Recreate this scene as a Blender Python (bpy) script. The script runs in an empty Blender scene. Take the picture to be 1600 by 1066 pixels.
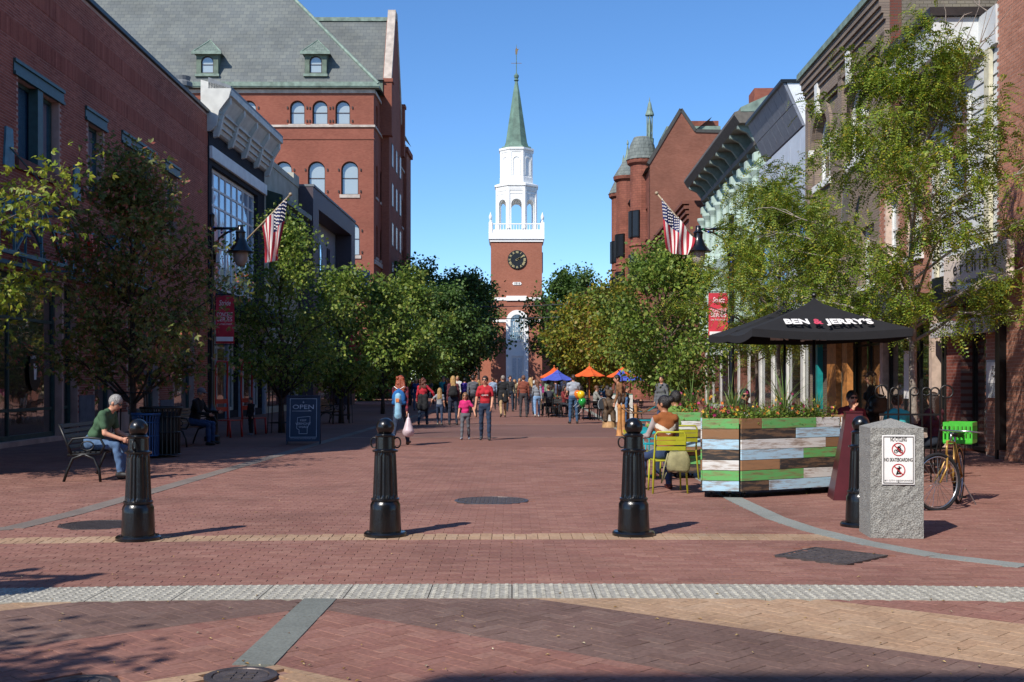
import bpy, math, random
import numpy as np
from mathutils import Vector, Matrix
R = math.radians
PI = math.pi
scene = bpy.context.scene
col = scene.collection

# ------------------------------------------------------------------ camera
F, HX, HY, CH = 1800.0, 800.0, 595.0, 1.55      # focal length in photo pixels, horizon row, eye height
cam_d = bpy.data.cameras.new('camera')
cam = bpy.data.objects.new('camera', cam_d)
col.objects.link(cam)
cam.location = (0, 0, CH)
cam.rotation_euler = (R(90), 0, 0)
cam_d.sensor_width = 36.0
cam_d.lens = 36.0 * F / 1600.0
cam_d.shift_y = (HY - 533.0) / 1600.0
cam_d.clip_start = 0.1
cam_d.clip_end = 6000
scene.camera = cam

# ------------------------------------------------------------------ world and sun
SUN_EL = 42.0
SDX, SDY = 0.595, 0.804                           # direction the shadows fall on the ground
world = bpy.data.worlds.new('World')
scene.world = world
world.use_nodes = True
wn = world.node_tree
bg = wn.nodes['Background']
sky = wn.nodes.new('ShaderNodeTexSky')
sky.sky_type = 'NISHITA'
sky.sun_disc = False
sky.sun_elevation = R(SUN_EL)
sky.sun_rotation = math.atan2(-SDX, -SDY)
sky.altitude = 1200
sky.air_density = 0.9
sky.dust_density = 0.0
sky.ozone_density = 6.0
hsv = wn.nodes.new('ShaderNodeHueSaturation')           # clear dry autumn air: a deeper blue
hsv.inputs['Saturation'].default_value = 1.1
hsv.inputs['Value'].default_value = 1.0
wn.links.new(sky.outputs[0], hsv.inputs['Color'])
wn.links.new(hsv.outputs[0], bg.inputs[0])
bg.inputs[1].default_value = 0.14
sun_d = bpy.data.lights.new('sun', 'SUN')
sun_d.energy = 4.4
sun_d.angle = R(0.53)
sun_d.color = (1.0, 0.94, 0.86)
sun = bpy.data.objects.new('sun', sun_d)
col.objects.link(sun)
_e = R(SUN_EL)
sun.rotation_euler = Vector((SDX * math.cos(_e), SDY * math.cos(_e), -math.sin(_e))).to_track_quat('-Z', 'Y').to_euler()
vs = scene.view_settings
vs.view_transform = 'Standard'
vs.look = 'None'
vs.exposure = 0.38
vs.gamma = 1.0
vs.use_curve_mapping = False
scene.cycles.max_bounces = 6
scene.cycles.transparent_max_bounces = 6
scene.cycles.use_denoising = True

# ------------------------------------------------------------------ positions from photo pixels
def G(px, py, z=0.0):
    d = (CH - z) * F / (py - HY)
    return Vector(((px - HX) / F * d, d, z))
def at(px, py, d):
    return Vector(((px - HX) / F * d, d, CH + (HY - py) / F * d))
def gx(px, d):
    return (px - HX) / F * d
VX = (838.0 - HX) / F                              # the street runs along (VX, 1)
def lat(l, d):
    return Vector((l + VX * d, d, 0))

# ------------------------------------------------------------------ materials
def lin(h):
    if isinstance(h, tuple):
        return h
    c = [int(h[i:i + 2], 16) / 255 for i in (0, 2, 4)]
    return tuple(x / 12.92 if x <= .04045 else ((x + .055) / 1.055) ** 2.4 for x in c)
MATS = {}
def _new(name):
    m = bpy.data.materials.new(name)
    m.use_nodes = True
    MATS[name] = m
    return m, m.node_tree.nodes, m.node_tree.links, m.node_tree.nodes['Principled BSDF']
def _ramp(N, cols, pos=None, const=False):
    r = N.new('ShaderNodeValToRGB')
    el = r.color_ramp.elements
    while len(el) < len(cols):
        el.new(0.5)
    for i, c in enumerate(cols):
        el[i].position = pos[i] if pos else i / max(1, len(cols) - 1)
        el[i].color = (*lin(c), 1)
    if const:
        r.color_ramp.interpolation = 'CONSTANT'
    return r
def plain(name, c, rough=.6, metal=0.0, spec=.5, var=.12, scale=6.0, bump=0.0, bscale=60.0, coord='Object', coat=0.0):
    """colour with large and small uneven wear"""
    if name in MATS:
        return MATS[name]
    m, N, L, b = _new(name)
    c = lin(c)
    tc = N.new('ShaderNodeTexCoord')
    n1 = N.new('ShaderNodeTexNoise'); n1.inputs['Scale'].default_value = scale; n1.inputs['Detail'].default_value = 6
    L.new(tc.outputs[coord], n1.inputs['Vector'])
    lo = tuple(max(0, x * (1 - var * 1.6)) for x in c); hi = tuple(min(1, x * (1 + var * 1.6)) for x in c)
    r = _ramp(N, [lo, c, hi], [.3, .5, .7])
    L.new(n1.outputs['Fac'], r.inputs[0]); L.new(r.outputs[0], b.inputs['Base Color'])
    b.inputs['Roughness'].default_value = rough
    b.inputs['Metallic'].default_value = metal
    b.inputs['Specular IOR Level'].default_value = spec
    b.inputs['Coat Weight'].default_value = coat
    if bump:
        n2 = N.new('ShaderNodeTexNoise'); n2.inputs['Scale'].default_value = bscale; n2.inputs['Detail'].default_value = 4
        L.new(tc.outputs[coord], n2.inputs['Vector'])
        bp = N.new('ShaderNodeBump'); bp.inputs['Strength'].default_value = bump; bp.inputs['Distance'].default_value = .02
        L.new(n2.outputs['Fac'], bp.inputs['Height']); L.new(bp.outputs[0], b.inputs['Normal'])
    return m
def pieces(name, cols, rough=.85, src='island', grain=30.0, bump=.3, stain=.35, sscale=.7, spec=.3):
    """a different tone for every piece (brick, slab, plank), with stains running over all of them"""
    if name in MATS:
        return MATS[name]
    m, N, L, b = _new(name)
    if src == 'island':
        g = N.new('ShaderNodeNewGeometry'); rnd = g.outputs['Random Per Island']
    else:
        g = N.new('ShaderNodeObjectInfo'); rnd = g.outputs['Random']
    r = _ramp(N, cols)
    L.new(rnd, r.inputs[0])
    ge = N.new('ShaderNodeNewGeometry')
    n = N.new('ShaderNodeTexNoise'); n.inputs['Scale'].default_value = sscale; n.inputs['Detail'].default_value = 8; n.inputs['Roughness'].default_value = .65
    L.new(ge.outputs['Position'], n.inputs['Vector'])
    r2 = _ramp(N, [(1 - stain,) * 3, (1, 1, 1), (1 + .0,) * 3], [.32, .55, 1])
    L.new(n.outputs['Fac'], r2.inputs[0])
    n3 = N.new('ShaderNodeTexNoise'); n3.inputs['Scale'].default_value = grain; n3.inputs['Detail'].default_value = 5
    L.new(ge.outputs['Position'], n3.inputs['Vector'])
    r3 = _ramp(N, [(.72,) * 3, (1.0,) * 3], [.3, .62]); L.new(n3.outputs['Fac'], r3.inputs[0])
    mx = N.new('ShaderNodeMix'); mx.data_type = 'RGBA'; mx.blend_type = 'MULTIPLY'; mx.inputs[0].default_value = 1
    L.new(r.outputs[0], mx.inputs[6]); L.new(r2.outputs[0], mx.inputs[7])
    mx2 = N.new('ShaderNodeMix'); mx2.data_type = 'RGBA'; mx2.blend_type = 'MULTIPLY'; mx2.inputs[0].default_value = 1
    L.new(mx.outputs[2], mx2.inputs[6]); L.new(r3.outputs[0], mx2.inputs[7])
    L.new(mx2.outputs[2], b.inputs['Base Color'])
    b.inputs['Roughness'].default_value = rough
    b.inputs['Specular IOR Level'].default_value = spec
    if bump:
        bp = N.new('ShaderNodeBump'); bp.inputs['Strength'].default_value = bump; bp.inputs['Distance'].default_value = .004
        L.new(n3.outputs['Fac'], bp.inputs['Height']); L.new(bp.outputs[0], b.inputs['Normal'])
    return m
def brickmat(name, c1, c2, mortar, bw=.215, bh=.075, msize=.008, plane='xz', rough=.9, stain=.3, bump=.5, sscale=.5, off=.5):
    """brick / slate / paver courses for surfaces too far away to pick the pieces apart"""
    if name in MATS:
        return MATS[name]
    m, N, L, b = _new(name)
    tc = N.new('ShaderNodeTexCoord')
    sp = N.new('ShaderNodeSeparateXYZ'); cb = N.new('ShaderNodeCombineXYZ')
    L.new(tc.outputs['Object'], sp.inputs[0])
    a = {'x': 0, 'y': 1, 'z': 2}
    if plane == 'sz':                                # works on faces along x and along y
        ad = N.new('ShaderNodeMath'); L.new(sp.outputs[0], ad.inputs[0]); L.new(sp.outputs[1], ad.inputs[1])
        L.new(ad.outputs[0], cb.inputs[0]); L.new(sp.outputs[2], cb.inputs[1])
    else:
        L.new(sp.outputs[a[plane[0]]], cb.inputs[0]); L.new(sp.outputs[a[plane[1]]], cb.inputs[1])
    t = N.new('ShaderNodeTexBrick')
    t.offset = off
    t.inputs['Color1'].default_value = (*lin(c1), 1); t.inputs['Color2'].default_value = (*lin(c2), 1)
    t.inputs['Mortar'].default_value = (*lin(mortar), 1)
    t.inputs['Scale'].default_value = 1; t.inputs['Brick Width'].default_value = bw; t.inputs['Row Height'].default_value = bh
    t.inputs['Mortar Size'].default_value = msize; t.inputs['Mortar Smooth'].default_value = .2; t.inputs['Bias'].default_value = 0
    L.new(cb.outputs[0], t.inputs['Vector'])
    n = N.new('ShaderNodeTexNoise'); n.inputs['Scale'].default_value = sscale; n.inputs['Detail'].default_value = 9; n.inputs['Roughness'].default_value = .68
    L.new(tc.outputs['Object'], n.inputs['Vector'])
    r2 = _ramp(N, [(1 - stain,) * 3, (1, 1, 1)], [.33, .6]); L.new(n.outputs['Fac'], r2.inputs[0])
    mx = N.new('ShaderNodeMix'); mx.data_type = 'RGBA'; mx.blend_type = 'MULTIPLY'; mx.inputs[0].default_value = 1
    L.new(t.outputs['Color'], mx.inputs[6]); L.new(r2.outputs[0], mx.inputs[7])
    L.new(mx.outputs[2], b.inputs['Base Color'])
    b.inputs['Roughness'].default_value = rough
    b.inputs['Specular IOR Level'].default_value = .25
    if bump:
        bp = N.new('ShaderNodeBump'); bp.inputs['Strength'].default_value = bump; bp.inputs['Distance'].default_value = .01; bp.invert = True
        L.new(t.outputs['Fac'], bp.inputs['Height']); L.new(bp.outputs[0], b.inputs['Normal'])
    return m
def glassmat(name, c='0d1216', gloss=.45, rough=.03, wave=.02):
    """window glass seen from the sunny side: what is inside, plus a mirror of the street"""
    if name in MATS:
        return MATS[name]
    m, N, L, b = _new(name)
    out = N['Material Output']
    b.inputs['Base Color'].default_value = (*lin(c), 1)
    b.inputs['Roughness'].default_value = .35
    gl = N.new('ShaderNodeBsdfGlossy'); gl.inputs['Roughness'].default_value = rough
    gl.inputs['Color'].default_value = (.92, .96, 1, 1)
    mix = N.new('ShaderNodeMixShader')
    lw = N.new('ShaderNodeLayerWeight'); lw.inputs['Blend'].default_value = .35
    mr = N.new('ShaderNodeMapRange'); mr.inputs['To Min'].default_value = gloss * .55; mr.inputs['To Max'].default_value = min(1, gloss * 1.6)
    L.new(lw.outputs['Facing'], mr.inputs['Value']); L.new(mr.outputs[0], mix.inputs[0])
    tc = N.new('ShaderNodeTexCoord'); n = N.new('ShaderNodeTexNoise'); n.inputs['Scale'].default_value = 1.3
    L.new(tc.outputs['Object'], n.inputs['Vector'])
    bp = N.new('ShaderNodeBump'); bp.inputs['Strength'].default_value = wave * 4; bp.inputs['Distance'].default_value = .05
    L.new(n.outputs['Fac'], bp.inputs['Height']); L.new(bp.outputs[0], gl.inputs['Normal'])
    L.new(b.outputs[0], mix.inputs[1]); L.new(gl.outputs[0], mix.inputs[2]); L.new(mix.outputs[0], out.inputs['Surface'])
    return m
def leafmat(name, cols, pos=None, trans=.35):
    if name in MATS:
        return MATS[name]
    m, N, L, b = _new(name)
    out = N['Material Output']
    g = N.new('ShaderNodeNewGeometry')
    r = _ramp(N, cols, pos); L.new(g.outputs['Random Per Island'], r.inputs[0])
    n = N.new('ShaderNodeTexNoise'); n.inputs['Scale'].default_value = .9; n.inputs['Detail'].default_value = 3
    L.new(g.outputs['Position'], n.inputs['Vector'])
    hs = N.new('ShaderNodeHueSaturation'); L.new(r.outputs[0], hs.inputs['Color'])
    mr = N.new('ShaderNodeMapRange'); mr.inputs['From Min'].default_value = .3; mr.inputs['From Max'].default_value = .7
    mr.inputs['To Min'].default_value = .75; mr.inputs['To Max'].default_value = 1.25
    L.new(n.outputs['Fac'], mr.inputs['Value']); L.new(mr.outputs[0], hs.inputs['Value'])
    L.new(hs.outputs[0], b.inputs['Base Color'])
    b.inputs['Roughness'].default_value = .5
    b.inputs['Specular IOR Level'].default_value = .35
    t = N.new('ShaderNodeBsdfTranslucent'); L.new(hs.outputs[0], t.inputs['Color'])
    mix = N.new('ShaderNodeMixShader'); mix.inputs[0].default_value = trans
    L.new(b.outputs[0], mix.inputs[1]); L.new(t.outputs[0], mix.inputs[2]); L.new(mix.outputs[0], out.inputs['Surface'])
    return m

# ------------------------------------------------------------------ objects
def tag(o, label=None, cat=None, group=None, kind=None):
    if label: o['label'] = label
    if cat: o['category'] = cat
    if group: o['group'] = group
    if kind: o['kind'] = kind
    return o
def empty(name, loc=(0, 0, 0), rz=0.0, label=None, cat=None, group=None):
    o = bpy.data.objects.new(name, None)
    col.objects.link(o)
    o.empty_display_size = .2
    o.location = loc
    o.rotation_euler = (0, 0, rz)
    return tag(o, label, cat, group)
def link(name, mesh, parent=None, loc=None, rz=None):
    o = bpy.data.objects.new(name, mesh)
    col.objects.link(o)
    if parent: o.parent = parent
    if loc is not None: o.location = loc
    if rz is not None: o.rotation_euler = (0, 0, rz)
    return o
def copy_tree(o, parent=None, loc=None, rz=None, label=None):
    c = o.copy()
    col.objects.link(c)
    c.parent = parent
    if loc is not None: c.location = loc
    if rz is not None: c.rotation_euler = (0, 0, rz)
    if label: c['label'] = label
    for ch in o.children:
        copy_tree(ch, c)
    return c

class MB:
    """collects shapes, then links them as ONE mesh object"""
    def __init__(s):
        s.v = []; s.f = []; s.m = []; s.cur = 0
        s.M = None
    def mat(s, i):
        s.cur = i; return s
    def add(s, vs, fs):
        b = len(s.v)
        if s.M is not None:
            vs = [s.M @ Vector(p) for p in vs]
        s.v.extend([tuple(p) for p in vs])
        s.f.extend([tuple(i + b for i in f) for f in fs])
        s.m.extend([s.cur] * len(fs))
        return s
    def box(s, x0, x1, y0, y1, z0, z1, bev=0.0):
        if x0 > x1: x0, x1 = x1, x0
        if y0 > y1: y0, y1 = y1, y0
        if z0 > z1: z0, z1 = z1, z0
        if bev <= 0:
            return s.add([(x0, y0, z0), (x1, y0, z0), (x1, y1, z0), (x0, y1, z0), (x0, y0, z1), (x1, y0, z1), (x1, y1, z1), (x0, y1, z1)],
                         [(0, 3, 2, 1), (4, 5, 6, 7), (0, 1, 5, 4), (1, 2, 6, 5), (2, 3, 7, 6), (3, 0, 4, 7)])
        b = min(bev, (x1 - x0) / 2.01, (y1 - y0) / 2.01, (z1 - z0) / 2.01)
        vs = []
        for z, i in ((z0, b), (z0 + b, 0), (z1 - b, 0), (z1, b)):
            for (x, y, sx, sy) in ((x0, y0, 1, 1), (x1, y0, -1, 1), (x1, y1, -1, -1), (x0, y1, 1, -1)):
                if i:
                    vs += [(x + sx * b, y + sy * b, z)] * 2
                else:
                    p = [(x + sx * b, y, z), (x, y + sy * b, z)]
                    vs += p if sx * sy < 0 else p[::-1]
        fs = [tuple(range(0, 8, 2))[::-1], tuple(range(24, 32, 2))]
        for k in range(3):
            for j in range(8):
                a, c = k * 8 + j, k * 8 + (j + 1) % 8
                fs.append((a, c, c + 8, a + 8))
        return s.add(vs, fs)
    def obox(s, c, ax, ay, az, hx, hy, hz):
        """box at c along three axes"""
        c = Vector(c); ax = Vector(ax).normalized() * hx; ay = Vector(ay).normalized() * hy; az = Vector(az).normalized() * hz
        vs = [c + ax * i + ay * j + az * k for k in (-1, 1) for (i, j) in ((-1, -1), (1, -1), (1, 1), (-1, 1))]
        return s.add(vs, [(0, 3, 2, 1), (4, 5, 6, 7), (0, 1, 5, 4), (1, 2, 6, 5), (2, 3, 7, 6), (3, 0, 4, 7)])
    def bar(s, p, q, w, h=None, up=(0, 0, 1)):
        p = Vector(p); q = Vector(q); d = q - p; h = h or w
        u = Vector(up)
        sd = d.cross(u)
        if sd.length < 1e-6: sd = d.cross(Vector((1, 0, 0)))
        return s.obox((p + q) / 2, d, sd, sd.cross(d), d.length / 2, w / 2, h / 2)
    def tube(s, pts, r, n=8, cap=True, closed=False):
        pts = [Vector(p) for p in pts]
        rs = r if isinstance(r, (list, tuple)) else [r] * len(pts)
        k = len(pts); vs = []; fs = []
        prev = None
        for i, p in enumerate(pts):
            if closed: t = pts[(i + 1) % k] - pts[i - 1]
            else: t = pts[min(i + 1, k - 1)] - pts[max(i - 1, 0)]
            t = t.normalized() if t.length > 1e-9 else Vector((0, 0, 1))
            if prev is None:
                a = Vector((0, 0, 1)) if abs(t.z) < .9 else Vector((1, 0, 0))
                u = t.cross(a).normalized()
            else:
                u = prev - t * prev.dot(t)
                u = u.normalized() if u.length > 1e-6 else t.orthogonal().normalized()
            prev = u
            w = t.cross(u)
            for j in range(n):
                an = 2 * PI * j / n
                vs.append(p + (u * math.cos(an) + w * math.sin(an)) * rs[i])
        for i in range(k if closed else k - 1):
            for j in range(n):
                a, b2 = i * n + j, i * n + (j + 1) % n
                c, d = ((i + 1) % k) * n + (j + 1) % n, ((i + 1) % k) * n + j
                fs.append((a, b2, c, d))
        if cap and not closed:
            fs.append(tuple(range(n))[::-1]); fs.append(tuple(range((k - 1) * n, k * n)))
        return s.add(vs, fs)
    def lathe(s, prof, n=16, c=(0, 0, 0), a0=0.0, flute=None):
        """prof: (radius, z) from the bottom up"""
        vs = []; fs = []; k = len(prof)
        for i, (r, z) in enumerate(prof):
            for j in range(n):
                an = a0 + 2 * PI * j / n
                rr = r
                if flute and flute[0] <= z <= flute[1] and j % 2: rr = r * flute[2]
                vs.append((c[0] + rr * math.cos(an), c[1] + rr * math.sin(an), c[2] + z))
        for i in range(k - 1):
            for j in range(n):
                a, b = i * n + j, i * n + (j + 1) % n
                fs.append((a, b, b + n, a + n))
        if prof[0][0] > 1e-6: fs.append(tuple(range(n))[::-1])
        if prof[-1][0] > 1e-6: fs.append(tuple(range((k - 1) * n, k * n)))
        return s.add(vs, fs)
    def ball(s, c, r, n=12, m=8, sz=1.0):
        return s.lathe([(max(1e-7, r * math.sin(PI * i / m)), -r * sz * math.cos(PI * i / m)) for i in range(m + 1)], n, c)
    def prism(s, poly, z0, z1):
        """poly in xy, counter-clockwise"""
        n = len(poly)
        vs = [(x, y, z0) for x, y in poly] + [(x, y, z1) for x, y in poly]
        fs = [tuple(range(n))[::-1], tuple(range(n, 2 * n))] + [(i, (i + 1) % n, (i + 1) % n + n, i + n) for i in range(n)]
        return s.add(vs, fs)
    def plate(s, poly, y0, y1):
        """poly in xz, counter-clockwise seen from -y; thickness from y0 (front) to y1 (back)"""
        n = len(poly)
        vs = [(x, y0, z) for x, z in poly] + [(x, y1, z) for x, z in poly]
        fs = [tuple(range(n)), tuple(range(n, 2 * n))[::-1]] + [((i + 1) % n, i, i + n, (i + 1) % n + n) for i in range(n)]
        return s.add(vs, fs)
    def side(s, poly, x0, x1):
        """poly in yz, extruded along x"""
        n = len(poly)
        vs = [(x0, y, z) for y, z in poly] + [(x1, y, z) for y, z in poly]
        fs = [tuple(range(n))[::-1], tuple(range(n, 2 * n))] + [(i, (i + 1) % n, (i + 1) % n + n, i + n) for i in range(n)]
        return s.add(vs, fs)
    def quad(s, *p):
        return s.add(p, [tuple(range(len(p)))])
    def mesh(s, name, mats, smooth=False):
        me = bpy.data.meshes.new(name)
        me.from_pydata(s.v, [], s.f)
        for m in (mats if isinstance(mats, (list, tuple)) else [mats]):
            me.materials.append(m)
        me.polygons.foreach_set('material_index', s.m)
        if not smooth:
            me.polygons.foreach_set('use_smooth', [False] * len(me.polygons))
        if smooth is True:
            me.polygons.foreach_set('use_smooth', [True] * len(me.polygons))
        me.update()
        if smooth and smooth is not True:
            me.polygons.foreach_set('use_smooth', [True] * len(me.polygons))
            me.set_sharp_from_angle(angle=R(smooth))
        return me
    def build(s, name, mats, parent=None, smooth=False, loc=None, rz=None):
        return link(name, s.mesh(name, mats, smooth), parent, loc, rz)

def np_mesh(name, V, Q, mats, midx=None, smooth=False):
    """quads from arrays"""
    me = bpy.data.meshes.new(name)
    V = np.asarray(V, dtype=np.float32); Q = np.asarray(Q, dtype=np.int32)
    k = Q.shape[1]
    me.vertices.add(len(V)); me.vertices.foreach_set('co', V.ravel())
    me.loops.add(Q.size); me.loops.foreach_set('vertex_index', Q.ravel())
    me.polygons.add(len(Q))
    me.polygons.foreach_set('loop_start', np.arange(0, Q.size, k, dtype=np.int32))
    me.polygons.foreach_set('loop_total', np.full(len(Q), k, dtype=np.int32))
    for m in (mats if isinstance(mats, (list, tuple)) else [mats]):
        me.materials.append(m)
    if midx is not None: me.polygons.foreach_set('material_index', np.asarray(midx, dtype=np.int32))
    me.polygons.foreach_set('use_smooth', np.full(len(Q), bool(smooth)))
    me.update(calc_edges=True)
    me.validate()
    return me

FONT_CACHE = {}
def text(name, body, size, mat, parent, loc, rot=(R(90), 0, 0), align='CENTER', extrude=.004, width=None, bold=0.0, shear=0.0, spacing=1.0):
    """lettering as a mesh, standing in the xz plane by default"""
    cu = bpy.data.curves.new(name, 'FONT')
    cu.body = body; cu.size = size; cu.align_x = align; cu.align_y = 'CENTER'; cu.extrude = extrude
    cu.offset = bold; cu.shear = shear; cu.resolution_u = 3; cu.space_character = spacing
    t = bpy.data.objects.new(name, cu); col.objects.link(t)
    dg = bpy.context.evaluated_depsgraph_get()
    me = bpy.data.meshes.new_from_object(t.evaluated_get(dg))
    bpy.data.objects.remove(t); bpy.data.curves.remove(cu)
    me.name = name
    if width and len(me.vertices):
        xs = [v.co.x for v in me.vertices]
        k = width / (max(xs) - min(xs))
        for v in me.vertices: v.co.x *= k
    me.materials.clear(); me.materials.append(mat)
    o = link(name, me, parent, loc)
    o.rotation_euler = rot
    return o
# ================================================================== GROUND AND PAVING
rng = random.Random(7)
CX0 = -1.36                                         # the granite seam the crossing is laid out from
def chev(x, y):
    """colour band of the chevron crossing: 0 red, 1 dark, 2 tan"""
    v = y + .77 * abs(x - CX0)
    return 2 if v < 6.35 else 0 if v < 7.87 else 1 if v < 9.37 else 2 if v < 10.9 else 0
def tac(x): return 8.2 - .0115 * (x - .3) ** 2        # near edge of the bumpy granite strip
def tanb(x): return 11.26 - .0115 * (x - .5) ** 2     # near edge of the tan brick course
RIGHT_STRIP = [(11.0, 8.0), (7.2, 8.75), (4.28, 9.62), (3.75, 10.2), (3.37, 11.03), (3.1, 12.0), (2.97, 13.0), (2.92, 15.1), (2.65 + VX * 19, 19), (2.65 + VX * 40, 40), (2.75 + VX * 90, 90)]
LEFT_STRIP = [(-13.0, 9.6), (-9.0, 10.4), (-6.6, 11.2), (-5.25, 12.1), (-5.12, 13.4), (-5.38 + VX * 16, 16), (-5.36 + VX * 40, 40), (-5.3 + VX * 100, 100)]
RED = ['7f594e', '845e52', '896357', '81594f', '8f6a5d', '865f55']
DARK = ['70584f', '755d54', '7a6259', '735a52', '80695f']
TAN = ['ab8d70', 'b29478', 'a6876c', 'b5997e', 'ac8c70']
def lighten(cs, k=1.0): return [tuple(min(1, x * k) for x in lin(c)) for c in cs]
m_red = pieces('paving_brick_red', lighten(RED, 1.14), stain=.28, sscale=.55)
m_dark = pieces('paving_brick_dark', lighten(DARK, 1.0), stain=.32, sscale=.55)
m_tan = pieces('paving_brick_tan', lighten(TAN, 1.0), stain=.32, sscale=.55)
m_redo = pieces('paving_brick_red_single', lighten(RED, 1.14), stain=.28, sscale=.55, src='object')
m_darko = pieces('paving_brick_dark_single', lighten(DARK, 1.0), stain=.32, sscale=.55, src='object')
m_tano = pieces('paving_brick_tan_single', lighten(TAN, 1.0), stain=.32, sscale=.55, src='object')
m_joint = plain('joint_sand', '8a6c60', rough=.95, var=.3, scale=3, coord='Object')
m_far = brickmat('far_paving', '865f53', '825b50', '785a50', bw=.2, bh=.1, msize=.006, plane='xy', stain=.28, bump=.15, sscale=.25)
m_far2 = brickmat('far_paving_dark', '7a5a53', '75564f', '69504a', bw=.2, bh=.1, msize=.006, plane='xy', stain=.28, bump=.15, sscale=.25)
m_gran = plain('granite_light', '9a978c', rough=.8, var=.22, scale=22, bump=.25, bscale=140)
m_granite_strip = pieces('granite_strip_slabs', ['8f8f86', '9c9b90', '868c89', 'a3a195'], stain=.3, sscale=.8, grain=60)
m_earth = plain('distant_ground', '5a5148', rough=.95, var=.2, scale=.05)

mb = MB(); mb.quad((-3000, -60, -.06), (3000, -60, -.06), (3000, 4000, -.06), (-3000, 4000, -.06))
ground = tag(mb.build('ground', m_earth), kind='structure')
NEAR = 27.0                                          # bricks are laid one by one up to here
pav = MB()
pav.quad((-40, -14, -.016), (40, -14, -.016), (40, NEAR + .3, -.016), (-40, NEAR + .3, -.016))
paving = tag(pav.build('brick_pavement', m_joint), kind='structure')
fp = MB()
fp.quad((-40, NEAR, -.001), (40, NEAR, -.001), (40, 31.5, -.001), (-40, 31.5, -.001))
fp.quad((-40, 40.5, -.001), (40, 40.5, -.001), (60, 147, -.001), (-60, 147, -.001))
fp.mat(1).quad((-40, 31.5, -.001), (40, 31.5, -.001), (40, 40.5, -.001), (-40, 40.5, -.001))
tag(fp.build('street_pavement', [m_far, m_far2]), kind='structure')
fl = MB()
for (yy, w) in ((31.5, .14), (40.4, .14)):
    n = 40
    for i in range(n):
        x0 = -4.6 + i * .19; x1 = x0 + .186
        b = lambda x: yy - .012 * (x + .6) ** 2
        fl.quad((x0, b(x0), .004), (x1, b(x1), .004), (x1, b(x1) + w, .004), (x0, b(x0) + w, .004))
tag(fl.build('pale_paving_line', pieces('pale_line_bricks', ['a78f80', 'b59c8b', '9a8073'], stain=.3)), kind='structure')

def in_strip(x, y, L, hw):
    for (a, b) in zip(L[:-1], L[1:]):
        if min(a[1], b[1]) - .1 <= y <= max(a[1], b[1]) + .1:
            t = (y - a[1]) / (b[1] - a[1])
            if abs(x - (a[0] + t * (b[0] - a[0]))) < hw: return True
    return False
HOLES = []                                           # (x, y, radius) of manholes and grates
bricks = []                                          # (x, y, angle, length, width, tone)
B, gap = .2, .003
# herringbone on the near side of the bumpy strip
c45 = math.cos(R(45))
for i in range(-60, 60):
    for j in range(-60, 90):
        for k in range(2):
            # unit of the herringbone: one brick along u, one along v
            u = (i * 4 + j) * .1; v = j * .1
            if k == 0: cu, cv, al = u + .1, v + .05, 0
            else: cu, cv, al = u + .35, v + .1, 90
            x = (cu - cv) * c45 - 1.3; y = (cu + cv) * c45 + 5.0
            if not (4.3 < y < 8.3): continue
            if abs(x) > y * .47 + .8: continue
            if y > tac(x) + .04: continue
            if abs(x - CX0) < .06: continue
            bricks.append((x, y, R(45 + al), .2, .1, chev(x, y)))
# running bond from the bumpy strip on
y = 8.6; row = 0
while y < NEAR:
    off = .1 if row % 2 else 0
    hw = y * .47 + .9
    x = -math.ceil(hw / .2) * .2 + off
    while x < hw:
        dy = -.0115 * (x - .4) ** 2 if y < 14 else -.0115 * (x - .4) ** 2 * max(0, 1 - (y - 14) / 8)
        yy = y + dy
        t0 = tac(x) + .6; tb = tanb(x)
        if yy > t0 - .06 and not (tb - .0 < yy < tb + .44 and x < 3.35 and x > -5.6) and not in_strip(x, yy, RIGHT_STRIP, .05) and not in_strip(x, yy, LEFT_STRIP, .05):
            bricks.append((x, yy, -.023 * (x - .4) * (1 if y < 14 else 0), .2, .1, 0))
        x += .2
    y += .1; row += 1
x = -5.5
while x < 3.3:                                       # the tan soldier course by the bollards
    for k in range(2):
        bricks.append((x, tanb(x) + .11 + k * .225, R(90) - .023 * (x - .5), .222, .112, 2))
    x += .114
HOLES += [(gx(768, 14.9), 14.92, .48), (gx(155, 12.4), 12.4, .42), (gx(376, 6.05), 6.05, .19), (gx(128, 5.9), 5.88, .19)]
GRATE = (gx(1299, 10.2), 10.22, .36)
def in_hole(x, y):
    if any((x - a) ** 2 + (y - b) ** 2 < (r + .02) ** 2 for a, b, r in HOLES): return True
    return abs(x - GRATE[0]) + abs(y - GRATE[1]) < .55
bricks = [b for b in bricks if not in_hole(b[0], b[1])]
def brick_mesh(l, w, h=.016, ch=.0022):
    m = MB(); a, b = l / 2 - gap / 2, w / 2 - gap / 2
    vs = [(-a, -b, -h), (a, -b, -h), (a, b, -h), (-a, b, -h), (-a, -b, -ch), (a, -b, -ch), (a, b, -ch), (-a, b, -ch),
          (-a + ch, -b + ch, 0), (a - ch, -b + ch, 0), (a - ch, b - ch, 0), (-a + ch, b - ch, 0)]
    fs = [(8, 9, 10, 11)]
    for k in range(4):
        q = (k + 1) % 4
        fs += [(k, q, q + 4, k + 4), (k + 4, q + 4, q + 8, k + 8)]
    return vs, fs
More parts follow.
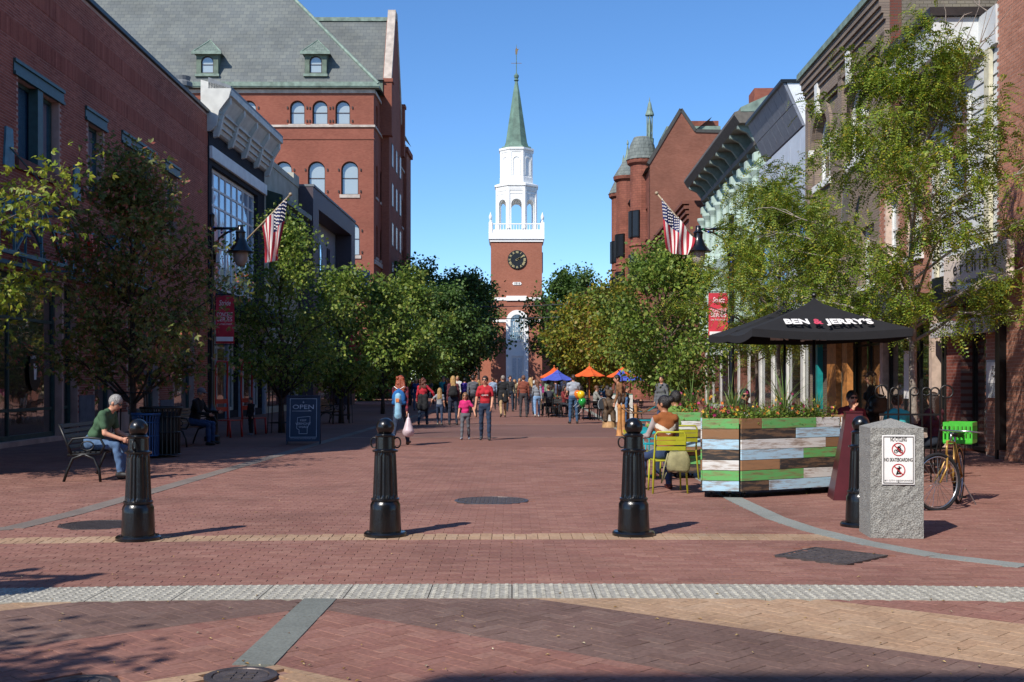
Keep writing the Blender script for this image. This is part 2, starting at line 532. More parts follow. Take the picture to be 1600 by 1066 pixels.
# pavers on a colour boundary are cut along it
EDGES = [-9, 6.35, 7.87, 9.37, 10.9, 99]; TONE = [2, 0, 1, 2, 0]
cutm = MB(); whole = []
for b in bricks:
    if b[1] > 8.3 or abs(abs(math.degrees(b[2]) % 90) - 45) > 1: whole.append(b); continue
    c, s_ = math.cos(b[2]), math.sin(b[2]); A, W_ = .1 - gap / 2, .05 - gap / 2
    poly = [(b[0] + i * c - j * s_, b[1] + i * s_ + j * c) for i, j in ((-A, -W_), (A, -W_), (A, W_), (-A, W_))]
    fv = lambda q: q[1] + .77 * (q[0] - CX0) * (1 if b[0] > CX0 else -1)
    vals = [fv(q) for q in poly]
    if chev(*poly[vals.index(min(vals))]) == chev(*poly[vals.index(max(vals))]): whole.append(b); continue
    for k in range(5):
        pc = poly
        for lim, sg in ((EDGES[k] + .0015, 1), (EDGES[k + 1] - .0015, -1)):
            out = []
            for i in range(len(pc)):
                p_, q_ = pc[i], pc[(i + 1) % len(pc)]; dp_, dq_ = (fv(p_) - lim) * sg, (fv(q_) - lim) * sg
                if dp_ >= 0: out.append(p_)
                if (dp_ >= 0) != (dq_ >= 0):
                    t = dp_ / (dp_ - dq_); out.append((p_[0] + t * (q_[0] - p_[0]), p_[1] + t * (q_[1] - p_[1])))
            pc = out
            if len(pc) < 3: break
        if len(pc) >= 3: cutm.mat(TONE[k]).prism(pc, -.016, -.0004)
o = cutm.build('cut_brick_edges', [m_red, m_dark, m_tan], paving); o['kind'] = 'stuff'
bricks = whole
bricks.sort(key=lambda b: (abs(b[0]) > b[1] * .445, b[1]))
vis = [b for b in bricks if b[1] > 5.85 and abs(b[0]) < b[1] * .444][:300]
vset = set(map(id, vis))
bv, bf = brick_mesh(.2, .1)
BM = {}
for t, mm in enumerate((m_redo, m_darko, m_tano)):
    m = MB(); m.add(bv, bf); BM[t] = m.mesh('brick', mm)
for b in vis:
    o = link('brick', BM[b[5]], paving, (b[0], b[1], rng.uniform(-.0015, .0015)))
    o.rotation_euler = (rng.uniform(-.006, .006), rng.uniform(-.006, .006), b[2] + rng.uniform(-.01, .01))
rest = [b for b in bricks if id(b) not in vset]
V0 = np.array(bv); F0 = np.array(bf)
nb = len(rest)
P = np.array([(b[0], b[1], b[2], b[3], b[4], b[5]) for b in rest])
rr = np.random.RandomState(3)
ang = P[:, 2] + rr.normal(0, .006, nb)
lx = V0[None, :, 0] * (P[:, 3] / .2)[:, None]; ly = V0[None, :, 1] * (P[:, 4] / .1)[:, None]
X = P[:, 0, None] + lx * np.cos(ang)[:, None] - ly * np.sin(ang)[:, None]
Y = P[:, 1, None] + lx * np.sin(ang)[:, None] + ly * np.cos(ang)[:, None]
tx, ty = rr.normal(0, .0022, nb), rr.normal(0, .0022, nb)
Z = V0[None, :, 2] + lx * tx[:, None] + ly * ty[:, None] + rr.normal(0, .0008, nb)[:, None]
VV = np.stack([X, Y, Z], -1).reshape(-1, 3)
QQ = (F0[None] + (np.arange(nb) * 12)[:, None, None]).reshape(-1, 4)
o = link('bricks', np_mesh('bricks', VV, QQ, [m_red, m_dark, m_tan], np.repeat(P[:, 5].astype(int), len(F0))), paving)
o.name = 'brick_courses'; o['kind'] = 'stuff'

# bumpy granite strip: slabs, each with rows of domes
ms = MB(); md = MB()
tstrip = tag(empty('bumpy_granite_strip', (0, 8.3, 0)), kind='structure')
x = -6.0
while x < 6.0:
    x1 = x + .6
    s = MB(); h = .008
    pts = [(x + .004, tac(x) + .004), (x1 - .004, tac(x1) + .004), (x1 - .004, tac(x1) + .572), (x + .004, tac(x) + .572)]
    s.prism([(a - 0, b - 8.3) for a, b in pts], -.02, .004)
    for i in range(9):
        for j in range(9):
            cx = x + .035 + i * .066; cy = tac(cx) + .03 + j * .064
            s.lathe([(.02, 0), (.014, .006), (.006, .0075)], 6, (cx, cy - 8.3, .004))
    if abs(x) < 5.4: s.build('granite_slab', m_gran, tstrip)
    x = x1

def strip(name, L, hw, label_mat):
    """granite edging laid in slabs along a line"""
    pts = [Vector((a, b, 0)) for a, b in L]
    root = tag(empty(name, pts[-1]), kind='structure')
    far = MB()
    for a, b in zip(pts[:-1], pts[1:]):
        d = (b - a); n = max(1, round(d.length / .62)); u = d.normalized(); p = Vector((-u.y, u.x, 0))
        for i in range(n):
            q0 = a + d * (i / n) + u * .003; q1 = a + d * ((i + 1) / n) - u * .003
            c = [q0 - p * hw, q1 - p * hw, q1 + p * hw, q0 + p * hw]
            c = [(v.x - pts[-1].x, v.y - pts[-1].y) for v in c]
            area = sum(c[k][0] * c[(k + 1) % 4][1] - c[(k + 1) % 4][0] * c[k][1] for k in range(4))
            if area < 0: c = c[::-1]
            if q0.y < 30:
                s = MB(); s.prism(c, -.02, .005 + rng.uniform(-.001, .001)); s.build('granite_slab', label_mat, root)
            else:
                far.prism(c, -.02, .005)
    if far.v:
        o = far.build('far_granite_slabs', label_mat, root); o['kind'] = 'stuff'
    return root
strip('granite_edging', RIGHT_STRIP, .12, m_granite_strip)
m_gut = pieces('worn_gutter_slabs', ['7c6f68', '857a72', '736a64'], stain=.35, sscale=.8, grain=60)
strip('granite_gutter', LEFT_STRIP, .13, m_gut)
strip('granite_seam', [(CX0 - .05, 6.27), (CX0, 8.18)], .115, pieces('seam_slabs', ['7d7f77', '868780', '737872', '8d8c82'], stain=.3, sscale=.8, grain=60))

# manholes and grates
m_iron = plain('cast_iron', '4d4645', rough=.65, metal=.2, var=.25, scale=14, bump=.2, bscale=90)
m_rim = plain('worn_iron_rim', '5c5350', rough=.5, metal=.6, var=.25, scale=10)
def manhole(c, r, label, grid=True):
    e = empty('manhole_cover', (c[0], c[1], 0), 0, label, 'manhole cover')
    s = MB(); s.lathe([(r + .01, -.03), (r + .01, .003), (r - .03, .005), (r - .035, -.004)], 40); s.build('rim', m_rim, e)
    s = MB(); s.lathe([(r - .038, -.03), (r - .038, .001)], 40)
    k = int(r / .055)
    if grid:
        for i in range(-k, k + 1):
            for j in range(-k, k + 1):
                if math.hypot(i, j) * .055 < r - .07: s.box(i * .055 - .018, i * .055 + .018, j * .055 - .018, j * .055 + .018, 0, .006)
    s.build('lid', m_iron, e)
    return e
manhole(HOLES[0], .47, 'large round dark manhole cover in the middle of the brick street')
manhole(HOLES[2], .18, 'small round iron cover at the lower end of the granite seam')
manhole(HOLES[3], .18, 'small round iron cover at the bottom left corner of the crossing')
e = empty('drain_grate', (HOLES[1][0], HOLES[1][1], 0), 0, 'round slotted drain grate beside the bollard by the bench', 'grate')
s = MB(); s.lathe([(.42, -.03), (.42, .003), (.38, .005), (.375, -.02)], 40); s.build('rim', m_rim, e)
s = MB(); s.lathe([(.375, -.05), (.375, -.04)], 40); s.build('pit', plain('drain_black', '0b0a0a'), e)
for i in range(-11, 12):
    xx = i * .033; hy = math.sqrt(max(0, .375 ** 2 - xx ** 2))
    s = MB(); s.box(xx - .009, xx + .009, -hy, hy, -.03, .002); s.build('bar', m_iron, e)
e = empty('square_drain_grate', (GRATE[0], GRATE[1], 0), R(45), 'square iron drain grate set cornerwise in front of the granite post', 'grate')
s = MB()
for a in (-.36, .33):
    s.box(-.36, .36, a, a + .03, -.03, .004); s.box(a, a + .03, -.33, .33, -.03, .0035)
s.build('rim', m_rim, e)
s = MB(); s.quad((-.33, -.33, -.012), (.33, -.33, -.012), (.33, .33, -.012), (-.33, .33, -.012)); s.build('pit', MATS['drain_black'], e)
for i in range(8):
    s = MB(); c = -.33 + (i + .5) * .0825; s.box(c - .022, c + .022, -.33, .33, -.011, .002); s.build('bar', m_iron, e)
for i in range(5):
    s = MB(); c = -.33 + (i + .5) * .132; s.box(-.33, .33, c - .02, c + .02, -.01, .0008); s.build('cross_bar', m_iron, e)
# fallen leaves and scraps
fv = []; fq = []
rl = np.random.RandomState(11)
for i in range(230):
    d = 5.9 * (1 / rl.uniform(.12, 1)) ** 1.0
    x = rl.uniform(-.44, .44) * d; a = rl.uniform(0, 6.28); L = rl.uniform(.008, .02)
    b = len(fv)
    for (p, q) in ((-1, 0), (0, -.5), (1, 0), (0, .5)):
        fv.append((x + L * (p * math.cos(a) - q * math.sin(a)), d + L * (p * math.sin(a) + q * math.cos(a)), .008 + (.006 if q else 0)))
    fq.append((b, b + 1, b + 2, b + 3))
o = link('fallen_leaves', np_mesh('fallen_leaves', fv, fq, pieces('fallen_leaf', ['b99b4a', '8c6a36', 'c8b07a', '6b4a2c', 'd8cfb0'])))
tag(o, 'tiny dry leaves scattered over the brick paving', 'leaves', kind='stuff')
# ================================================================== BUILDINGS
m_glass = glassmat('window_glass', '0c1014', .5)
m_glass_d = glassmat('shop_glass', '07090b', .38)
m_glass_p = glassmat('pale_blind_glass', '9aa5a4', .22)
m_glass_sky = glassmat('sky_glass', '35577c', .6)  # blue base colour stands in for sky mirrored in the panes
m_white = plain('white_paint', 'dcdcd6', rough=.55, var=.06, scale=3)
m_offw = plain('offwhite_paint', 'c3c2ba', rough=.6, var=.08, scale=3)
m_copper = plain('copper_patina', '738579', rough=.7, var=.22, scale=2.5)
m_copper_d = plain('spire_patina', '5d7769', rough=.65, var=.2, scale=1.2)
m_stone = plain('pale_stone', 'b3a79c', rough=.85, var=.15, scale=2)
m_dkgreen = plain('dark_green_steel', '294643', rough=.45, var=.15)
m_teal = plain('blue_green_steel', '447886', rough=.45, var=.15)
m_black = plain('black_paint', '0d0e0f', rough=.4, var=.2, scale=5)
m_grey = plain('grey_paint', '6b6e70', rough=.6, var=.1)

class Bld:
    """a building whose front stands in the vertical plane through O; local x runs along the front,
    local -y faces the street"""
    def __init__(s, name, label, cat, O, d, right=False):
        d = Vector((d[0], d[1], 0)).normalized()
        s.u = -d if right else d
        s.O = Vector(O)
        s.rz = math.atan2(s.u.y, s.u.x)
        s.e = empty(name, s.O, s.rz, label, cat)
        s.n = Vector((s.u.y, -s.u.x, 0))             # outward
    def sp(s, px, out=0.0):
        O = s.O + s.n * out
        k = (px - HX) / F
        den = s.u.x - k * s.u.y
        return (k * O.y - O.x) / den
    def zp(s, px, py, out=0.0):
        t = s.sp(px, out)
        d = s.O.y + s.n.y * out + s.u.y * t
        return CH + (HY - py) / F * d
    def p(s, name, mb, mat, parent=None, smooth=False):
        return mb.build(name, mat, parent or s.e, smooth)

def wall_mesh(x0, x1, z0, z1, ops, rev=.22, y=0.0, depth=None):
    """front wall with real openings: ops = (xa, xb, za, zb, rise); rise > 0 arches the head"""
    mb = MB()
    xs = sorted(set([x0, x1] + [v for o in ops for v in (o[0], o[1])]))
    zs = sorted(set([z0, z1] + [v for o in ops for v in (o[2], o[3])]))
    for a, b in zip(xs[:-1], xs[1:]):
        for c, d in zip(zs[:-1], zs[1:]):
            mx, mz = (a + b) / 2, (c + d) / 2
            if any(o[0] < mx < o[1] and o[2] < mz < o[3] for o in ops): continue
            mb.quad((a, y, c), (b, y, c), (b, y, d), (a, y, d))
    for o in ops:
        xa, xb, za, zb = o[:4]; rise = o[4] if len(o) > 4 else 0
        r = y + rev
        if rise:
            n = 10; cx = (xa + xb) / 2; hw = (xb - xa) / 2
            arc = [(cx - hw * math.cos(PI * i / n), zb - rise + rise * math.sin(PI * i / n)) for i in range(n + 1)]
            for i in range(n):
                (ax, az), (bx, bz) = arc[i], arc[i + 1]
                mb.quad((ax, y, az), (bx, y, bz), (bx, y, zb), (ax, y, zb))
                mb.quad((ax, y, az), (ax, r, az), (bx, r, bz), (bx, y, bz))
            zt = zb - rise
        else:
            zt = zb
            mb.quad((xa, y, zb), (xa, r, zb), (xb, r, zb), (xb, y, zb))
        mb.quad((xa, y, za), (xa, r, za), (xa, r, zt), (xa, y, zt))
        mb.quad((xb, y, za), (xb, y, zt), (xb, r, zt), (xb, r, za))
        mb.quad((xa, y, za), (xb, y, za), (xb, r, za), (xa, r, za))
    return mb
def block_back(mb, x0, x1, z0, z1, dep, y=0.0):
    """the rest of the building's box behind its front wall"""
    mb.quad((x0, y, z0), (x0, y, z1), (x0, dep, z1), (x0, dep, z0))
    mb.quad((x1, y, z0), (x1, dep, z0), (x1, dep, z1), (x1, y, z1))
    mb.quad((x0, y, z1), (x1, y, z1), (x1, dep, z1), (x0, dep, z1))
    mb.quad((x0, dep, z0), (x0, dep, z1), (x1, dep, z1), (x1, dep, z0))
    return mb
def sash(b, xa, xb, za, zb, rise=0.0, rev=.22, fr=.07, fmat=None, gmat=None, rail=True, sill=None, y=0.0, mull=(), trans=(), parent=None, name='window', fd=.06):
    """window set back in its opening: frame (> pane, sill)"""
    fmat = fmat or m_white; gmat = gmat or m_glass
    f = MB(); yb = y + rev; yf = yb - fd
    n = 10; cx = (xa + xb) / 2; hw = (xb - xa) / 2; zt = zb - rise
    f.box(xa, xa + fr, yf, yb, za, zt); f.box(xb - fr, xb, yf, yb, za, zt); f.box(xa + fr, xb - fr, yf, yb, za, za + fr)
    if rise:
        for i in range(n):
            a0, a1 = PI * i / n, PI * (i + 1) / n
            o = [(cx - hw * math.cos(a), zt + rise * math.sin(a)) for a in (a0, a1)]
            q = [(cx - (hw - fr) * math.cos(a), zt + (rise - fr) * math.sin(a)) for a in (a0, a1)]
            f.quad((o[0][0], yf, o[0][1]), (q[0][0], yf, q[0][1]), (q[1][0], yf, q[1][1]), (o[1][0], yf, o[1][1]))
            f.quad((q[0][0], yf, q[0][1]), (q[0][0], yb, q[0][1]), (q[1][0], yb, q[1][1]), (q[1][0], yf, q[1][1]))
    else:
        f.box(xa + fr, xb - fr, yf, yb, zb - fr, zb)
    zm = (za + zb) / 2
    if rail: f.box(xa + fr, xb - fr, yf + .01, yb, zm - fr * .4, zm + fr * .4)
    for k in mull: f.box(k - fr * .35, k + fr * .35, yf + .012, yb, za + fr, zt if rise else zb - fr)
    for k in trans: f.box(xa + fr, xb - fr, yf + .014, yb, k - fr * .3, k + fr * .3)
    w = b.p(name, f, fmat, parent)
    g = MB(); yg = yb - .012
    if rise:
        arc = [(cx - hw * math.cos(PI * i / n), zt + rise * math.sin(PI * i / n)) for i in range(n + 1)]
        g.quad(*[(xa, yg, za), (xb, yg, za)] + [(x, yg, z) for x, z in arc[::-1]])
        w2 = b.p('pane', g, gmat, w if not parent else parent)
    else:
        xsn = [xa + .01] + list(mull) + [xb - .01]; zsn = [za + .01] + ([zm] if rail else []) + list(trans) + [zb - .01]
        for p0, p1 in zip(xsn[:-1], xsn[1:]):
            for q0, q1 in zip(zsn[:-1], zsn[1:]):
                g = MB(); tl = rng.uniform(-.004, .004)
                g.quad((p0, yg + tl, q0), (p1, yg - tl, q0), (p1, yg - tl, q1), (p0, yg + tl, q1))
                b.p('pane', g, gmat, w if not parent else parent)
    if sill:
        s = MB(); s.box(xa - .12, xb + .12, y - .08, y + rev, za - sill[0], za - .004); b.p('sill', s, sill[1], w if not parent else parent)
    return w
def bricks_on(b, x0, x1, z0, z1, ops, mat, mato, y=0.0, bw=.215, bh=.072, individual=300, zmin_vis=0.0, seed=1, prot=.003, pick=None):
    """lay real bricks on a wall: the nearest ones singly, the rest as one part"""
    rr = np.random.RandomState(seed)
    L = []
    nrow = int((z1 - z0) / bh)
    for r in range(nrow):
        z = z0 + (r + .5) * bh
        x = x0 + (bw / 4 if r % 2 else bw * .75)
        while x < x1 - bw * .4:
            ok = True
            for o in ops:
                if o[0] - bw * .3 < x < o[1] + bw * .3 and o[2] - .03 < z < o[3] + .03:
                    ok = False; break
            if ok: L.append((x, z))
            x += bw
    v = []; f = []
    w, h = bw / 2 - .005, bh / 2 - .005
    bx = np.array([(-w, 0, -h), (w, 0, -h), (w, 0, h), (-w, 0, h), (-w, -prot, -h), (w, -prot, -h), (w, -prot, h), (-w, -prot, h)], dtype=float)
    bq = np.array([(4, 5, 6, 7), (0, 1, 5, 4), (1, 2, 6, 5), (2, 3, 7, 6), (3, 0, 4, 7)])
    if pick:
        key = sorted(range(len(L)), key=lambda i: pick(*L[i]))
        single = set(key[:individual])
    else: single = set()
    m = bpy.data.meshes.new('brick'); m.from_pydata([tuple(p) for p in bx], [], [tuple(q) for q in bq]); m.materials.append(mato)
    for i in single:
        link('brick', m, b.e, (L[i][0], y, L[i][1]))
    A = np.array([L[i] for i in range(len(L)) if i not in single])
    if len(A):
        n = len(A)
        V = bx[None] + np.stack([A[:, 0], np.full(n, y), A[:, 1]], -1)[:, None, :]
        V[:, 4:, 1] += rr.uniform(-.001, .001, n)[:, None]
        Q = (bq[None] + (np.arange(n) * 8)[:, None, None]).reshape(-1, 4)
        o = link('brickwork', np_mesh('brickwork', V.reshape(-1, 3), Q, mat), b.e)
        o['kind'] = 'stuff'

# ------------------------------------------------------------------ left: long dark brick building
O1 = G(120, 685); D1 = ((775 - HX) / F, 1)
L1 = Bld('brick_building', 'long dark red brick building with green steel window lintels and shop windows', 'building', O1, D1)
xe = L1.sp(326); xn = -16.0; H1 = 12.0
m_b1 = pieces('dark_red_brick', lighten(['95503f', 'a05a47', '8a4838', 'a8624f'], 1.3), stain=.3, sscale=.4, bump=0)
m_b1o = pieces('dark_red_brick_single', lighten(['95503f', 'a05a47', '8a4838', 'a8624f'], 1.3), stain=.3, sscale=.4, src='object', bump=0)
m_mort = plain('mortar_grey', 'b8988a', rough=.95, var=.15, scale=2)
ops = []
def z1(px, py): return L1.zp(px, py)
wz0, wz1 = 6.82, 8.72
for (a, b_) in ((28, 92), (138, 161), (194, 239), (261, 277)):
    ops.append((L1.sp(a), L1.sp(b_), wz0, wz1, 0))
ops.append((L1.sp(-150), L1.sp(-70), wz0, wz1, 0))
shop = [(L1.sp(-60), L1.sp(97), .12, 4.1, 0), (L1.sp(99.5), L1.sp(121), .12, 4.1, 0), (L1.sp(148), L1.sp(178), .3, 3.4, 0), (L1.sp(200), L1.sp(247), .5, 3.6, 0), (L1.sp(272), L1.sp(303), .3, 3.6, 0)]
allo = ops + shop
w = wall_mesh(xn, xe, 0, H1, allo, .25); block_back(w, xn, xe, 0, H1, 16)
L1.p('wall', w, m_mort)
bricks_on(L1, xn, xe, .6, H1 - .08, allo + [(xn, xe, H1 - 1.2, H1 - .84), (xn, xe, 9.62, 9.9)], m_b1, m_b1o, seed=4,
          pick=lambda x, z: (0 if (x > L1.sp(2) and 4.2 < z < 11.5) else 1, x))
s = MB()
for (za, zb) in ((H1 - 1.2, H1 - .84), (9.62, 9.9)):           # soldier courses
    k = xn
    while k < xe - .1:
        s.box(k + .004, k + .07, -.012 if za > 10 else -.009, 0, za - .06, zb + .06); k += .076
o = L1.p('soldier_course', s, m_b1); o['kind'] = 'stuff'
s = MB(); s.box(xn, xe + .05, -.1, 16, H1, H1 + .14, .01); L1.p('parapet_cap', s, plain('parapet_metal', '2a3032', rough=.5))
for (xa, xb, za, zb, _) in ops:
    wide = xb - xa > 2.2
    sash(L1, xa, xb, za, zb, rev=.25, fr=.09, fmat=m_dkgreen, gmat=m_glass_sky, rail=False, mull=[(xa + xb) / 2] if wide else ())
    s = MB(); s.box(xa - .28, xb + .28, -.07, .02, zb, zb + .08); s.box(xa - .28, xb + .28, -.07, .02, zb + .3, zb + .38); s.box(xa - .28, xb + .28, -.03, .02, zb + .08, zb + .3)
    L1.p('steel_lintel', s, m_dkgreen)
    if wide:
        s = MB(); c = (xa + xb) / 2; s.box(c - .16, c + .16, -.03, .2, za, zb); L1.p('mullion', s, m_dkgreen)
    s = MB(); s.box(xa - .15, xb + .15, -.09, .24, za - .28, za - .005); L1.p('sill', s, plain('brown_stone_sill', '74483e', rough=.85))
for i, (xa, xb, za, zb, _) in enumerate(shop):
    n = max(1, round((xb - xa) / 2.4))
    mull = [xa + (xb - xa) * k / n for k in range(1, n)]
    sash(L1, xa, xb, za, zb, rev=.25, fr=.12, fmat=m_dkgreen, gmat=m_glass_d, rail=False, mull=mull, trans=[za + .72, 3.05] if i < 2 else [2.75], name='shop_window')
s = MB(); s.box(L1.sp(123), L1.sp(146), -.04, 0, 0, 1.15); L1.p('plinth', s, plain('grey_plinth', '6c6a70', rough=.9))
s = MB(); s.box(L1.sp(250), L1.sp(270), -.04, 0, 0, .9); L1.p('plinth', s, MATS['grey_plinth'])
# steel arch canopy with tie rods
for (pa, pb) in ((-40, 112), (150, 225)):
    xa, xb = L1.sp(pa, .8), L1.sp(pb, .8); c = (xa + xb) / 2; hw = (xb - xa) / 2
    s = MB()
    for y in (-.15, -1.1):
        arc = [(c - hw * math.cos(PI * i / 14), y, 4.25 + 1.35 * math.sin(PI * i / 14)) for i in range(15)]
        s.tube(arc, .055, 6)
        s.bar((xa, y, 4.25), (xb, y, 4.25), .09); s.bar((xa + hw * .35, y, 5.0), (xb - hw * .35, y, 5.0), .06)
        for k in (-.55, 0, .55): s.bar((c + hw * k, y, 4.25), (c + hw * k, y, 4.25 + 1.35 * math.sqrt(1 - k * k)), .05)
        s.bar((c - hw * .55, y, 4.25), (c, y, 5.55), .045); s.bar((c + hw * .55, y, 4.25), (c, y, 5.55), .045)
    for k in (-1, -.5, 0, .5, 1):
        z = 4.25 + 1.35 * math.sqrt(max(0, 1 - k * k)); s.bar((c + hw * k, -1.1, z), (c + hw * k, .0, z), .05)
    cp = L1.p('arched_canopy', s, m_teal)
for px, py in ((12, 230), (118, 286)):
    s = MB(); c = L1.sp(px); z = z1(px, py); s.plate([(c - .28, z - .45), (c + .28, z - .45), (c + .18, z + .45), (c - .18, z + .45)], -.05, 0); pl = L1.p('anchor_plate', s, m_teal)
    s = MB(); s.bar((c, -.05, z), (c + 1.6, -1.1, 5.3), .03); L1.p('tie_rod', s, m_dkgreen, pl)
# red heart sign with letters
m_sred = plain('sign_red', 'c0342a', rough=.45, var=.05); m_swht = plain('sign_white', 'e8e6e2', rough=.5, var=.04)
hc = L1.sp(95, 1.0); hz = z1(95, 397)
s = MB()
hp = []
for i in range(24):
    t = 2 * PI * i / 24
    hp.append((hc + .034 * 16 * math.sin(t) ** 3, hz + .034 * (13 * math.cos(t) - 5 * math.cos(2 * t) - 2 * math.cos(3 * t) - math.cos(4 * t))))
s.plate(hp[::-1], -1.12, -1.0); hb = L1.p('heart_sign', s, m_sred)
text('sign_lettering', 'CVS', .95, m_sred, L1.e, (hc + 1.75, -1.1, hz), extrude=.06, bold=.02)
for k, px in enumerate((66,)):
    c = L1.sp(px); s = MB(); s.lathe([(.36, 0), (.36, .012)], 28); s.v = [(c + a, .19 - z - .0, 1.55 + (HY - 582) / F * L1.O.y + b * 1.35) for a, b, z in s.v]
    dc = L1.p('round_window_decal', s, plain('decal_black', '141315', rough=.4))
    s = MB(); zc = 1.55 + (HY - 582) / F * L1.O.y
    s.plate([(c - .06, zc - .2), (c + .06, zc - .2), (c + .1, zc + .2), (c - .1, zc + .2)], .17, .176); L1.p('glass_emblem', s, m_swht, dc)
    text('decal_lettering', 'VERMONT', .13, m_swht, dc, (c, .172, zc + .36), extrude=.002)

# ------------------------------------------------------------------ left: dark grey front with white cornice
def leftb(name, label, l, d0): return Bld(name, label, 'building', lat(l, d0), (VX, 1))
LL = -12.8
L2 = leftb('grey_shop_building', 'dark grey building with white bracketed cornice and tall gridded white window', LL, 45.0)
x0 = .05; x1e = L2.sp(413); Z = lambda px, py: L2.zp(px, py)
ht = 12.55
wx0, wx1 = L2.sp(331), L2.sp(403); wz0, wz1 = Z(360, 446), Z(345, 268)
o2 = [(wx0, wx1, 5.2, 10.05, 0), (x0 + .6, (x0 + x1e) / 2 - .25, .3, 3.6, 0), ((x0 + x1e) / 2 + .25, x1e - .5, .3, 3.6, 0)]
m_dg = brickmat('dark_grey_painted_brick', '33343a', '2d2e33', '26272b', stain=.15, bump=.4)
w = wall_mesh(x0, x1e, 0, ht, o2, .25); block_back(w, x0, x1e, 0, ht, 15); L2.p('wall', w, m_dg)
n = 8
sash(L2, *o2[0][:4], rev=.25, fr=.14, fmat=m_white, gmat=glassmat('painted_sky_glass', '7f95ab', .3), rail=False, mull=[wx0 + (wx1 - wx0) * k / n for k in range(1, n)], trans=[7.0, 8.6, 9.3])  # pale blue base colour paints the sky's reflection into these panes
for o in o2[1:]:
    sash(L2, *o[:4], rev=.25, fr=.14, fmat=m_offw, gmat=m_glass_d, rail=False, mull=[o[0] + (o[1] - o[0]) * k / 3 for k in (1, 2)], trans=[2.9], name='shop_window')
for k in range(5):
    s = MB(); c = x0 + .3 + (x1e - x0 - .6) * k / 4; s.box(c - .16, c + .16, -.12, -.003, 0, 3.9); L2.p('pilaster', s, plain('pale_blue_paint', '8d97a3', rough=.6))
s = MB(); s.box(x0, x1e, -.14, -.004, 10.25, 10.75, .02); L2.p('white_band', s, m_white)
s = MB(); s.side([(-.1, 11.35), (-.2, 11.4), (-.3, 11.7), (-.45, 12.2), (-.75, 12.65), (-.88, 12.7), (-.88, 12.95), (0, 12.95), (0, 11.35)], x0, x1e)
for z in (11.55, 11.78, 12.0): s.box(x0 + .1, x1e - .1, -.34 - (z - 11.55) * .4, -.2, z, z + .05)
L2.p('cornice', s, m_offw)
for k in range(5):
    c = x0 + .25 + (x1e - x0 - .5) * k / 4
    s = MB(); s.side([(-.12, 11.1), (-.3, 11.15), (-.42, 11.5), (-.52, 11.95), (-.8, 12.4), (-.8, 12.66), (-.12, 12.66)], c - .1, c + .1); L2.p('bracket', s, m_offw)
s = MB(); s.side([(-.88, 12.96), (-.88, 13.05), (0, 13.4), (0, 12.96)], x0 - .1, x1e); L2.p('cornice_roof', s, plain('lead_grey', '6f7478', rough=.6))
s = MB(); s.side([(-.05, 11.3), (-.3, 11.5), (-.42, 12.1), (-.8, 12.6), (-.9, 12.95), (.3, 13.3), (.3, 11.3)], x0 - .1, x0 - .002); L2.p('cornice_end', s, m_offw)
s = MB(); s.side([(-1.6, 4.0), (-1.55, 4.3), (0, 5.1), (0, 4.05)], x0 + .3, x1e - .3); L2.p('awning', s, plain('charcoal_canvas', '1d1e22', rough=.9))
s = MB(); s.box(x0 + .3, x1e - .3, -.3, -.02, 3.62, 4.0); L2.p('sign_board', s, plain('pale_sign', '8f959b'))
# ------------------------------------------------------------------ left: narrow cream front with green cornice
L3 = leftb('cream_building', 'narrow cream building with stepped parapet and small dark green cornice', LL, L2.O.y + x1e * L2.u.y + .03)
w3 = L3.sp(466); h3 = 11.9
o3 = [(.9, 2.1, 6.2, 8.6, 0), (w3 - 2.6, w3 - 1.2, 6.2, 8.6, 0), (.5, w3 - .5, .3, 3.4, 0)]
m_cream = plain('cream_stucco', 'a9a595', rough=.85, var=.12, scale=1.5, bump=.15)
w = wall_mesh(0, w3, 0, h3, o3); block_back(w, 0, w3, 0, h3, 14); L3.p('wall', w, m_cream)
for o in o3[:2]: sash(L3, *o[:4], gmat=m_glass, fmat=m_dkgreen, sill=(.15, m_stone))
sash(L3, *o3[2][:4], gmat=m_glass_d, fmat=m_black, rail=False, mull=[1.8, w3 - 1.8], trans=[2.6], name='shop_window')
s = MB(); s.side([(0, 9.3), (-.3, 9.4), (-.35, 9.8), (-.8, 10.1), (-.8, 10.35), (0, 10.6)], .3, w3 - .3); cn = L3.p('cornice', s, plain('forest_green_paint', '23382e', rough=.5))
k = .5
while k < w3 - .5:
    s = MB(); s.box(k, k + .14, -.62, -.3, 9.75, 9.95); L3.p('dentil', s, MATS['forest_green_paint'], cn); k += .32
for c in (.35, w3 - .55):
    s = MB(); s.side([(-.01, 8.4), (-.2, 8.5), (-.6, 9.7), (-.6, 10.0), (-.01, 10)], c, c + .2); L3.p('bracket', s, MATS['forest_green_paint'])
for (a, b_, z) in ((0, .5, 12.9), (.5, 1.2, 12.6), (1.2, w3 - 1.4, 12.2), (w3 - 1.4, w3, 12.5)):
    s = MB(); s.box(a + .002, b_ - .002, -.05, .4, h3, z); L3.p('parapet_step', s, m_cream)
s = MB(); s.box(.2, w3 - .2, -.06, -.003, 8.75, 9.2); L3.p('frieze', s, plain('brown_frieze', '6b5a50'))
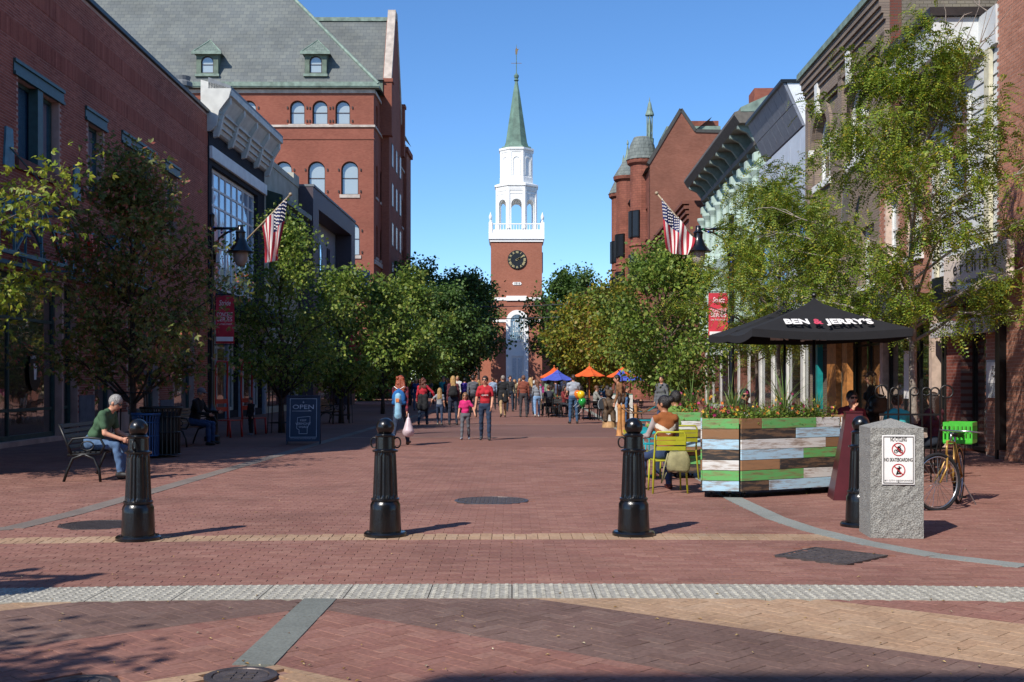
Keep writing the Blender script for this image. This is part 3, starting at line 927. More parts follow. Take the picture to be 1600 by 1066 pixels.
# ------------------------------------------------------------------ left: dark modern box
L4 = leftb('purple_clad_building', 'dark purple-brown modern building with a projecting frame around pale panels', LL, L3.O.y + w3 * L3.u.y + .03)
w4 = L4.sp(536); h4 = 12.0
m_pur = plain('purple_brown_panel', '43363d', rough=.55, var=.08)
s = MB(); s.box(0, w4, .25, 14, 0, h4 - .6); L4.p('wall', s, plain('pale_grey_panel', '8c8f93', rough=.6, var=.08))
s = MB(); s.box(0, 1.6, -.8, .24, 0, h4); s.box(w4 - 1.5, w4, -.8, .24, 0, h4 - .01); s.box(1.6, w4 - 1.5, -.8, .24, h4 - 1.0, h4 - .003); L4.p('frame', s, m_pur)
s = MB(); s.box(-.03, w4 + .03, -.85, 14, h4, h4 + .12); L4.p('coping', s, m_grey)
for k in range(4):
    a = 2.0 + (w4 - 4) * k / 4
    s = MB(); s.box(a, a + .9, .2, .245, 4.2, 9.8); f = L4.p('window', s, m_black)
    s = MB(); s.quad((a + .06, .195, 4.3), (a + .84, .195, 4.3), (a + .84, .195, 9.7), (a + .06, .195, 9.7)); L4.p('pane', s, m_glass_sky, f)
s = MB(); s.box(1.7, w4 - 1.6, .1, .24, .2, 3.6); f = L4.p('shop_window', s, m_black)
s = MB(); s.quad((1.9, .095, .4), (w4 - 1.8, .095, .4), (w4 - 1.8, .095, 3.4), (1.9, .095, 3.4)); L4.p('pane', s, m_glass_d, f)
bs = empty('blue_sign', lat(-12.0, L4.O.y + w4 + 1.2), 0, 'bright blue projecting bank sign with white letters behind the trees', 'sign')
c = at(557, 440, bs.location.y); 
s = MB(); s.box(-.9, .9, -.12, .12, c.z - .95, c.z + .75, .05); s.build('panel', plain('sign_blue', '1b4fa0', rough=.4), bs)
text('lettering', 'KeyB', .7, m_swht, bs, (0, -.13, c.z - .35), extrude=.005, width=1.5)
s = MB(); s.bar((-.9, 0, c.z), (-1.6, 0, c.z), .08); s.build('bracket', m_black, bs)
bs.location.x = c.x

# ------------------------------------------------------------------ big red brick building with slate roof (five storeys)
MD = 95.7                                            # depth of its south front
mx = lambda px: gx(px, MD)
mz = lambda py: CH + (HY - py) / F * MD
TX0, TX1 = mx(180), mx(584)
TL = TX1 - TX0
TB = Bld('temple_building', 'tall red brick building with arched windows and huge grey slate roof', 'building', (TX0, MD, 0), (0, 1))
# local frame: x along the south front, -y towards the viewer
TB.u = Vector((1, 0, 0)); TB.n = Vector((0, -1, 0)); TB.rz = 0; TB.e.rotation_euler = (0, 0, 0)
m_tb = brickmat('warm_red_brick', '8a4f41', '965a4a', '86604f', bw=.22, bh=.075, msize=.006, plane='sz', stain=.22, bump=.2, sscale=.3)
tt = lambda px: mx(px) - TX0
ztop = mz(139)
wins = []
for (a, b_) in ((377, 400), (453, 476), (488, 512), (524, 547), (300, 322), (335, 357)):
    wins.append((tt(a), tt(b_), mz(194), mz(157), (tt(b_) - tt(a)) / 2))
for (a, b_) in ((481, 508), (533, 560), (429, 456), (377, 404)):
    wins.append((tt(a), tt(b_), mz(304), mz(252), (tt(b_) - tt(a)) / 2))
for (a, b_) in ((481, 508), (535, 562), (429, 456)):
    wins.append((tt(a), tt(b_), mz(399), mz(347), (tt(b_) - tt(a)) / 2))
w = wall_mesh(0, TL, 0, ztop, wins, .35)
TB.p('wall', w, m_tb)
for o in wins:
    sash(TB, *o, rev=.35, fr=.09, fmat=plain('brown_sash', '3c2c28'), gmat=m_glass_p, sill=(.28, m_stone))
    for sx in (-1, 1):
        for zz in (o[2] + .25, o[3] - o[4]):
            s = MB(); xx = (o[0] - .2) if sx < 0 else (o[1] + .2); s.box(xx - .05, xx + .05, -.08, -.002, zz - .1, zz + .1); TB.p('shutter_hook', s, MATS['brown_sash'])
def band(z0, z1_, dy, mat, nm='string_course'):
    s = MB(); s.box(0, TL + dy, -dy, -.002, z0, z1_)
    TB.p(nm, s, mat)
band(mz(146), mz(140.5), .12, m_stone); band(mz(199), mz(195.5), .12, m_stone); band(mz(218), mz(216), .06, m_tb)
s = MB(); s.box(-1, TL + .5, -.5, .4, ztop, ztop + .25); s.box(-1, TL + .55, -.56, -.5, ztop + .1, ztop + .45); TB.p('gutter', s, m_copper)
# side (street) front, receding; runs along the street
sd = Vector((VX, 1, 0)).normalized()
TS = Bld('temple_street_front', None, None, (TX1, MD, 0), (sd.x, sd.y))
TS.e.parent = TB.e; TS.e.location = (TL, 0, 0); TS.e.name = 'street_front'
Ls = 25.5
swin = []
for fl, (za, zb) in enumerate(((mz(399), mz(347)), (mz(304), mz(252)), (mz(194), mz(157)))):
    for k in range(9):
        a = 1.3 + k * 2.65
        swin.append((a, a + 1.25, za, zb, .62))
for k in range(8): swin.append((1.4 + k * 3.0, 1.4 + k * 3.0 + 1.8, .4, 3.8, 0))
w = wall_mesh(.01, Ls, 0, ztop, swin, .3); w.quad((Ls, 0, 0), (Ls, 24, 0), (Ls, 24, ztop), (Ls, 0, ztop)); TS.p('street_wall', w, m_tb)
for o in swin:
    sash(TS, *o, rev=.3, fr=.09, fmat=MATS['brown_sash'], gmat=m_glass, sill=(.22, m_stone) if o[2] > 2 else None, name='side_window')
s = MB()
for (za, zb) in ((mz(146), mz(141)), (mz(199), mz(195.5)), (mz(412), mz(405))): s.box(.2, Ls, -.14, -.003, za, zb)
TS.p('side_course', s, m_stone)
# the gabled centre of the street front, with parapet walls either side
g0, g1 = 4.6, 13.6
zr = CH + (HY - 36) / F * (MD + 9.1)
s = MB(); s.plate([(g0, 0.2), (g1, .2), (g1, ztop), ((g0 + g1) / 2 + .7, zr + .2), ((g0 + g1) / 2 - .7, zr + .2), (g0, ztop)], -.7, -.02); TS.p('gable_wall', s, m_tb)
cgx = (g0 + g1) / 2
for (xa, xb) in ((g0, cgx - .7), (g1, cgx + .7)):
    s = MB(); dx = xb - xa; dz = zr + .2 - ztop
    s.plate([(xa - .35 * (1 if dx > 0 else -1), ztop - .2), (xb, zr + .9), (xb, zr + .2), (xa, ztop - .6)] if dx < 0 else [(xa - .35, ztop - .2), (xa, ztop - .6), (xb, zr + .2), (xb, zr + .9)], -.8, -.1)
    TS.p('gable_coping', s, m_stone)
s = MB(); s.plate([(cgx - .75, zr + .2), (cgx + .75, zr + .2), (cgx + .75, zr + .95), (cgx - .75, zr + .95)], -.8, -.1); TS.p('gable_peak', s, m_stone)
for c in (g0 - .2, g1 + .2):
    s = MB(); s.box(c - .45, c + .45, -1.0, .3, ztop - 3, ztop + 1.6); s.box(c - .55, c + .55, -1.1, .4, ztop + 1.6, ztop + 1.9); TS.p('pier', s, m_tb)
for zz in (3, 6.5, 10, 13.5, 17, 20.5):
    for k in range(3):
        a = g0 + 1.6 + k * 2.9
        s = MB(); s.box(a, a + 1.2, -.73, -.71, zz, zz + 2.1); f = TS.p('gable_window', s, MATS['brown_sash'])
        s = MB(); s.quad((a + .1, -.735, zz + .1), (a + 1.1, -.735, zz + .1), (a + 1.1, -.735, zz + 2.0), (a + .1, -.735, zz + 2.0)); TS.p('pane', s, plain('dim_pane', '20242a', rough=.3), f)
# main slate roof: a great hip rising from the gutter
m_slate = brickmat('grey_slate', '666b6b', '737773', '4e5356', bw=.55, bh=.34, msize=.012, plane='xz', stain=.3, bump=.5, sscale=.25, rough=.7)
zs = ztop + .3; za_ = zs + 17.5
ex, ey = TL + .45, -.5
s = MB()
# hip line seen at (590,130) -> (470,0)
rise = 17.5; run = 8.8
hipx = ex - (mx(590) - mx(463)) * (rise / (mz(-8) - mz(130)))
s.quad((-12, ey, zs), (ex, ey, zs), (hipx, run, za_), (-12, run, za_))
TB.p('roof_south_slope', s, m_slate)
s = MB(); s.quad((ex, ey, zs), (ex + Ls * sd.x * 0 + .45, Ls, zs), (hipx, Ls - run, za_), (hipx, run, za_)); rf = TB.p('roof_street_slope', s, brickmat('grey_slate_side', '666b6b', '737773', '4e5356', bw=.55, bh=.34, msize=.012, plane='yz', stain=.3, bump=.5, sscale=.25, rough=.7))
s = MB(); s.tube([(ex, ey, zs), (hipx, run, za_)], .16, 6); TB.p('hip_ridge', s, m_copper)
# cross gable roof to the street
gy = cgx
rx0 = tt(500); zr2 = mz(40)
s = MB()
gl = Vector((TL + sd.x * gy, gy, 0))
for sg in (-1, 1):
    s.quad((gl.x - .0, gy + sg * 4.5, ztop), (gl.x, gy, zr + .2), (rx0 - 8, gy, zr + .2), (rx0 - 8, gy + sg * 4.5, ztop))
TB.p('cross_gable_roof', s, m_slate)
s = MB(); s.bar((rx0 - 8, gy, zr + .3), (gl.x, gy, zr + .3), .35); TB.p('ridge_cap', s, m_copper)
# dormers
def dormer(px, py_base, px0, px1, pyt, pyp):
    """small hipped dormer on the south slope"""
    xa, xb = tt(px0), tt(px1); zb = mz(py_base); zt = mz(pyt); zp_ = mz(pyp); c = (xa + xb) / 2
    yf = ey + (zb - zs) / rise * (run - ey) - .1
    yk = lambda z: ey + (z - zs) / rise * (run - ey) + .1
    W = xb - xa
    wo = [(c - .52, c + .52, zb + .3, zb + 1.72, .5)]
    w = wall_mesh(xa, xb, zb, zt, wo, .2, y=yf)
    for x in (xa, xb): w.quad((x, yf, zb), (x, yf, zt), (x, yk(zt), zt), (x, yf + .05, zb))
    body = TB.p('dormer', w, plain('dormer_copper', '5b6a5c', rough=.7, var=.2, scale=2))
    sash(TB, *wo[0], rev=.2, fr=.08, fmat=MATS['brown_sash'], gmat=m_glass_p, y=yf, parent=body)
    s = MB(); e = .28; yb = yk(zp_)
    s.add([(xa - e, yf - e, zt), (xb + e, yf - e, zt), (xb + e, yk(zt), zt), (xa - e, yk(zt), zt), (c, yf + 1.0, zp_), (c, yb, zp_)],
          [(0, 1, 4), (1, 2, 5, 4), (3, 0, 4, 5), (0, 3, 2, 1)])
    hp = MB(); hp.tube([(xa - e, yf - e, zt), (c, yf + 1.0, zp_), (xb + e, yf - e, zt)], .07, 5); hp.tube([(c, yf + 1.0, zp_), (c, yb, zp_)], .07, 5); TB.p('dormer_hip', hp, m_copper, body)
    TB.p('dormer_roof', s, brickmat('dormer_slate', '65726a', '758078', '4a5652', bw=.4, bh=.25, msize=.012, plane='xz', stain=.3, sscale=.3), body)
    s = MB(); s.box(xa - e - .05, xb + e + .05, yf - e - .06, yf - e + .1, zt - .18, zt + .05); s.box(xa - .1, xb + .1, yf - .15, yf + .1, zb, zb + .2); TB.p('dormer_trim', s, m_copper, body)
dormer(0, 121, 308, 342, 84, 59)
dormer(0, 121, 477, 511, 84, 59)
# side dormer, chimney vent, pipe
s = MB(); a = Vector((tt(566), 4.6, 0)); s.box(tt(566), tt(590), 3.8, 6.2, mz(132), mz(107)); bd = TB.p('side_dormer', s, MATS['dormer_copper'])
s = MB(); s.add([(tt(563), 3.6, mz(107)), (tt(592), 3.6, mz(107)), (tt(592), 6.4, mz(107)), (tt(563), 6.4, mz(107)), (tt(548), 5.2, mz(84)), (tt(576), 5.2, mz(84))], [(0, 1, 5, 4), (2, 3, 4, 5), (1, 2, 5), (3, 0, 4)]); TB.p('side_dormer_roof', s, m_slate, bd)
s = MB(); s.box(tt(495), tt(502), 10, 11, mz(45), mz(30)); s.box(tt(493), tt(504), 9.8, 11.2, mz(30), mz(26)); TB.p('vent', s, m_grey)
# far projecting end bay of the street front
s = MB(); s.box(Ls - 4.0, Ls, -.3, -.03, 0, ztop - 1.0); s.box(Ls - 4.3, Ls + .2, -.5, -.04, ztop - 1.0, ztop - .5); TS.p('end_bay', s, m_tb)

# roof clutter seen over the dark brick building
vp = empty('roof_vent', tuple(L1.O + L1.u * (xe - 1.5) - L1.n * .6)[:2] + (H1 + .13,), 0, 'short metal roof vent pipe at the end of the dark brick parapet', 'vent')
s = MB(); s.lathe([(.22, 0), (.22, .55), (.36, .56), (.36, .72), (.25, .8), (.3, .95), (.12, 1.0)], 14); s.build('pipe', m_grey, vp)
# ------------------------------------------------------------------ church: brick tower, white belfry, green spire
CD = 150.0
ct = lambda px: gx(px, CD) - gx(807, CD)
cz = lambda py: CH + (HY - py) / F * CD
ch = empty('church', (gx(807, CD), CD, 0), 0, 'brick church with black clock, white octagonal belfry and green copper spire', 'church')
m_cb = brickmat('church_brick', '9c604c', 'a86b56', '9a7261', bw=.22, bh=.075, msize=.006, plane='sz', stain=.16, bump=.15, sscale=.25)
m_cw = plain('church_white', 'eeeeea', rough=.5, var=.03, scale=1)
class CB:                                            # lets sash() build in the church's frame
    e = ch
    def p(s, name, mb, mat, parent=None, smooth=False): return mb.build(name, mat, parent or ch, smooth)
cb = CB()
hw = ct(847); D2 = hw * 2
arch = [(ct(794), ct(822), 0.3, cz(489), ct(821) - ct(808))]
w = wall_mesh(-hw, hw, 0, cz(372), arch, .45); block_back(w, -hw, hw, 0, cz(372), D2); cb.p('tower_wall', w, m_cb)
# the nave behind
s = MB(); nz = cz(505); nx = ct(742); s.plate([(-9.5, 0), (9.5, 0), (9.5, nz), (0, nz + 5), (-9.5, nz)], D2 * .7, D2 * .7 + 26); nv = cb.p('nave_wall', s, m_cb)
s = MB(); s.plate([(-10, nz - .2), (-10, nz + .1), (0, nz + 5.4), (10, nz + .1), (10, nz - .2), (0, nz + 5.05)][::-1], D2 * .66, D2 * .7 + 26.5); cb.p('nave_roof', s, m_grey)
s = MB(); s.box(-9.8, -hw - .02, D2 * .6, D2 * .69, nz - .8, nz); cb.p('nave_cornice', s, m_cw)
s = MB(); s.box(ct(741) - .4, ct(741) + .4, D2 + 6, D2 + 7, nz, cz(424)); s.box(ct(741) - .5, ct(741) + .5, D2 + 5.9, D2 + 7.1, cz(424), cz(422.5)); cb.p('chimney', s, m_cb)
# white arched door bay
xa, xb, za, zb, rs = arch[0]
s = MB(); n = 14; cx = (xa + xb) / 2; r1 = (xb - xa) / 2 + .28; r0 = (xb - xa) / 2 - .3
for i in range(n):
    a0, a1 = PI * i / n, PI * (i + 1) / n
    zc = zb - rs
    q = [(cx - r1 * math.cos(a0), zc + r1 * math.sin(a0)), (cx - r0 * math.cos(a0), zc + r0 * math.sin(a0)), (cx - r0 * math.cos(a1), zc + r0 * math.sin(a1)), (cx - r1 * math.cos(a1), zc + r1 * math.sin(a1))]
    s.plate(q, -.16, .2)
s.box(cx - r1, cx - r0, -.16, .2, .3, zc); s.box(cx + r0, cx + r1, -.16, .2, .3, zc)
cb.p('arch_surround', s, m_cw)
gw = r0 - .1
s = MB(); s.box(cx - r0, cx + r0, .22, .36, .3, cz(532)); s.box(cx - r0, cx + r0, .12, .22, cz(557), cz(553)); s.box(cx - r0, cx + r0, .12, .22, cz(534), cz(531)); dr = cb.p('door_panel', s, m_cw)
for sx in (-1, 1):
    s = MB(); s.box(cx + sx * .08, cx + sx * (r0 - .25), .17, .22, .5, cz(560)); cb.p('door', s, plain('door_white', 'c9cfd2', rough=.5), dr)
gz0, gz1 = cz(531), zc + r0
s = MB()
arcp = [(cx - r0 * math.cos(PI * i / n), zc + r0 * math.sin(PI * i / n)) for i in range(n + 1)]
s.quad(*[(x, .3, z) for x, z in ([(cx - r0, gz0), (cx + r0, gz0)] + arcp[::-1])]); win = cb.p('fan_window', s, m_glass)
s = MB()
for k in range(-3, 4):
    xx = cx + k * r0 / 3.6; zt = zc + math.sqrt(max(0, r0 ** 2 - (xx - cx) ** 2)) * .98; s.box(xx - .035, xx + .035, .22, .29, gz0, zt)
zz = gz0 + .5
while zz < gz1 - .2:
    hw2 = r0 if zz < zc else math.sqrt(max(0, r0 ** 2 - (zz - zc) ** 2)); s.box(cx - hw2, cx + hw2, .225, .285, zz - .035, zz + .035); zz += .62
cb.p('glazing_bars', s, m_cw, win)
for (pa, pb, ya, yb, dy) in ((770, 846, 465, 469.5, .1), (791, 823, 462.5, 470, .18), (770, 793, 499.5, 503.5, .1), (823, 846, 499.5, 503.5, .1)):
    s = MB(); s.box(ct(pa), ct(pb), -dy, -.003, cz(yb), cz(ya)); cb.p('white_band', s, m_cw)
# clock
clk = MB(); 
def disc(mb, cx, cz_, r, y0, y1, n=40):
    mb.plate([(cx + r * math.cos(2 * PI * i / n), cz_ + r * math.sin(2 * PI * i / n)) for i in range(n)], y0, y1)
kx, kz, kr = ct(808), cz(406), ct(822) - ct(807.6)
disc(clk, kx, kz, kr, -.18, 0); ck = cb.p('clock_face', clk, plain('clock_black', '15181a', rough=.4))
m_gold = plain('clock_gold', 'b5a97a', rough=.45, var=.1)
for i, t in enumerate(['XII', 'I', 'II', 'III', 'IIII', 'V', 'VI', 'VII', 'VIII', 'IX', 'X', 'XI']):
    a = -2 * PI * i / 12
    o = text('numeral', t, kr * .3, m_gold, ck, (kx - math.sin(a) * kr * .8, -.2, kz + math.cos(a) * kr * .8), extrude=.01, bold=.015, width=kr * .1 * len(t) if len(t) > 1 else None)
    o.matrix_basis = Matrix.Translation(o.location) @ Matrix.Rotation(-a, 4, 'Y') @ Matrix.Rotation(R(90), 4, 'X')
def hand(L, an, w):
    s = MB(); dx, dz = math.sin(an), math.cos(an)
    p = lambda f, o: (kx + dx * f * L + dz * o, kz + dz * f * L - dx * o)
    s.plate([p(1, w * .45), p(1, -w * .45), p(-.2, -w), p(-.2, w)], -.26, -.22)
    cb.p('clock_hand', s, m_gold, ck)
hand(kr * .82, R(60), .09); hand(kr * .5, R(58), .12)
s = MB(); disc(s, kx, kz, kr * 1.04, -.1, 0); s.M = None; cb.p('clock_rim', s, plain('clock_rim_brown', '4a4036'), ck)
pl = MB(); pl.plate([(ct(802), cz(445.5)), (ct(813.5), cz(445.5)), (ct(815), cz(443.5)), (ct(813.5), cz(441)), (ct(802), cz(441)), (ct(800.5), cz(443.5))], -.08, -.002); p1816 = cb.p('date_stone', pl, m_cw)
text('date_lettering', '1816', .42, m_black, p1816, (ct(807.8), -.09, cz(443.3)), extrude=.005)
for px in (767.5, 848):
    s = MB(); s.box(ct(px) - .08, ct(px) + .08, 1.8, 4.2, cz(423), cz(392)); cb.p('side_clock', s, m_black)
# cornice, balustrade
e1 = ct(850.5)
s = MB(); a, b_ = cz(371.5), cz(364.5)
for (o_, z0_, z1_) in ((.15, cz(378), cz(374)), (.3, cz(374), a), (e1 - hw, a + .002, b_)):
    s.box(-hw - o_, hw + o_, -o_, D2 + o_, z0_, z1_)
cb.p('tower_cornice', s, m_cw)
bz0, bz1 = cz(363), cz(349)
s = MB(); r = hw + .05
for (x0_, x1_, y0_, y1_) in ((-r, r, 0, .16), (-r, r, D2 - .16, D2), (-r, -r + .16, .16, D2 - .16), (r - .16, r, .16, D2 - .16)):
    s.box(x0_, x1_, y0_, y1_, bz0 - .12, bz0 + .35); s.box(x0_, x1_, y0_, y1_, bz1 - .14, bz1)
rail = cb.p('balustrade', s, m_cw)
for i in range(19):
    x_ = -r + .3 + i * (2 * r - .6) / 18
    s = MB(); s.box(x_ - .035, x_ + .035, .04, .12, bz0 + .35, bz1 - .14); cb.p('baluster', s, m_cw, rail)
    s = MB(); s.box(x_ - .035, x_ + .035, D2 - .12, D2 - .04, bz0 + .35, bz1 - .14); cb.p('baluster', s, m_cw, rail)
for sx in (-1, 1):
    for yy in (.1, D2 - .1):
        s = MB(); s.box(sx * r - .24, sx * r + .24, yy - .24, yy + .24, bz0 - .12, bz1 + .12)
        s.lathe([(.1, 0), (.16, .1), (.1, .25), (.2, .5), (.22, .75), (.1, 1.05), (.02, 1.35)], 10, (sx * r, yy, bz1 + .12)); cb.p('corner_urn', s, m_cw, rail)
# octagonal belfry with open arches
cy = D2 / 2
def octa(ap): return [(ap / math.cos(PI / 8) * math.cos(PI / 8 + k * PI / 4), cy + ap / math.cos(PI / 8) * math.sin(PI / 8 + k * PI / 4)) for k in range(8)]
def octstack(name, rows, mat, parent=None):
    s = MB()
    s.lathe([(a / math.cos(PI / 8), z) for a, z in rows], 8, (0, cy, 0), a0=PI / 8)
    return cb.p(name, s, mat, parent)
ap = ct(838.6); fz0, fz1 = cz(362), cz(290)
s = MB()
side = 2 * ap * math.tan(PI / 8)
for k in range(8):
    an = k * PI / 4
    M = Matrix.Translation((0, cy, 0)) @ Matrix.Rotation(an, 4, 'Z')
    o_ = [(-side * .31, side * .31, fz0 + .2, cz(309), side * .31)]
    for yy, flip in ((-ap, 0), (-ap + .45, 1)):
        w = wall_mesh(-side / 2, side / 2, fz0, fz1, o_, .45 if not flip else 0, y=yy)
        s.M = M; s.add(w.v, w.f)
    s.box(-side / 2 - .03, -side / 2 + .2, -ap - .1, -ap, fz0, fz1); s.box(side / 2 - .2, side / 2 + .03, -ap - .1, -ap, fz0, fz1)
    s.box(-side * .5, side * .5, -ap - .05, -ap, cz(301), cz(300))
s.M = None
cb.p('belfry', s, m_cw)
e2 = ct(841.5)
octstack('belfry_cornice', [(ap + .05, fz1 - .5), (ap + .12, fz1 - .1), (e2 - .2, fz1), (e2, fz1 + .15), (e2, fz1 + .4), (ap - .3, fz1 + .6)], m_cw)
a2 = ct(832); uz0, uz1 = fz1 + .5, cz(230)
octstack('lantern', [(a2 + .1, uz0), (a2 + .1, uz0 + .9), (a2, uz0 + 1.0), (a2, uz1)], m_cw)
sd2 = 2 * a2 * math.tan(PI / 8)
for k in range(8):
    s = MB(); s.M = Matrix.Translation((0, cy, 0)) @ Matrix.Rotation(k * PI / 4, 4, 'Z')
    n = 8; hwp = sd2 * .28; z0_, z1_ = uz0 + 1.2, cz(247)
    arcs = [(-hwp * math.cos(PI * i / n), z1_ + hwp * math.sin(PI * i / n)) for i in range(n + 1)]
    for (p, q) in zip([(-hwp, z0_)] + arcs, arcs + [(hwp, z0_)]):
        s.bar((p[0], -a2 - .03, p[1]), (q[0], -a2 - .03, q[1]), .1, .1, up=(0, 1, 0))
    s.box(-sd2 / 2, -sd2 / 2 + .22, -a2 - .07, -a2, uz0 + 1, uz1 - .1); s.box(sd2 / 2 - .22, sd2 / 2, -a2 - .07, -a2, uz0 + 1, uz1 - .1)
    cb.p('blind_arch', s, m_cw)
e3 = ct(834.5)
octstack('lantern_cornice', [(a2 + .05, uz1 - .35), (e3 - .1, uz1 - .1), (e3, uz1), (e3, uz1 + .25), (a2 - .2, uz1 + .35)], m_cw)
sz0 = uz1 + .3
octstack('spire', [(ct(831), sz0), (ct(830), sz0 + .25), (ct(826.5), cz(223)), (ct(824), cz(216)), (ct(812.2), cz(135)), (ct(809.2), cz(118)), (.14, cz(116))], m_copper_d)
s = MB(); zf = cz(117); s.lathe([(.2, 0), (.34, .15), (.2, .35), (.3, .5), (.34, .75), (.16, 1.0), (.06, 1.15), (.045, 4.2), (.02, 4.9)], 12, (0, cy, zf))
fn = cb.p('finial', s, m_copper_d)
s = MB(); zv = cz(88); s.bar((-.7, cy, zv), (.7, cy, zv), .05); s.bar((0, cy - .7, zv), (0, cy + .7, zv), .05); zv = cz(68)
s.plate([(-.12, zv - .5), (.1, zv - .5), (.16, zv), (.34, zv + .25), (.1, zv + .2), (.02, zv + .5), (-.14, zv + .1)], cy - .04, cy + .04); cb.p('weathervane', s, plain('vane_gold', '8c6b3c', rough=.4, metal=.5), fn)

# ------------------------------------------------------------------ right side
def rightb(name, label, l, d1): return Bld(name, label, 'building', lat(l, d1), (VX, 1), right=True)
# local x of a right-hand building starts at its FAR end and runs towards the camera
RL = 9.2
# R1: orange red brick building at the frame edge
R1 = rightb('orange_brick_building', 'orange-red brick building at the right edge of the picture', RL - .06, 22.8)
m_b2 = pieces('orange_brick', lighten(['b27a62', 'b98068', 'bf866e', 'ad755d', 'c48c74'], 1.0), stain=.3, sscale=.6, bump=0)
m_b2o = pieces('orange_brick_single', lighten(['b27a62', 'b98068', 'bf866e', 'ad755d', 'c48c74'], 1.0), stain=.3, sscale=.6, src='object', bump=0)
m_mort2 = plain('mortar_pale', 'b8a292', rough=.95, var=.15)
LN = 11.0
s = MB(); s.box(0, LN, 0, 12, 0, 12.5); R1.p('wall', s, m_mort2)
bricks_on(R1, 0, LN, 0, 12.4, [], m_b2, m_b2o, seed=9, pick=lambda x, z: (x > 1.7, abs(z - 4) // 5, x))
# the end that looks over the white building
s = MB(); s.box(-.012, -.001, .02, 12, 9.0, 12.4); R1.p('end_wall', s, brickmat('end_brick', '9c5a45', 'a9654d', '9c8576', plane='yz'))
s = MB(); s.box(-.15, LN, -.15, 12, 12.5, 12.7); R1.p('coping', s, m_grey)
s = MB(); s.box(.3, .42, -.14, -.01, .2, 3.9); R1.p('downpipe', s, m_black)

# R2: white sided building with overhang, shop below
d2b = 26.75; R2 = rightb('white_sided_building', 'white clapboard building with boxed overhang above a glass shop entrance', RL, d2b)
LN2 = d2b - 22.82; xr = lambda px: R2.sp(px)
oh = 1.0
m_sid = plain('white_siding', 'c9cbc9', rough=.6, var=.07, scale=2)
s = MB(); s.box(0, LN2, .02, 12, 3.2, 8.6); R2.p('wall', s, m_sid)
k = 3.9; i = 0
while k < 8.3:                                        # clapboards
    s = MB(); s.side([(.018, k), (-.03, k + .01), (-.004, k + .26), (.018, k + .26)], .02, LN2 - .02); R2.p('clapboard', s, m_sid); k += .27
ob = MB(); ob.box(-.0, LN2 - .9, -oh, .018, 8.25, 9.05, .01); bx = R2.p('overhang', ob, m_sid)
for z in (8.45, 8.72):
    s = MB(); s.box(.02, LN2 - .92, -oh - .012, -oh - .001, z, z + .25); R2.p('fascia_board', s, m_sid, bx)
s = MB(); s.box(-.1, LN2 - .8, -oh - .12, 12, 9.05, 9.22); R2.p('roof_edge', s, plain('dark_brown_metal', '2e2826', rough=.5), bx)
s = MB(); s.box(LN2 - .9, LN2, -.1, .018, 8.25, 9.02); R2.p('fascia_return', s, m_sid, bx)
s = MB(); s.box(LN2 - .55, LN2 - .3, -.12, -.035, 3.9, 8.24); R2.p('corner_board', s, plain('cream_board', 'c9c3a8'))
s = MB(); s.box(.4, .55, -.1, -.035, 3.9, 8.24); R2.p('corner_board', s, MATS['cream_board'])
sash(R2, 1.2, 2.5, 5.5, 7.6, rev=.03, y=-.07, fr=.1, fmat=m_white, gmat=m_glass)
# cream sign
sx0, sx1 = R2.sp(1478, .5), R2.sp(1577, .5)
zA, zB = R2.zp(1530, 446, .5), R2.zp(1530, 388, .5)
s = MB(); s.box(sx0, sx1, -.55, -.4, zA, zB, .01); sg = R2.p('sign_board', s, plain('cream_sign', 'd8c9bb', rough=.6, var=.04))
text('sign_lettering', 'e r t h i n e', .42, m_black, sg, ((sx0 + sx1) / 2 + .05, -.556, (zA + zB) / 2 + .06), extrude=.003, width=(sx1 - sx0) * .68)
text('sign_small_lettering', 'B O U T I Q U E', .1, m_black, sg, ((sx0 + sx1) / 2, -.556, (zA + zB) / 2 - .25), extrude=.003)
s = MB(); s.lathe([(.07, -.4), (.09, .4)], 10); s.v = [((sx0 + sx1) / 2 + .2 + z * 1.2, -.7 + a, zA - .06 + b) for a, b, z in s.v]; R2.p('sign_lamp', s, m_white)
# lower board sign
zA, zB = R2.zp(1520, 523), R2.zp(1520, 506)
s = MB(); s.box(.3, LN2 - .15, -.16, -.06, zA, zB + .1, .006); sg = R2.p('entrance_sign', s, plain('pale_entrance_sign', 'b9b6b4', rough=.5, var=.04))
text('entrance_lettering', 'Threads Tailoring', .22, m_black, sg, ((LN2) / 2 + .3, -.165, (zA + zB) / 2 + .1), extrude=.002, width=LN2 * .6)
text('entrance_small_lettering', 'for Men and Women    2nd Floor', .12, m_black, sg, ((LN2) / 2 + .3, -.165, zA + .06), extrude=.002, width=LN2 * .6)
# ground floor: brick pier, glass doors, dark recess
xp0, xp1 = R2.sp(1537), R2.sp(1578)
s = MB(); s.box(xp0, LN2, .05, .8, 0, 3.2); pr = R2.p('brick_pier', s, m_mort2)
class _E: pass
_e2 = _E(); _e2.e = R2.e
bricks_on(_e2, xp0, LN2, .02, 3.15, [], m_b2, m_b2o, y=.05, seed=12, pick=lambda x, z: x)
s = MB(); zq0, zq1 = R2.zp(1555, 622), R2.zp(1555, 562); s.box(xp0 + .12, xp1 - .06, .0, .04, zq0, zq1); nb_ = R2.p('notice', s, plain('notice_grey', 'b6b8b6'))
s = MB(); s.box(xp0 + .17, xp1 - .12, -.006, -.001, zq0 + .3, zq1 - .05); R2.p('notice_paper', s, m_swht, nb_)
text('notice_lettering', 'Threads\nTailoring', .13, m_black, nb_, ((xp0 + xp1) / 2, -.009, zq1 - .25), extrude=.001)
s = MB(); s.box(.0, xp0 - .02, 1.2, 1.3, 0, 3.2); R2.p('recess_wall', s, m_black)
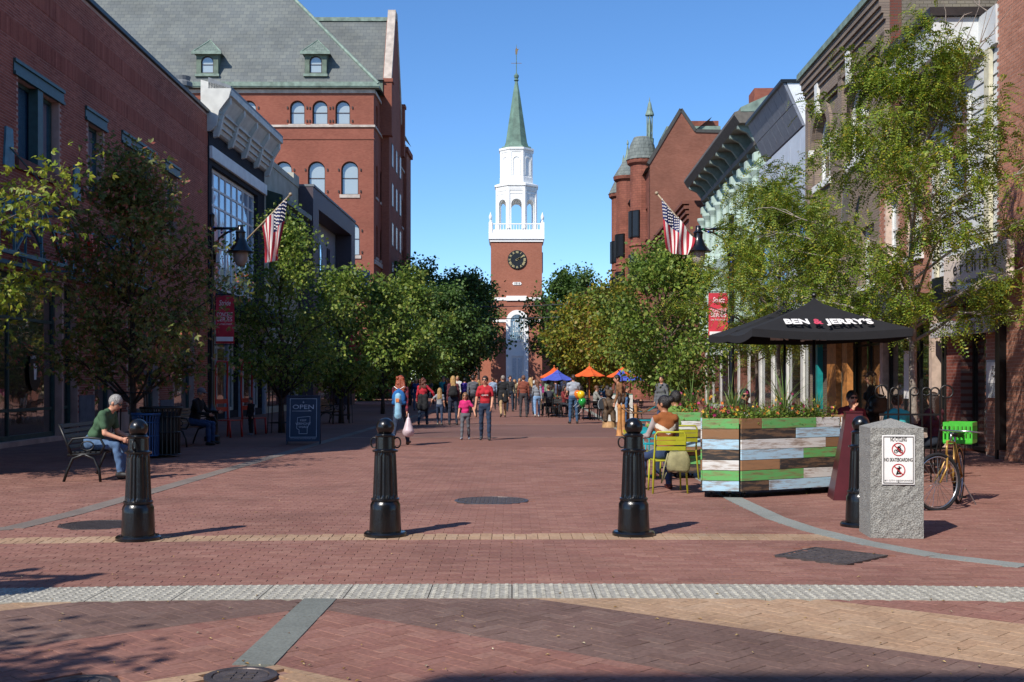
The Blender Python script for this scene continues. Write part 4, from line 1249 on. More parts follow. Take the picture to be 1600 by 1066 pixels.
sash(R2, R2.sp(1497), xp0 - .05, .05, 2.6, rev=.12, y=.25, fr=.08, fmat=m_black, gmat=m_glass_d, rail=False, name='glass_door')
sash(R2, .25, R2.sp(1470), .5, 2.9, rev=.12, y=.05, fr=.08, fmat=m_black, gmat=m_glass_d, rail=False, name='shop_window')
s = MB(); s.box(R2.sp(1472), R2.sp(1494), .1, .6, 0, 3.2); R2.p('brick_jamb', s, brickmat('jamb_brick', '7a4034', '8a4c3f', '8a6f66'))
s = MB(); s.box(LN2 - .04, LN2 + .06, -.1, .04, 0, 3.6); R2.p('door_post', s, m_black)
s = MB(); s.box(0, LN2, -.02, 1.3, 3.2, 3.9); R2.p('fascia', s, m_black)

# R3: grey-brown painted brick with round-arched windows
R3 = rightb('grey_brick_building', 'grey-brown brick building with round-arched white windows and copper-topped cornice', RL + .3, 40.0)
L3n = 40.0 - 30.9
m_gb = brickmat('grey_brown_brick', '84756a', '90806f', '6e6258', stain=.22, bump=.5, plane='xz')
m_gb2 = brickmat('grey_brown_side', '7f776b', '8a816f', '6a6252', stain=.45, bump=.8, plane='yz', sscale=.8, bw=.22, bh=.085)
h3r = 12.0
wn3 = []
for (pa, pb) in ((1273, 1297), (1318, 1352)):
    a, b_ = R3.sp(pa), R3.sp(pb); a, b_ = min(a, b_), max(a, b_)
    wn3.append((a, b_, 8.15, 10.45, min((b_ - a) / 2, 1.1)))
lo3 = [(.6, 2.0, 4.3, 6.0, 0), (3.6, 4.9, 4.3, 6.0, 0), (6.2, 7.6, 4.3, 6.0, 0), (.3, L3n - .4, .25, 3.2, 0)]
w = wall_mesh(0, L3n, 0, h3r, wn3 + lo3, .3); block_back(w, 0, L3n, 0, h3r, 14); R3.p('wall', w, m_gb)
s = MB(); s.quad((L3n + .006, .3, 6), (L3n + .006, 14, 6), (L3n + .006, 14, h3r + .6), (L3n + .006, .3, h3r + .6)); s.quad((L3n + .006, 14, 6), (L3n + .006, .3, 6), (L3n - .3, .3, 6), (L3n - .3, 14, 6)); s.box(L3n - .3, L3n, .3, 14, h3r, h3r + .6); R3.p('party_wall', s, m_gb2)
s = MB(); s.box(L3n - .02, L3n + .012, -.02, .29, 6, h3r + .6); R3.p('corner_quoin', s, brickmat('red_quoin', '7a4034', '6b4a40', '5d534c', plane='yz'))
for o in wn3:
    sash(R3, *o, rev=.3, fr=.16, fmat=m_white, gmat=m_glass, sill=(.22, m_white), mull=[(o[0] + o[1]) / 2])
    c = (o[0] + o[1]) / 2; r_ = (o[1] - o[0]) / 2
    s = MB(); s.plate([(c - .12, o[3] - .02), (c + .12, o[3] - .02), (c + .2, o[3] + .95), (c - .2, o[3] + .95)], -.22, -.005); R3.p('keystone', s, m_white)
    s = MB(); n = 12; zc_ = o[3] - o[4]
    for i in range(n):
        a0, a1 = PI * i / n, PI * (i + 1) / n
        s.plate([(c - (r_ + .45) * math.cos(a0), zc_ + (r_ + .45) * math.sin(a0)), (c - (r_ + .1) * math.cos(a0), zc_ + (r_ + .1) * math.sin(a0)), (c - (r_ + .1) * math.cos(a1), zc_ + (r_ + .1) * math.sin(a1)), (c - (r_ + .45) * math.cos(a1), zc_ + (r_ + .45) * math.sin(a1))], -.1, -.003)
    R3.p('arch_ring', s, m_gb)
    for sx in (o[0] - .3, o[1] + .12):
        s = MB(); s.box(sx - .05, sx + .23, -.16, -.004, zc_ - .25, zc_); R3.p('impost', s, m_white)
for o in lo3[:3]: sash(R3, *o[:4], fmat=m_white, gmat=m_glass, sill=(.15, m_white))
o = lo3[3]; sash(R3, *o[:4], rev=.3, fmat=m_black, gmat=m_glass_d, rail=False, mull=[o[0] + 1.5 + k * 1.5 for k in range(4)], trans=[2.6], fr=.1, name='shop_window')
for (xa_, xb_) in ((0, .42), (L3n / 2 - .25, L3n / 2 + .2), (L3n - .42, L3n - .02)):
    s = MB(); s.box(xa_, xb_, -.16, -.003, 3.9, h3r - .9); R3.p('pilaster', s, m_gb)
s = MB(); z = h3r - 1.35
for (o_, a, b_) in ((.1, 0, .14), (.16, .14, .3), (.12, .3, .62), (.18, .62, .78), (.24, .78, .95), (.3, .95, 1.15), (.35, 1.15, 1.35)):
    s.box(-.02, L3n, -o_, -.004, z + a, z + b_ - .003)
R3.p('corbelled_cornice', s, m_gb)
s = MB(); s.box(-.2, L3n + .05, -.42, .4, h3r + .002, h3r + .2); R3.p('copper_coping', s, m_copper)
s = MB(); s.bar((5.4, -.3, 5.4), (6.7, -.5, 7.6), .18); R3.p('vent_pipe', s, plain('galvanised', '8d8a84', rough=.6, metal=.4))
s = MB(); s.side([(-.9, 3.2), (-.9, 3.32), (0, 4.15), (0, 3.2)], .2, L3n - .2); aw = R3.p('awning', s, plain('black_canvas', '17181a', rough=.9))
s = MB(); s.bar((L3n - .17, -.9, 3.26), (L3n - .17, 0, 4.15), .06); s.bar((.2, -.92, 3.26), (L3n - .2, -.92, 3.26), .05); R3.p('awning_frame', s, m_grey, aw)
for (px, mat_, wd) in ((1283, plain('teal_door', '17807f', rough=.4), .32), (1309, plain('orange_wood', 'a8703a', rough=.55, var=.2, scale=8), .55), (1330, MATS['orange_wood'], .28)):
    c = R3.sp(px); s = MB(); s.box(c - wd, c + wd, -.2, -.02, 0, 2.9); R3.p('painted_pier', s, mat_)

# between R2 and R3: red brick front set under the party wall
R2b = rightb('red_brick_shop', 'red brick shop front with posters between the grey arched building and white siding', RL, 30.85)
L2b = 30.85 - d2b - .04
h2b = 7.6
o2b = [(.5, 1.5, 4.6, 6.4, 0), (2.3, 3.4, 4.6, 6.4, 0), (.25, L2b - .2, .3, 2.9, 0)]
w = wall_mesh(0, L2b, 0, h2b, o2b, .22); block_back(w, 0, L2b, 0, h2b, 12); R2b.p('wall', w, m_mort2)
bricks_on(R2b, 0, L2b, 3.0, h2b - .05, o2b, m_b2, m_b2o, seed=21)
for o in o2b[:2]: sash(R2b, *o[:4], fmat=m_white, gmat=m_glass, sill=(.14, m_white))
sash(R2b, *o2b[2][:4], fmat=m_black, gmat=m_glass_d, rail=False, mull=[1.5, 2.7], fr=.1, name='shop_window')
s = MB(); s.box(0, L2b, -.25, -.02, 2.95, 3.5); R2b.p('fascia', s, plain('dark_fascia', '191a1c'))
s = MB(); s.side([(-1.0, 3.0), (-1.0, 3.12), (-.26, 3.8), (-.26, 3.0)], .05, L2b - .05); R2b.p('awning', s, MATS['black_canvas'])
s = MB(); s.box(1.7, 2.5, .1, .11, 1.1, 2.3); R2b.p('window_poster', s, m_swht)
s = MB(); s.box(-.1, L2b, -.12, 12, h2b, h2b + .15); R2b.p('coping', s, m_grey)

# R4: pale building with a slanted dark metal fin
R4 = rightb('fin_building', 'pale panelled building with a slanted dark metal upper wall', RL + .75, 51.5)
L4n = 51.5 - 40.05
m_pan = plain('pale_blue_panel', 'b5bdc6', rough=.5, var=.06, scale=1)
s = MB(); s.box(0, L4n, 0, 12, 3.4, 11.0); R4.p('wall', s, m_pan)
for i in range(7):
    for j in range(3):
        s = MB(); a = L4n * i / 7; s.box(a + .02, a + L4n / 7 - .02, -.03, -.001, 5 + j * 1.9, 5 + j * 1.9 + 1.86); R4.p('wall_panel', s, m_pan)
m_fin = plain('dark_metal_panel', '7b7f87', rough=.45, metal=.0, var=.08)
zf0, zf1 = 11.05, 12.65; fx0, fx1 = 1.4, 8.6          # the fin stands on part of the front only
for i in range(7):
    for j in range(2):
        a, b_ = fx0 + (fx1 - fx0) * i / 7 + .015, fx0 + (fx1 - fx0) * (i + 1) / 7 - .015
        t0, t1 = j / 2 + .01, (j + 1) / 2 - .005
        zt0, zt1 = zf0 + (zf1 - zf0) * t0, zf0 + (zf1 - zf0) * t1; y0_, y1_ = -.03 - .72 * t0, -.03 - .72 * t1
        s = MB(); s.add([(a, y0_, zt0), (b_, y0_, zt0), (b_, y1_, zt1), (a, y1_, zt1), (a, y0_ + .1, zt0), (b_, y0_ + .1, zt0), (b_, y1_ + .1, zt1), (a, y1_ + .1, zt1)],
              [(0, 1, 2, 3), (5, 4, 7, 6), (1, 0, 4, 5), (3, 2, 6, 7), (0, 3, 7, 4), (2, 1, 5, 6)])
        R4.p('fin_panel', s, m_fin)
s = MB(); s.side([(.08, zf0), (-.62, zf1), (3, zf1 - .1), (3, zf0)][::-1], fx0, fx1); R4.p('fin_core', s, plain('white_panel', 'd5d8da', rough=.5, var=.04))
s = MB(); s.box(fx0 - .05, fx1 + .06, -.85, 3.1, zf1 + .002, zf1 + .12); R4.p('roof_edge', s, m_black)
for i in range(3):
    a = 1.2 + i * 3.4
    sash(R4, a, a + 1.7, 4.6, 7.4, rev=.05, y=-.09, fr=.1, fmat=m_grey, gmat=m_glass)
s = MB(); s.box(0, L4n, .4, 12, 0, 3.4); R4.p('shop_recess', s, m_black)
for k in range(5):
    s = MB(); c = .3 + k * (L4n - .6) / 4; s.box(c - .2, c + .2, -.03, .06, 0, 3.4); R4.p('white_pier', s, m_offw)
    if k < 4:
        s = MB(); s.quad((c + .25, .07, .3), (c + (L4n - .6) / 4 - .25, .07, .3), (c + (L4n - .6) / 4 - .25, .07, 3.0), (c + .25, .07, 3.0)); R4.p('shop_window', s, m_glass_d)

# R5: pale green iron front with deep bracketed cornice
R5 = rightb('iron_front_building', 'pale green cast-iron front with columns and deep dark bracketed cornice', RL + .95, 68.9)
L5n = 68.9 - 51.55
m_gw = plain('pale_green_paint', 'a9bcb0', rough=.6, var=.08, scale=2)
h5 = 13.6
o5 = []
for i in range(8):
    a = .7 + i * (L5n - .9) / 8
    o5.append((a, a + 1.25, 8.5, 11.3, .6)); o5.append((a, a + 1.25, 4.6, 7.2, 0))
w = wall_mesh(0, L5n, 0, h5, o5, .35); block_back(w, 0, L5n, 0, h5, 14); R5.p('wall', w, m_gw)
for o in o5: sash(R5, *o, rev=.35, fr=.1, fmat=m_gw, gmat=m_glass, sill=(.15, m_gw))
for i in range(9):
    c = .7 + i * (L5n - .9) / 8 - .42
    for zz, hh in ((8.1, 3.1), (4.2, 3.0)):
        s = MB(); s.lathe([(.3, 0), (.3, .2), (.2, .3), (.17, hh - .5), (.2, hh - .4), (.34, hh - .15), (.34, hh)], 12, (c, -.22, zz)); R5.p('column', s, m_gw)
    s = MB(); s.side([(-.02, 12.0), (-.2, 12.05), (-.3, 12.35), (-.6, 12.75), (-1.05, 12.95), (-1.05, 13.1), (-.02, 13.1)], c - .12, c + .12); R5.p('bracket', s, plain('cornice_grey_green', '78857d', rough=.6))
    s = MB(); s.side([(-.02, 11.3), (-.34, 11.5), (-.34, 11.85), (-.02, 11.95)], c - .2, c + .2); R5.p('console', s, m_gw)
s = MB(); s.side([(-.02, 13.1), (-1.05, 13.1), (-1.15, 13.25), (-1.28, 13.45), (-1.28, 13.58), (0, 14.0), (.0, 13.1)], -.3, L5n); s.box(0, L5n, -.3, -.006, 12.2, 12.45); R5.p('cornice', s, plain('cornice_brown', '625c53', rough=.6))
s = MB(); s.box(-.02, L5n, -.4, -.008, 7.45, 8.05); R5.p('belt_course', s, m_gw)
s = MB(); s.side([(-1.0, 13.8), (.6, 14.5), (6, 14.5), (6, 13.6), (-1.0, 13.6)], L5n - .6, L5n + .02); R5.p('roof_box', s, m_copper)
s = MB(); s.box(L5n - 2.4, L5n - 1.0, -.2, 1.4, 13.6, 14.9); R5.p('chimney', s, m_tb)
for k in range(7):
    s = MB(); c = .4 + k * (L5n - .8) / 6; s.box(c - .25, c + .25, -.07, -.01, 0, 3.9); R5.p('shop_pier', s, m_offw)
for k in range(6):
    c = .4 + k * (L5n - .8) / 6; c2 = .4 + (k + 1) * (L5n - .8) / 6
    s = MB(); s.box(c + .3, c2 - .3, -.04, -.012, .3, 3.0); f = R5.p('shop_window', s, m_black)
    s = MB(); s.quad((c + .4, -.045, .4), (c2 - .4, -.045, .4), (c2 - .4, -.045, 2.9), (c + .4, -.045, 2.9)); R5.p('pane', s, m_glass_d, f)

# R6: low red brick building
R6 = rightb('low_brick_building', 'low red brick building with corbelled parapet beyond the pale green front', RL, 91.0)
L6n = 91 - 69.35
m_rb = brickmat('brown_red_brick', '7b4c40', '885748', '6f5247', plane='sz', stain=.25, bump=.2)
o6 = [(1 + k * 3.4, 2.4 + k * 3.4, 5 + j * 3.6, 7.2 + j * 3.6, 0) for k in range(6) for j in range(2)]
w = wall_mesh(0, L6n, 0, 12.4, o6, .25); block_back(w, 0, L6n, 0, 12.4, 14); R6.p('wall', w, m_rb)
for o in o6: sash(R6, *o, fmat=m_offw, gmat=m_glass, sill=(.15, m_stone))
s = MB()
for k in range(4): s.box(0, L6n, -.12 - k * .1, -.004, 11.3 + k * .3, 11.5 + k * .3)
R6.p('parapet_corbels', s, m_rb)

# R7: red stone romanesque building with turrets at the far corner
RD = 91.2
R7 = rightb('romanesque_building', 'red stone building with steep gable, turret bays and green copper finials', 9.0, 131.0)
L7n = 131.0 - RD
m_rs = brickmat('red_sandstone', '845043', '915a4a', '6f483c', bw=.5, bh=.2, msize=.015, plane='sz', stain=.4, bump=.5, sscale=.5)
m_fw = brickmat('firewall_brick', '80503f', '8c5b4a', '7a5a4e', plane='yz', stain=.3, bump=.3, sscale=.35, bw=.22, bh=.075)
rz7 = lambda py: CH + (HY - py) / F * RD
h7 = rz7(262)
o7 = []
for k in range(11):
    for (za, zb) in ((5.5, 8), (9.5, 12), (13.2, 15.6)):
        o7.append((1.2 + k * 3.5, 2.7 + k * 3.5, za, zb, 0))
w = wall_mesh(0, L7n, 0, h7, o7, .3); R7.p('wall', w, m_rs)
for o in o7: sash(R7, *o, rev=.3, fmat=m_black, gmat=m_glass, sill=(.2, m_rs))
# firewall facing the viewer (local x = L7n end), polygon in local y,z
ly = lambda px: (gx(px, RD) - gx(1015, RD))
s = MB(); s.side([(0, 0), (ly(1190), 0), (ly(1190), rz7(210)), (ly(1086), rz7(206)), (ly(1063), rz7(173)), (0, rz7(253))], L7n - .6, L7n + .01); R7.p('firewall', s, m_fw)
s = MB()
for (p, q) in (((1012, 256), (1063, 171)), ((1063, 171), (1086, 205)), ((1086, 205), (1190, 208))):
    s.bar((L7n - .3, ly(p[0]), rz7(p[1])), (L7n - .3, ly(q[0]), rz7(q[1])), .8, .25)
R7.p('firewall_coping', s, plain('dark_coping', '3b3a36'))
m_sl2 = brickmat('turret_slate', '6b726f', '7d8480', '4d5452', bw=.5, bh=.3, msize=.015, plane='sz', stain=.3, bump=.4)
s = MB(); s.quad((0, -.3, h7), (L7n - .6, -.3, h7), (L7n - .6, 5.0, rz7(180)), (0, 5.0, rz7(180))); R7.p('roof', s, m_sl2)
s = MB(); s.box(L7n - 7, L7n - 1, 1.6, 5.5, h7, rz7(200)); s.box(L7n - 7.2, L7n - .8, 1.4, 5.7, rz7(200), rz7(194)); R7.p('roof_deck', s, m_copper)
s = MB(); s.box(L7n - 3.2, L7n - 1.2, 3.2, 5.6, h7, rz7(184)); R7.p('chimney', s, m_rs)
def bay(sx_, r, ztop_, roof, yc=-.2):
    s = MB(); s.lathe([(r, 0), (r, 4.6), (r + .15, 4.7), (r + .15, 5.0), (r, 5.1), (r, 8.6), (r + .12, 8.7), (r, 8.9), (r, 12.6), (r + .12, 12.7), (r, 12.9), (r, ztop_ - .5), (r + .25, ztop_ - .3), (r + .3, ztop_)], 16, (sx_, yc, 0), a0=PI / 16)
    body = R7.p('turret', s, m_rs)
    for (za, zb) in ((5.6, 8.0), (9.6, 12.0), (13.4, 15.6)):
        if zb > ztop_ - .6: continue
        for an in (-150, -115, -80, -45):
            M = Matrix.Translation((sx_, yc, 0)) @ Matrix.Rotation(R(an + 90), 4, 'Z')
            s = MB(); s.M = M; s.box(-.5, .5, -r - .05, -r + .1, za, zb); f = R7.p('bay_window', s, m_black, body)
            s = MB(); s.M = M; s.quad((-.4, -r - .055, za + .1), (.4, -r - .055, za + .1), (.4, -r - .055, zb - .1), (-.4, -r - .055, zb - .1)); R7.p('pane', s, MATS['dim_pane'], body)
    s = MB(); s.lathe(roof[0], 16, (sx_, yc, ztop_)); R7.p('turret_roof', s, m_sl2, body)
    if len(roof) > 1:
        s = MB(); s.lathe(roof[1], 10, (sx_, yc, ztop_)); R7.p('copper_finial', s, m_copper, body)
    return body
tz = lambda py, d: CH + (HY - py) / F * d
bay(35.3, 1.0, tz(252, 96), ([(1.35, 0), (1.3, .12), (1.0, 1.3), (.7, 1.9)], ))
bay(20.0, 1.1, tz(277, 111), ([(1.4, 0), (1.3, .15), (.4, 1.6)], [(.42, 1.55), (.2, 2.2), (.05, 3.1), (.11, 3.15), (.11, 3.3), (.03, 3.6)]))
bay(14.5, 1.2, tz(304, 116.5), ([(1.55, 0), (1.45, .15), (.42, 2.3)], [(.44, 2.25), (.2, 3.0), (.04, 4.0)]))
# copper lantern on the ridge
c7 = at(1015, 218, 95.5); 
xl = 131.0 - 95.5; yl = c7.x - (9.0 + VX * 95.5)
z0_ = c7.z; k = 95.5 / F
s = MB(); s.lathe([(6.5 * k, -10 * k), (6.5 * k, 0), (7 * k, 1 * k)], 8, (xl, yl, z0_))
for j in range(6): 
    an = j * PI / 3; s.tube([(xl + 4.5 * k * math.cos(an), yl + 4.5 * k * math.sin(an), z0_), (xl + 4.5 * k * math.cos(an), yl + 4.5 * k * math.sin(an), z0_ + 38 * k)], .9 * k, 5)
s.lathe([(4 * k, 0), (2.5 * k, 10 * k), (3.5 * k, 18 * k), (1 * k, 38 * k)], 8, (xl, yl, z0_))
s.lathe([(7 * k, 37 * k), (7 * k, 39 * k), (4.5 * k, 46 * k), (2.5 * k, 56 * k), (.6 * k, 60 * k), (.8 * k, 62 * k), (.2 * k, 66 * k)], 10, (xl, yl, z0_)); R7.p('copper_lantern', s, m_copper)
s = MB(); s.box(L7n - 3.5, L7n - .3, -1.3, -.05, 10.6, 10.75); 
for j in range(12): s.box(L7n - 3.5 + j * .29, L7n - 3.46 + j * .29, -1.3, -1.26, 10.75, 11.7)
s.box(L7n - 3.5, L7n - .3, -1.3, -1.25, 11.7, 11.76); R7.p('iron_balcony', s, m_black)

# building at the crossing behind the viewer: only its shade shows on the paving
bk = empty('corner_building', (2, -4.72, 0), 0, 'brick corner building across the crossing that shades the bottom of the picture', 'building')
s = MB(); s.box(-10.2, 14, -9, 0, 0, 11.7); s.build('wall', m_rb, bk)
s = MB(); s.box(-10.3, 14.1, -9.1, .12, 11.7, 12.0); s.build('parapet_cap', m_grey, bk)
for i in range(7):
    for z in (1, 4.6, 8.2):
        s = MB(); s.box(-9 + i * 3.2, -7.4 + i * 3.2, .002, .06, z, z + 2); f = s.build('window', m_white, bk)
        s = MB(); s.quad((-7.5 + i * 3.2, .065, z + .1), (-8.9 + i * 3.2, .065, z + .1), (-8.9 + i * 3.2, .065, z + 1.9), (-7.5 + i * 3.2, .065, z + 1.9)); s.build('pane', m_glass, f)
# ================================================================== TREES
m_bark = plain('grey_bark', '5f544a', rough=.9, var=.3, scale=9, bump=.6, bscale=30)
m_bark_d = plain('dark_bark', '3a312b', rough=.9, var=.3, scale=9, bump=.6, bscale=30)
LEAF = {
    'green': leafmat('leaf_green', ['48632a', '607a30', '768c38', '8c9c44', 'a8ab58'], [0, .3, .6, .85, 1], .42),
    'dark': leafmat('leaf_dark_green', ['385226', '46622c', '567235', '6a8440'], [0, .4, .75, 1]),
    'lime': leafmat('leaf_lime', ['5d7420', '77892a', '8e9632', 'a8a23c'], [0, .4, .75, 1]),
    'maple': leafmat('leaf_maple_red_green', ['56662f', '697639', '808546', '988c50', 'b55e52', 'd49484'], [0, .35, .65, .84, .92, 1], .4),
    'locust': leafmat('leaf_locust', ['546e20', '677f28', '7c8e30', '949a34', 'b8a438'], [0, .35, .65, .88, 1]),
    'yellow': leafmat('leaf_yellow_green', ['55661f', '6d7826', '8a882e', 'a08c30', '7a4a30'], [0, .35, .65, .9, 1]),
    'rust': leafmat('leaf_rust', ['5a3a2c', '74463a', '5f5a30', '86604a'], [0, .4, .75, 1]),
}
def tree(name, label, base, H, z0, r, leaf='green', nlimb=24, nsub=5, nleaf=45, size=.085, spread=.24, seed=1, tr=.09, bark=None, group=None,
         style='leaf', shape=.9, trunk_top=.72, lean=(0, 0), bare=0, parts=True, up=.55, low=0.0, bias=None, rise=0.0):
    rs = np.random.RandomState(seed)
    base = Vector(base)
    root = empty(name, base, 0, label, 'tree', group)
    bark = bark or m_bark
    tb = MB(); k = 7
    pts = []
    for i in range(k + 1):
        t = i / k
        pts.append(Vector((lean[0] * t + rs.normal(0, .04) * t, lean[1] * t + rs.normal(0, .04) * t, H * trunk_top * t)))
    pts[0] = Vector((0, 0, -.03))
    tb.tube(pts, [tr * (1.25 if i == 0 else 1) * (1 - .78 * i / k) for i in range(k + 1)], 9)
    tb.build('trunk', bark, root, True)
    br = MB()
    def onT(z):
        t = min(1, max(0, z / (H * trunk_top))) * k
        i = min(k - 1, int(t)); return pts[i].lerp(pts[i + 1], t - i)
    def env(z):
        t = (z - z0) / (H - z0)
        if t <= 0 or t >= 1: return .12 * r
        return r * (math.sin(PI * t ** shape) ** .7) * 1.0 + .05
    C = []; CD_ = []
    for i in range(nlimb):
        f = (i + .5) / nlimb
        ztip = z0 + (H - z0) * (.06 + .92 * f) + rs.normal(0, .1)
        az = i * 2.39996 + rs.normal(0, .35)
        rad = env(ztip) * rs.uniform(.58, 1.22)
        if bias is not None: rad *= 1 + bias[1] * math.cos(az - bias[0])
        c0 = onT(ztip)
        tip = Vector((c0.x + rad * math.cos(az), c0.y + rad * math.sin(az), ztip))
        hs = max(z0 * (.95 if style == 'frond' else .75), min(H * trunk_top, ztip - rad * up - .1))
        p0 = onT(hs)
        mid = p0.lerp(tip, .5) + Vector((0, 0, .12 * rad)) + Vector(rs.normal(0, .06, 3))
        path = [p0, p0.lerp(mid, .5) + Vector(rs.normal(0, .03, 3)), mid, mid.lerp(tip, .55) + Vector(rs.normal(0, .05, 3)), tip]
        rb = tr * .42 * (1 - .5 * f)
        br.tube(path, [rb, rb * .8, rb * .6, rb * .4, rb * .15], 5, cap=False)
        for j in range(nsub):
            t = .3 + .7 * (j + rs.uniform(0, 1)) / nsub
            q = path[min(3, int(t * 4))].lerp(path[min(4, int(t * 4) + 1)], t * 4 - int(t * 4)) if t < 1 else tip
            dv = Vector((math.cos(az + rs.normal(0, .9)), math.sin(az + rs.normal(0, .9)), rs.normal(.15 + rise, .5)))
            e = q + dv.normalized() * rs.uniform(.2, .55) * max(.6, rad * .55)
            br.tube([q, q.lerp(e, .5) + Vector(rs.normal(0, .03, 3)), e], [rb * .3, rb * .2, rb * .08], 4, cap=False)
            C.append(e); CD_.append(dv.normalized())
            if rs.uniform() < .7:
                C.append(q.lerp(e, .45)); CD_.append(dv.normalized())
    for i in range(bare):                            # dead twigs standing above the leaves
        p0 = onT(H * .62); az = rs.uniform(-.6, .9)
        a = p0
        path = [a]
        for j in range(5):
            a = a + Vector((math.cos(az) * .22 + rs.normal(0, .07), rs.normal(0, .1), rs.uniform(.45, .75))); path.append(a)
        br.tube(path, [.035, .028, .022, .016, .01, .004], 5, cap=False)
        for q in path[2:]:
            e = q + Vector((rs.normal(0, .3), rs.normal(0, .2), rs.uniform(.3, .8))); br.tube([q, q.lerp(e, .5) + Vector(rs.normal(0, .04, 3)), e], [.012, .008, .003], 4, cap=False)
    br.build('limbs', bark, root, True)
    C = np.array([tuple(c) for c in C]); DV = np.array([tuple(c) for c in CD_])
    if low: C = C[C[:, 2] > low]
    n = len(C)
    if style in ('leaf', 'lobed'):
        idx = np.repeat(np.arange(n), rs.poisson(nleaf, n))
        P = C[idx] + rs.normal(0, spread, (len(idx), 3)) * np.array([1, 1, .75])
        m = len(P)
        d = P - C[idx]; d /= np.linalg.norm(d, axis=1, keepdims=True) + 1e-6
        ax = d + rs.normal(0, .7, (m, 3)); ax[:, 2] -= .45; ax /= np.linalg.norm(ax, axis=1, keepdims=True)
        nn = rs.normal(0, .75, (m, 3)); nn[:, 2] += .75
        sd_ = np.cross(ax, nn); sd_ /= np.linalg.norm(sd_, axis=1, keepdims=True) + 1e-6
        up_ = np.cross(sd_, ax)
        s = size * rs.uniform(.6, 1.3, m)[:, None]
        if style == 'lobed':                         # three pointed lobes to a leaf
            Vs = []
            for an, q in ((-.95, .8), (0, 1.0), (.95, .8)):
                a_ = ax * math.cos(an) + sd_ * math.sin(an); b_ = sd_ * math.cos(an) - ax * math.sin(an); sq = s * q
                Vs.append(np.stack([P, P + a_ * sq * .5 + b_ * sq * .24 - up_ * sq * .04, P + a_ * sq - up_ * sq * .16, P + a_ * sq * .5 - b_ * sq * .24 - up_ * sq * .04], 1))
            V = np.concatenate(Vs, 0)
        else: V = np.stack([P, P + ax * s * .42 + sd_ * s * .42 - up_ * s * .1, P + ax * s + up_ * s * -.22, P + ax * s * .42 - sd_ * s * .42 - up_ * s * .1], 1)
    else:
        idx = np.repeat(np.arange(n), rs.poisson(nleaf, n))
        P = C[idx] + rs.normal(0, spread, (len(idx), 3)) * np.array([1, 1, .6])
        m = len(P)
        ax = DV[idx] * .6 + rs.normal(0, .55, (m, 3)); ax[:, 2] -= .35; ax /= np.linalg.norm(ax, axis=1, keepdims=True)
        nn = rs.normal(0, .4, (m, 3)); nn[:, 2] += 1
        sd_ = np.cross(ax, nn); sd_ /= np.linalg.norm(sd_, axis=1, keepdims=True) + 1e-6
        up_ = np.cross(sd_, ax)
        Lr = rs.uniform(.7, 1.25, m) * size
        Vs = []
        for j in range(6):
            t = (j + .6) / 6
            cpt = P + ax * (Lr * t)[:, None] - np.array([0, 0, 1.0]) * (Lr * t * t * .45)[:, None]
            for sg in (-1, 1):
                ll = (Lr * .26 * math.sin(PI * (.15 + .75 * t)))[:, None]; wv = ax * (Lr * .07)[:, None]
                b0 = cpt; tipv = cpt + sd_ * sg * ll + ax * ll * .35 - up_ * ll * rs.uniform(.1, .5, m)[:, None]
                Vs.append(np.stack([b0 - wv * .3, (b0 + tipv) / 2 - wv, tipv, (b0 + tipv) / 2 + wv], 1))
        V = np.concatenate(Vs, 0)
    Q = np.arange(len(V) * 4).reshape(-1, 4)
    link('crown', np_mesh('crown', V.reshape(-1, 3), Q, LEAF[leaf]), root)
    return root
GL = 'street trees on the shaded side'; GR = 'street trees on the sunny side'; GF = 'trees before the church'
tree('maple_tree', 'yellow-green sunlit maple reaching in at the left edge above the bench', (-9.35, 18.2, 0), 6.1, 1.9, 2.15, 'lime', 24, 5, 32, .1, .25, seed=3, group=GL, style='lobed')
tree('maple_tree', 'dark maple with reddish leaf tips behind the seated man in green', (gx(207, 24), 24, 0), 6.6, 1.4, 1.8, 'maple', 36, 6, 28, .105, .21, seed=5, style='lobed', tr=.085, bark=m_bark_d, group=GL, shape=.5, rise=.3, up=.8)
tree('elm_tree', 'green tree in an iron guard behind the open signboard', (gx(440, 34.4), 34.4, 0), 6.7, 1.3, 2.1, 'green', 32, 6, 31, .105, .22, seed=8, bark=m_bark_d, group=GL, shape=.62, rise=.6, up=.9)
tree('elm_tree', 'green tree between the signboard tree and the red-haired walker', (gx(533, 42), 42, 0), 5.9, 1.2, 1.7, 'green', 28, 6, 25, .13, .24, seed=13, bark=m_bark_d, group=GL, shape=.62, rise=.6, up=.9)
tree('elm_tree', 'green tree directly above the red-haired walker', (gx(598, 54), 54, 0), 6.6, 1.2, 1.9, 'green', 26, 6, 27, .16, .27, seed=17, bark=m_bark_d, group=GL, shape=.7, rise=.6, up=.9)
tree('elm_tree', 'green tree above the walker in the red jacket', (gx(640, 72), 72, 0), 8.6, 1.3, 2.5, 'green', 28, 6, 32, .2, .34, seed=19, bark=m_bark_d, group=GL, shape=.7, rise=.5, up=.9)
tree('elm_tree', 'tall dark tree at the far corner of the slate-roofed building', (gx(655, 104), 104, 0), 13.0, 2.0, 3.0, 'dark', 28, 6, 34, .27, .42, seed=23, tr=.2, bark=m_bark_d, group=GF)
tree('church_tree', 'broad dark green tree left of the church tower', (gx(722, 118), 118, 0), 13.2, 2.6, 3.8, 'dark', 36, 7, 40, .3, .5, seed=29, tr=.22, bark=m_bark_d, group=GF)
tree('church_tree', 'slim dark tree close against the left side of the church tower', (gx(748, 144), 144, 0), 14.6, 4.5, 2.0, 'dark', 26, 6, 36, .3, .45, seed=35, tr=.2, bark=m_bark_d, group=GF)
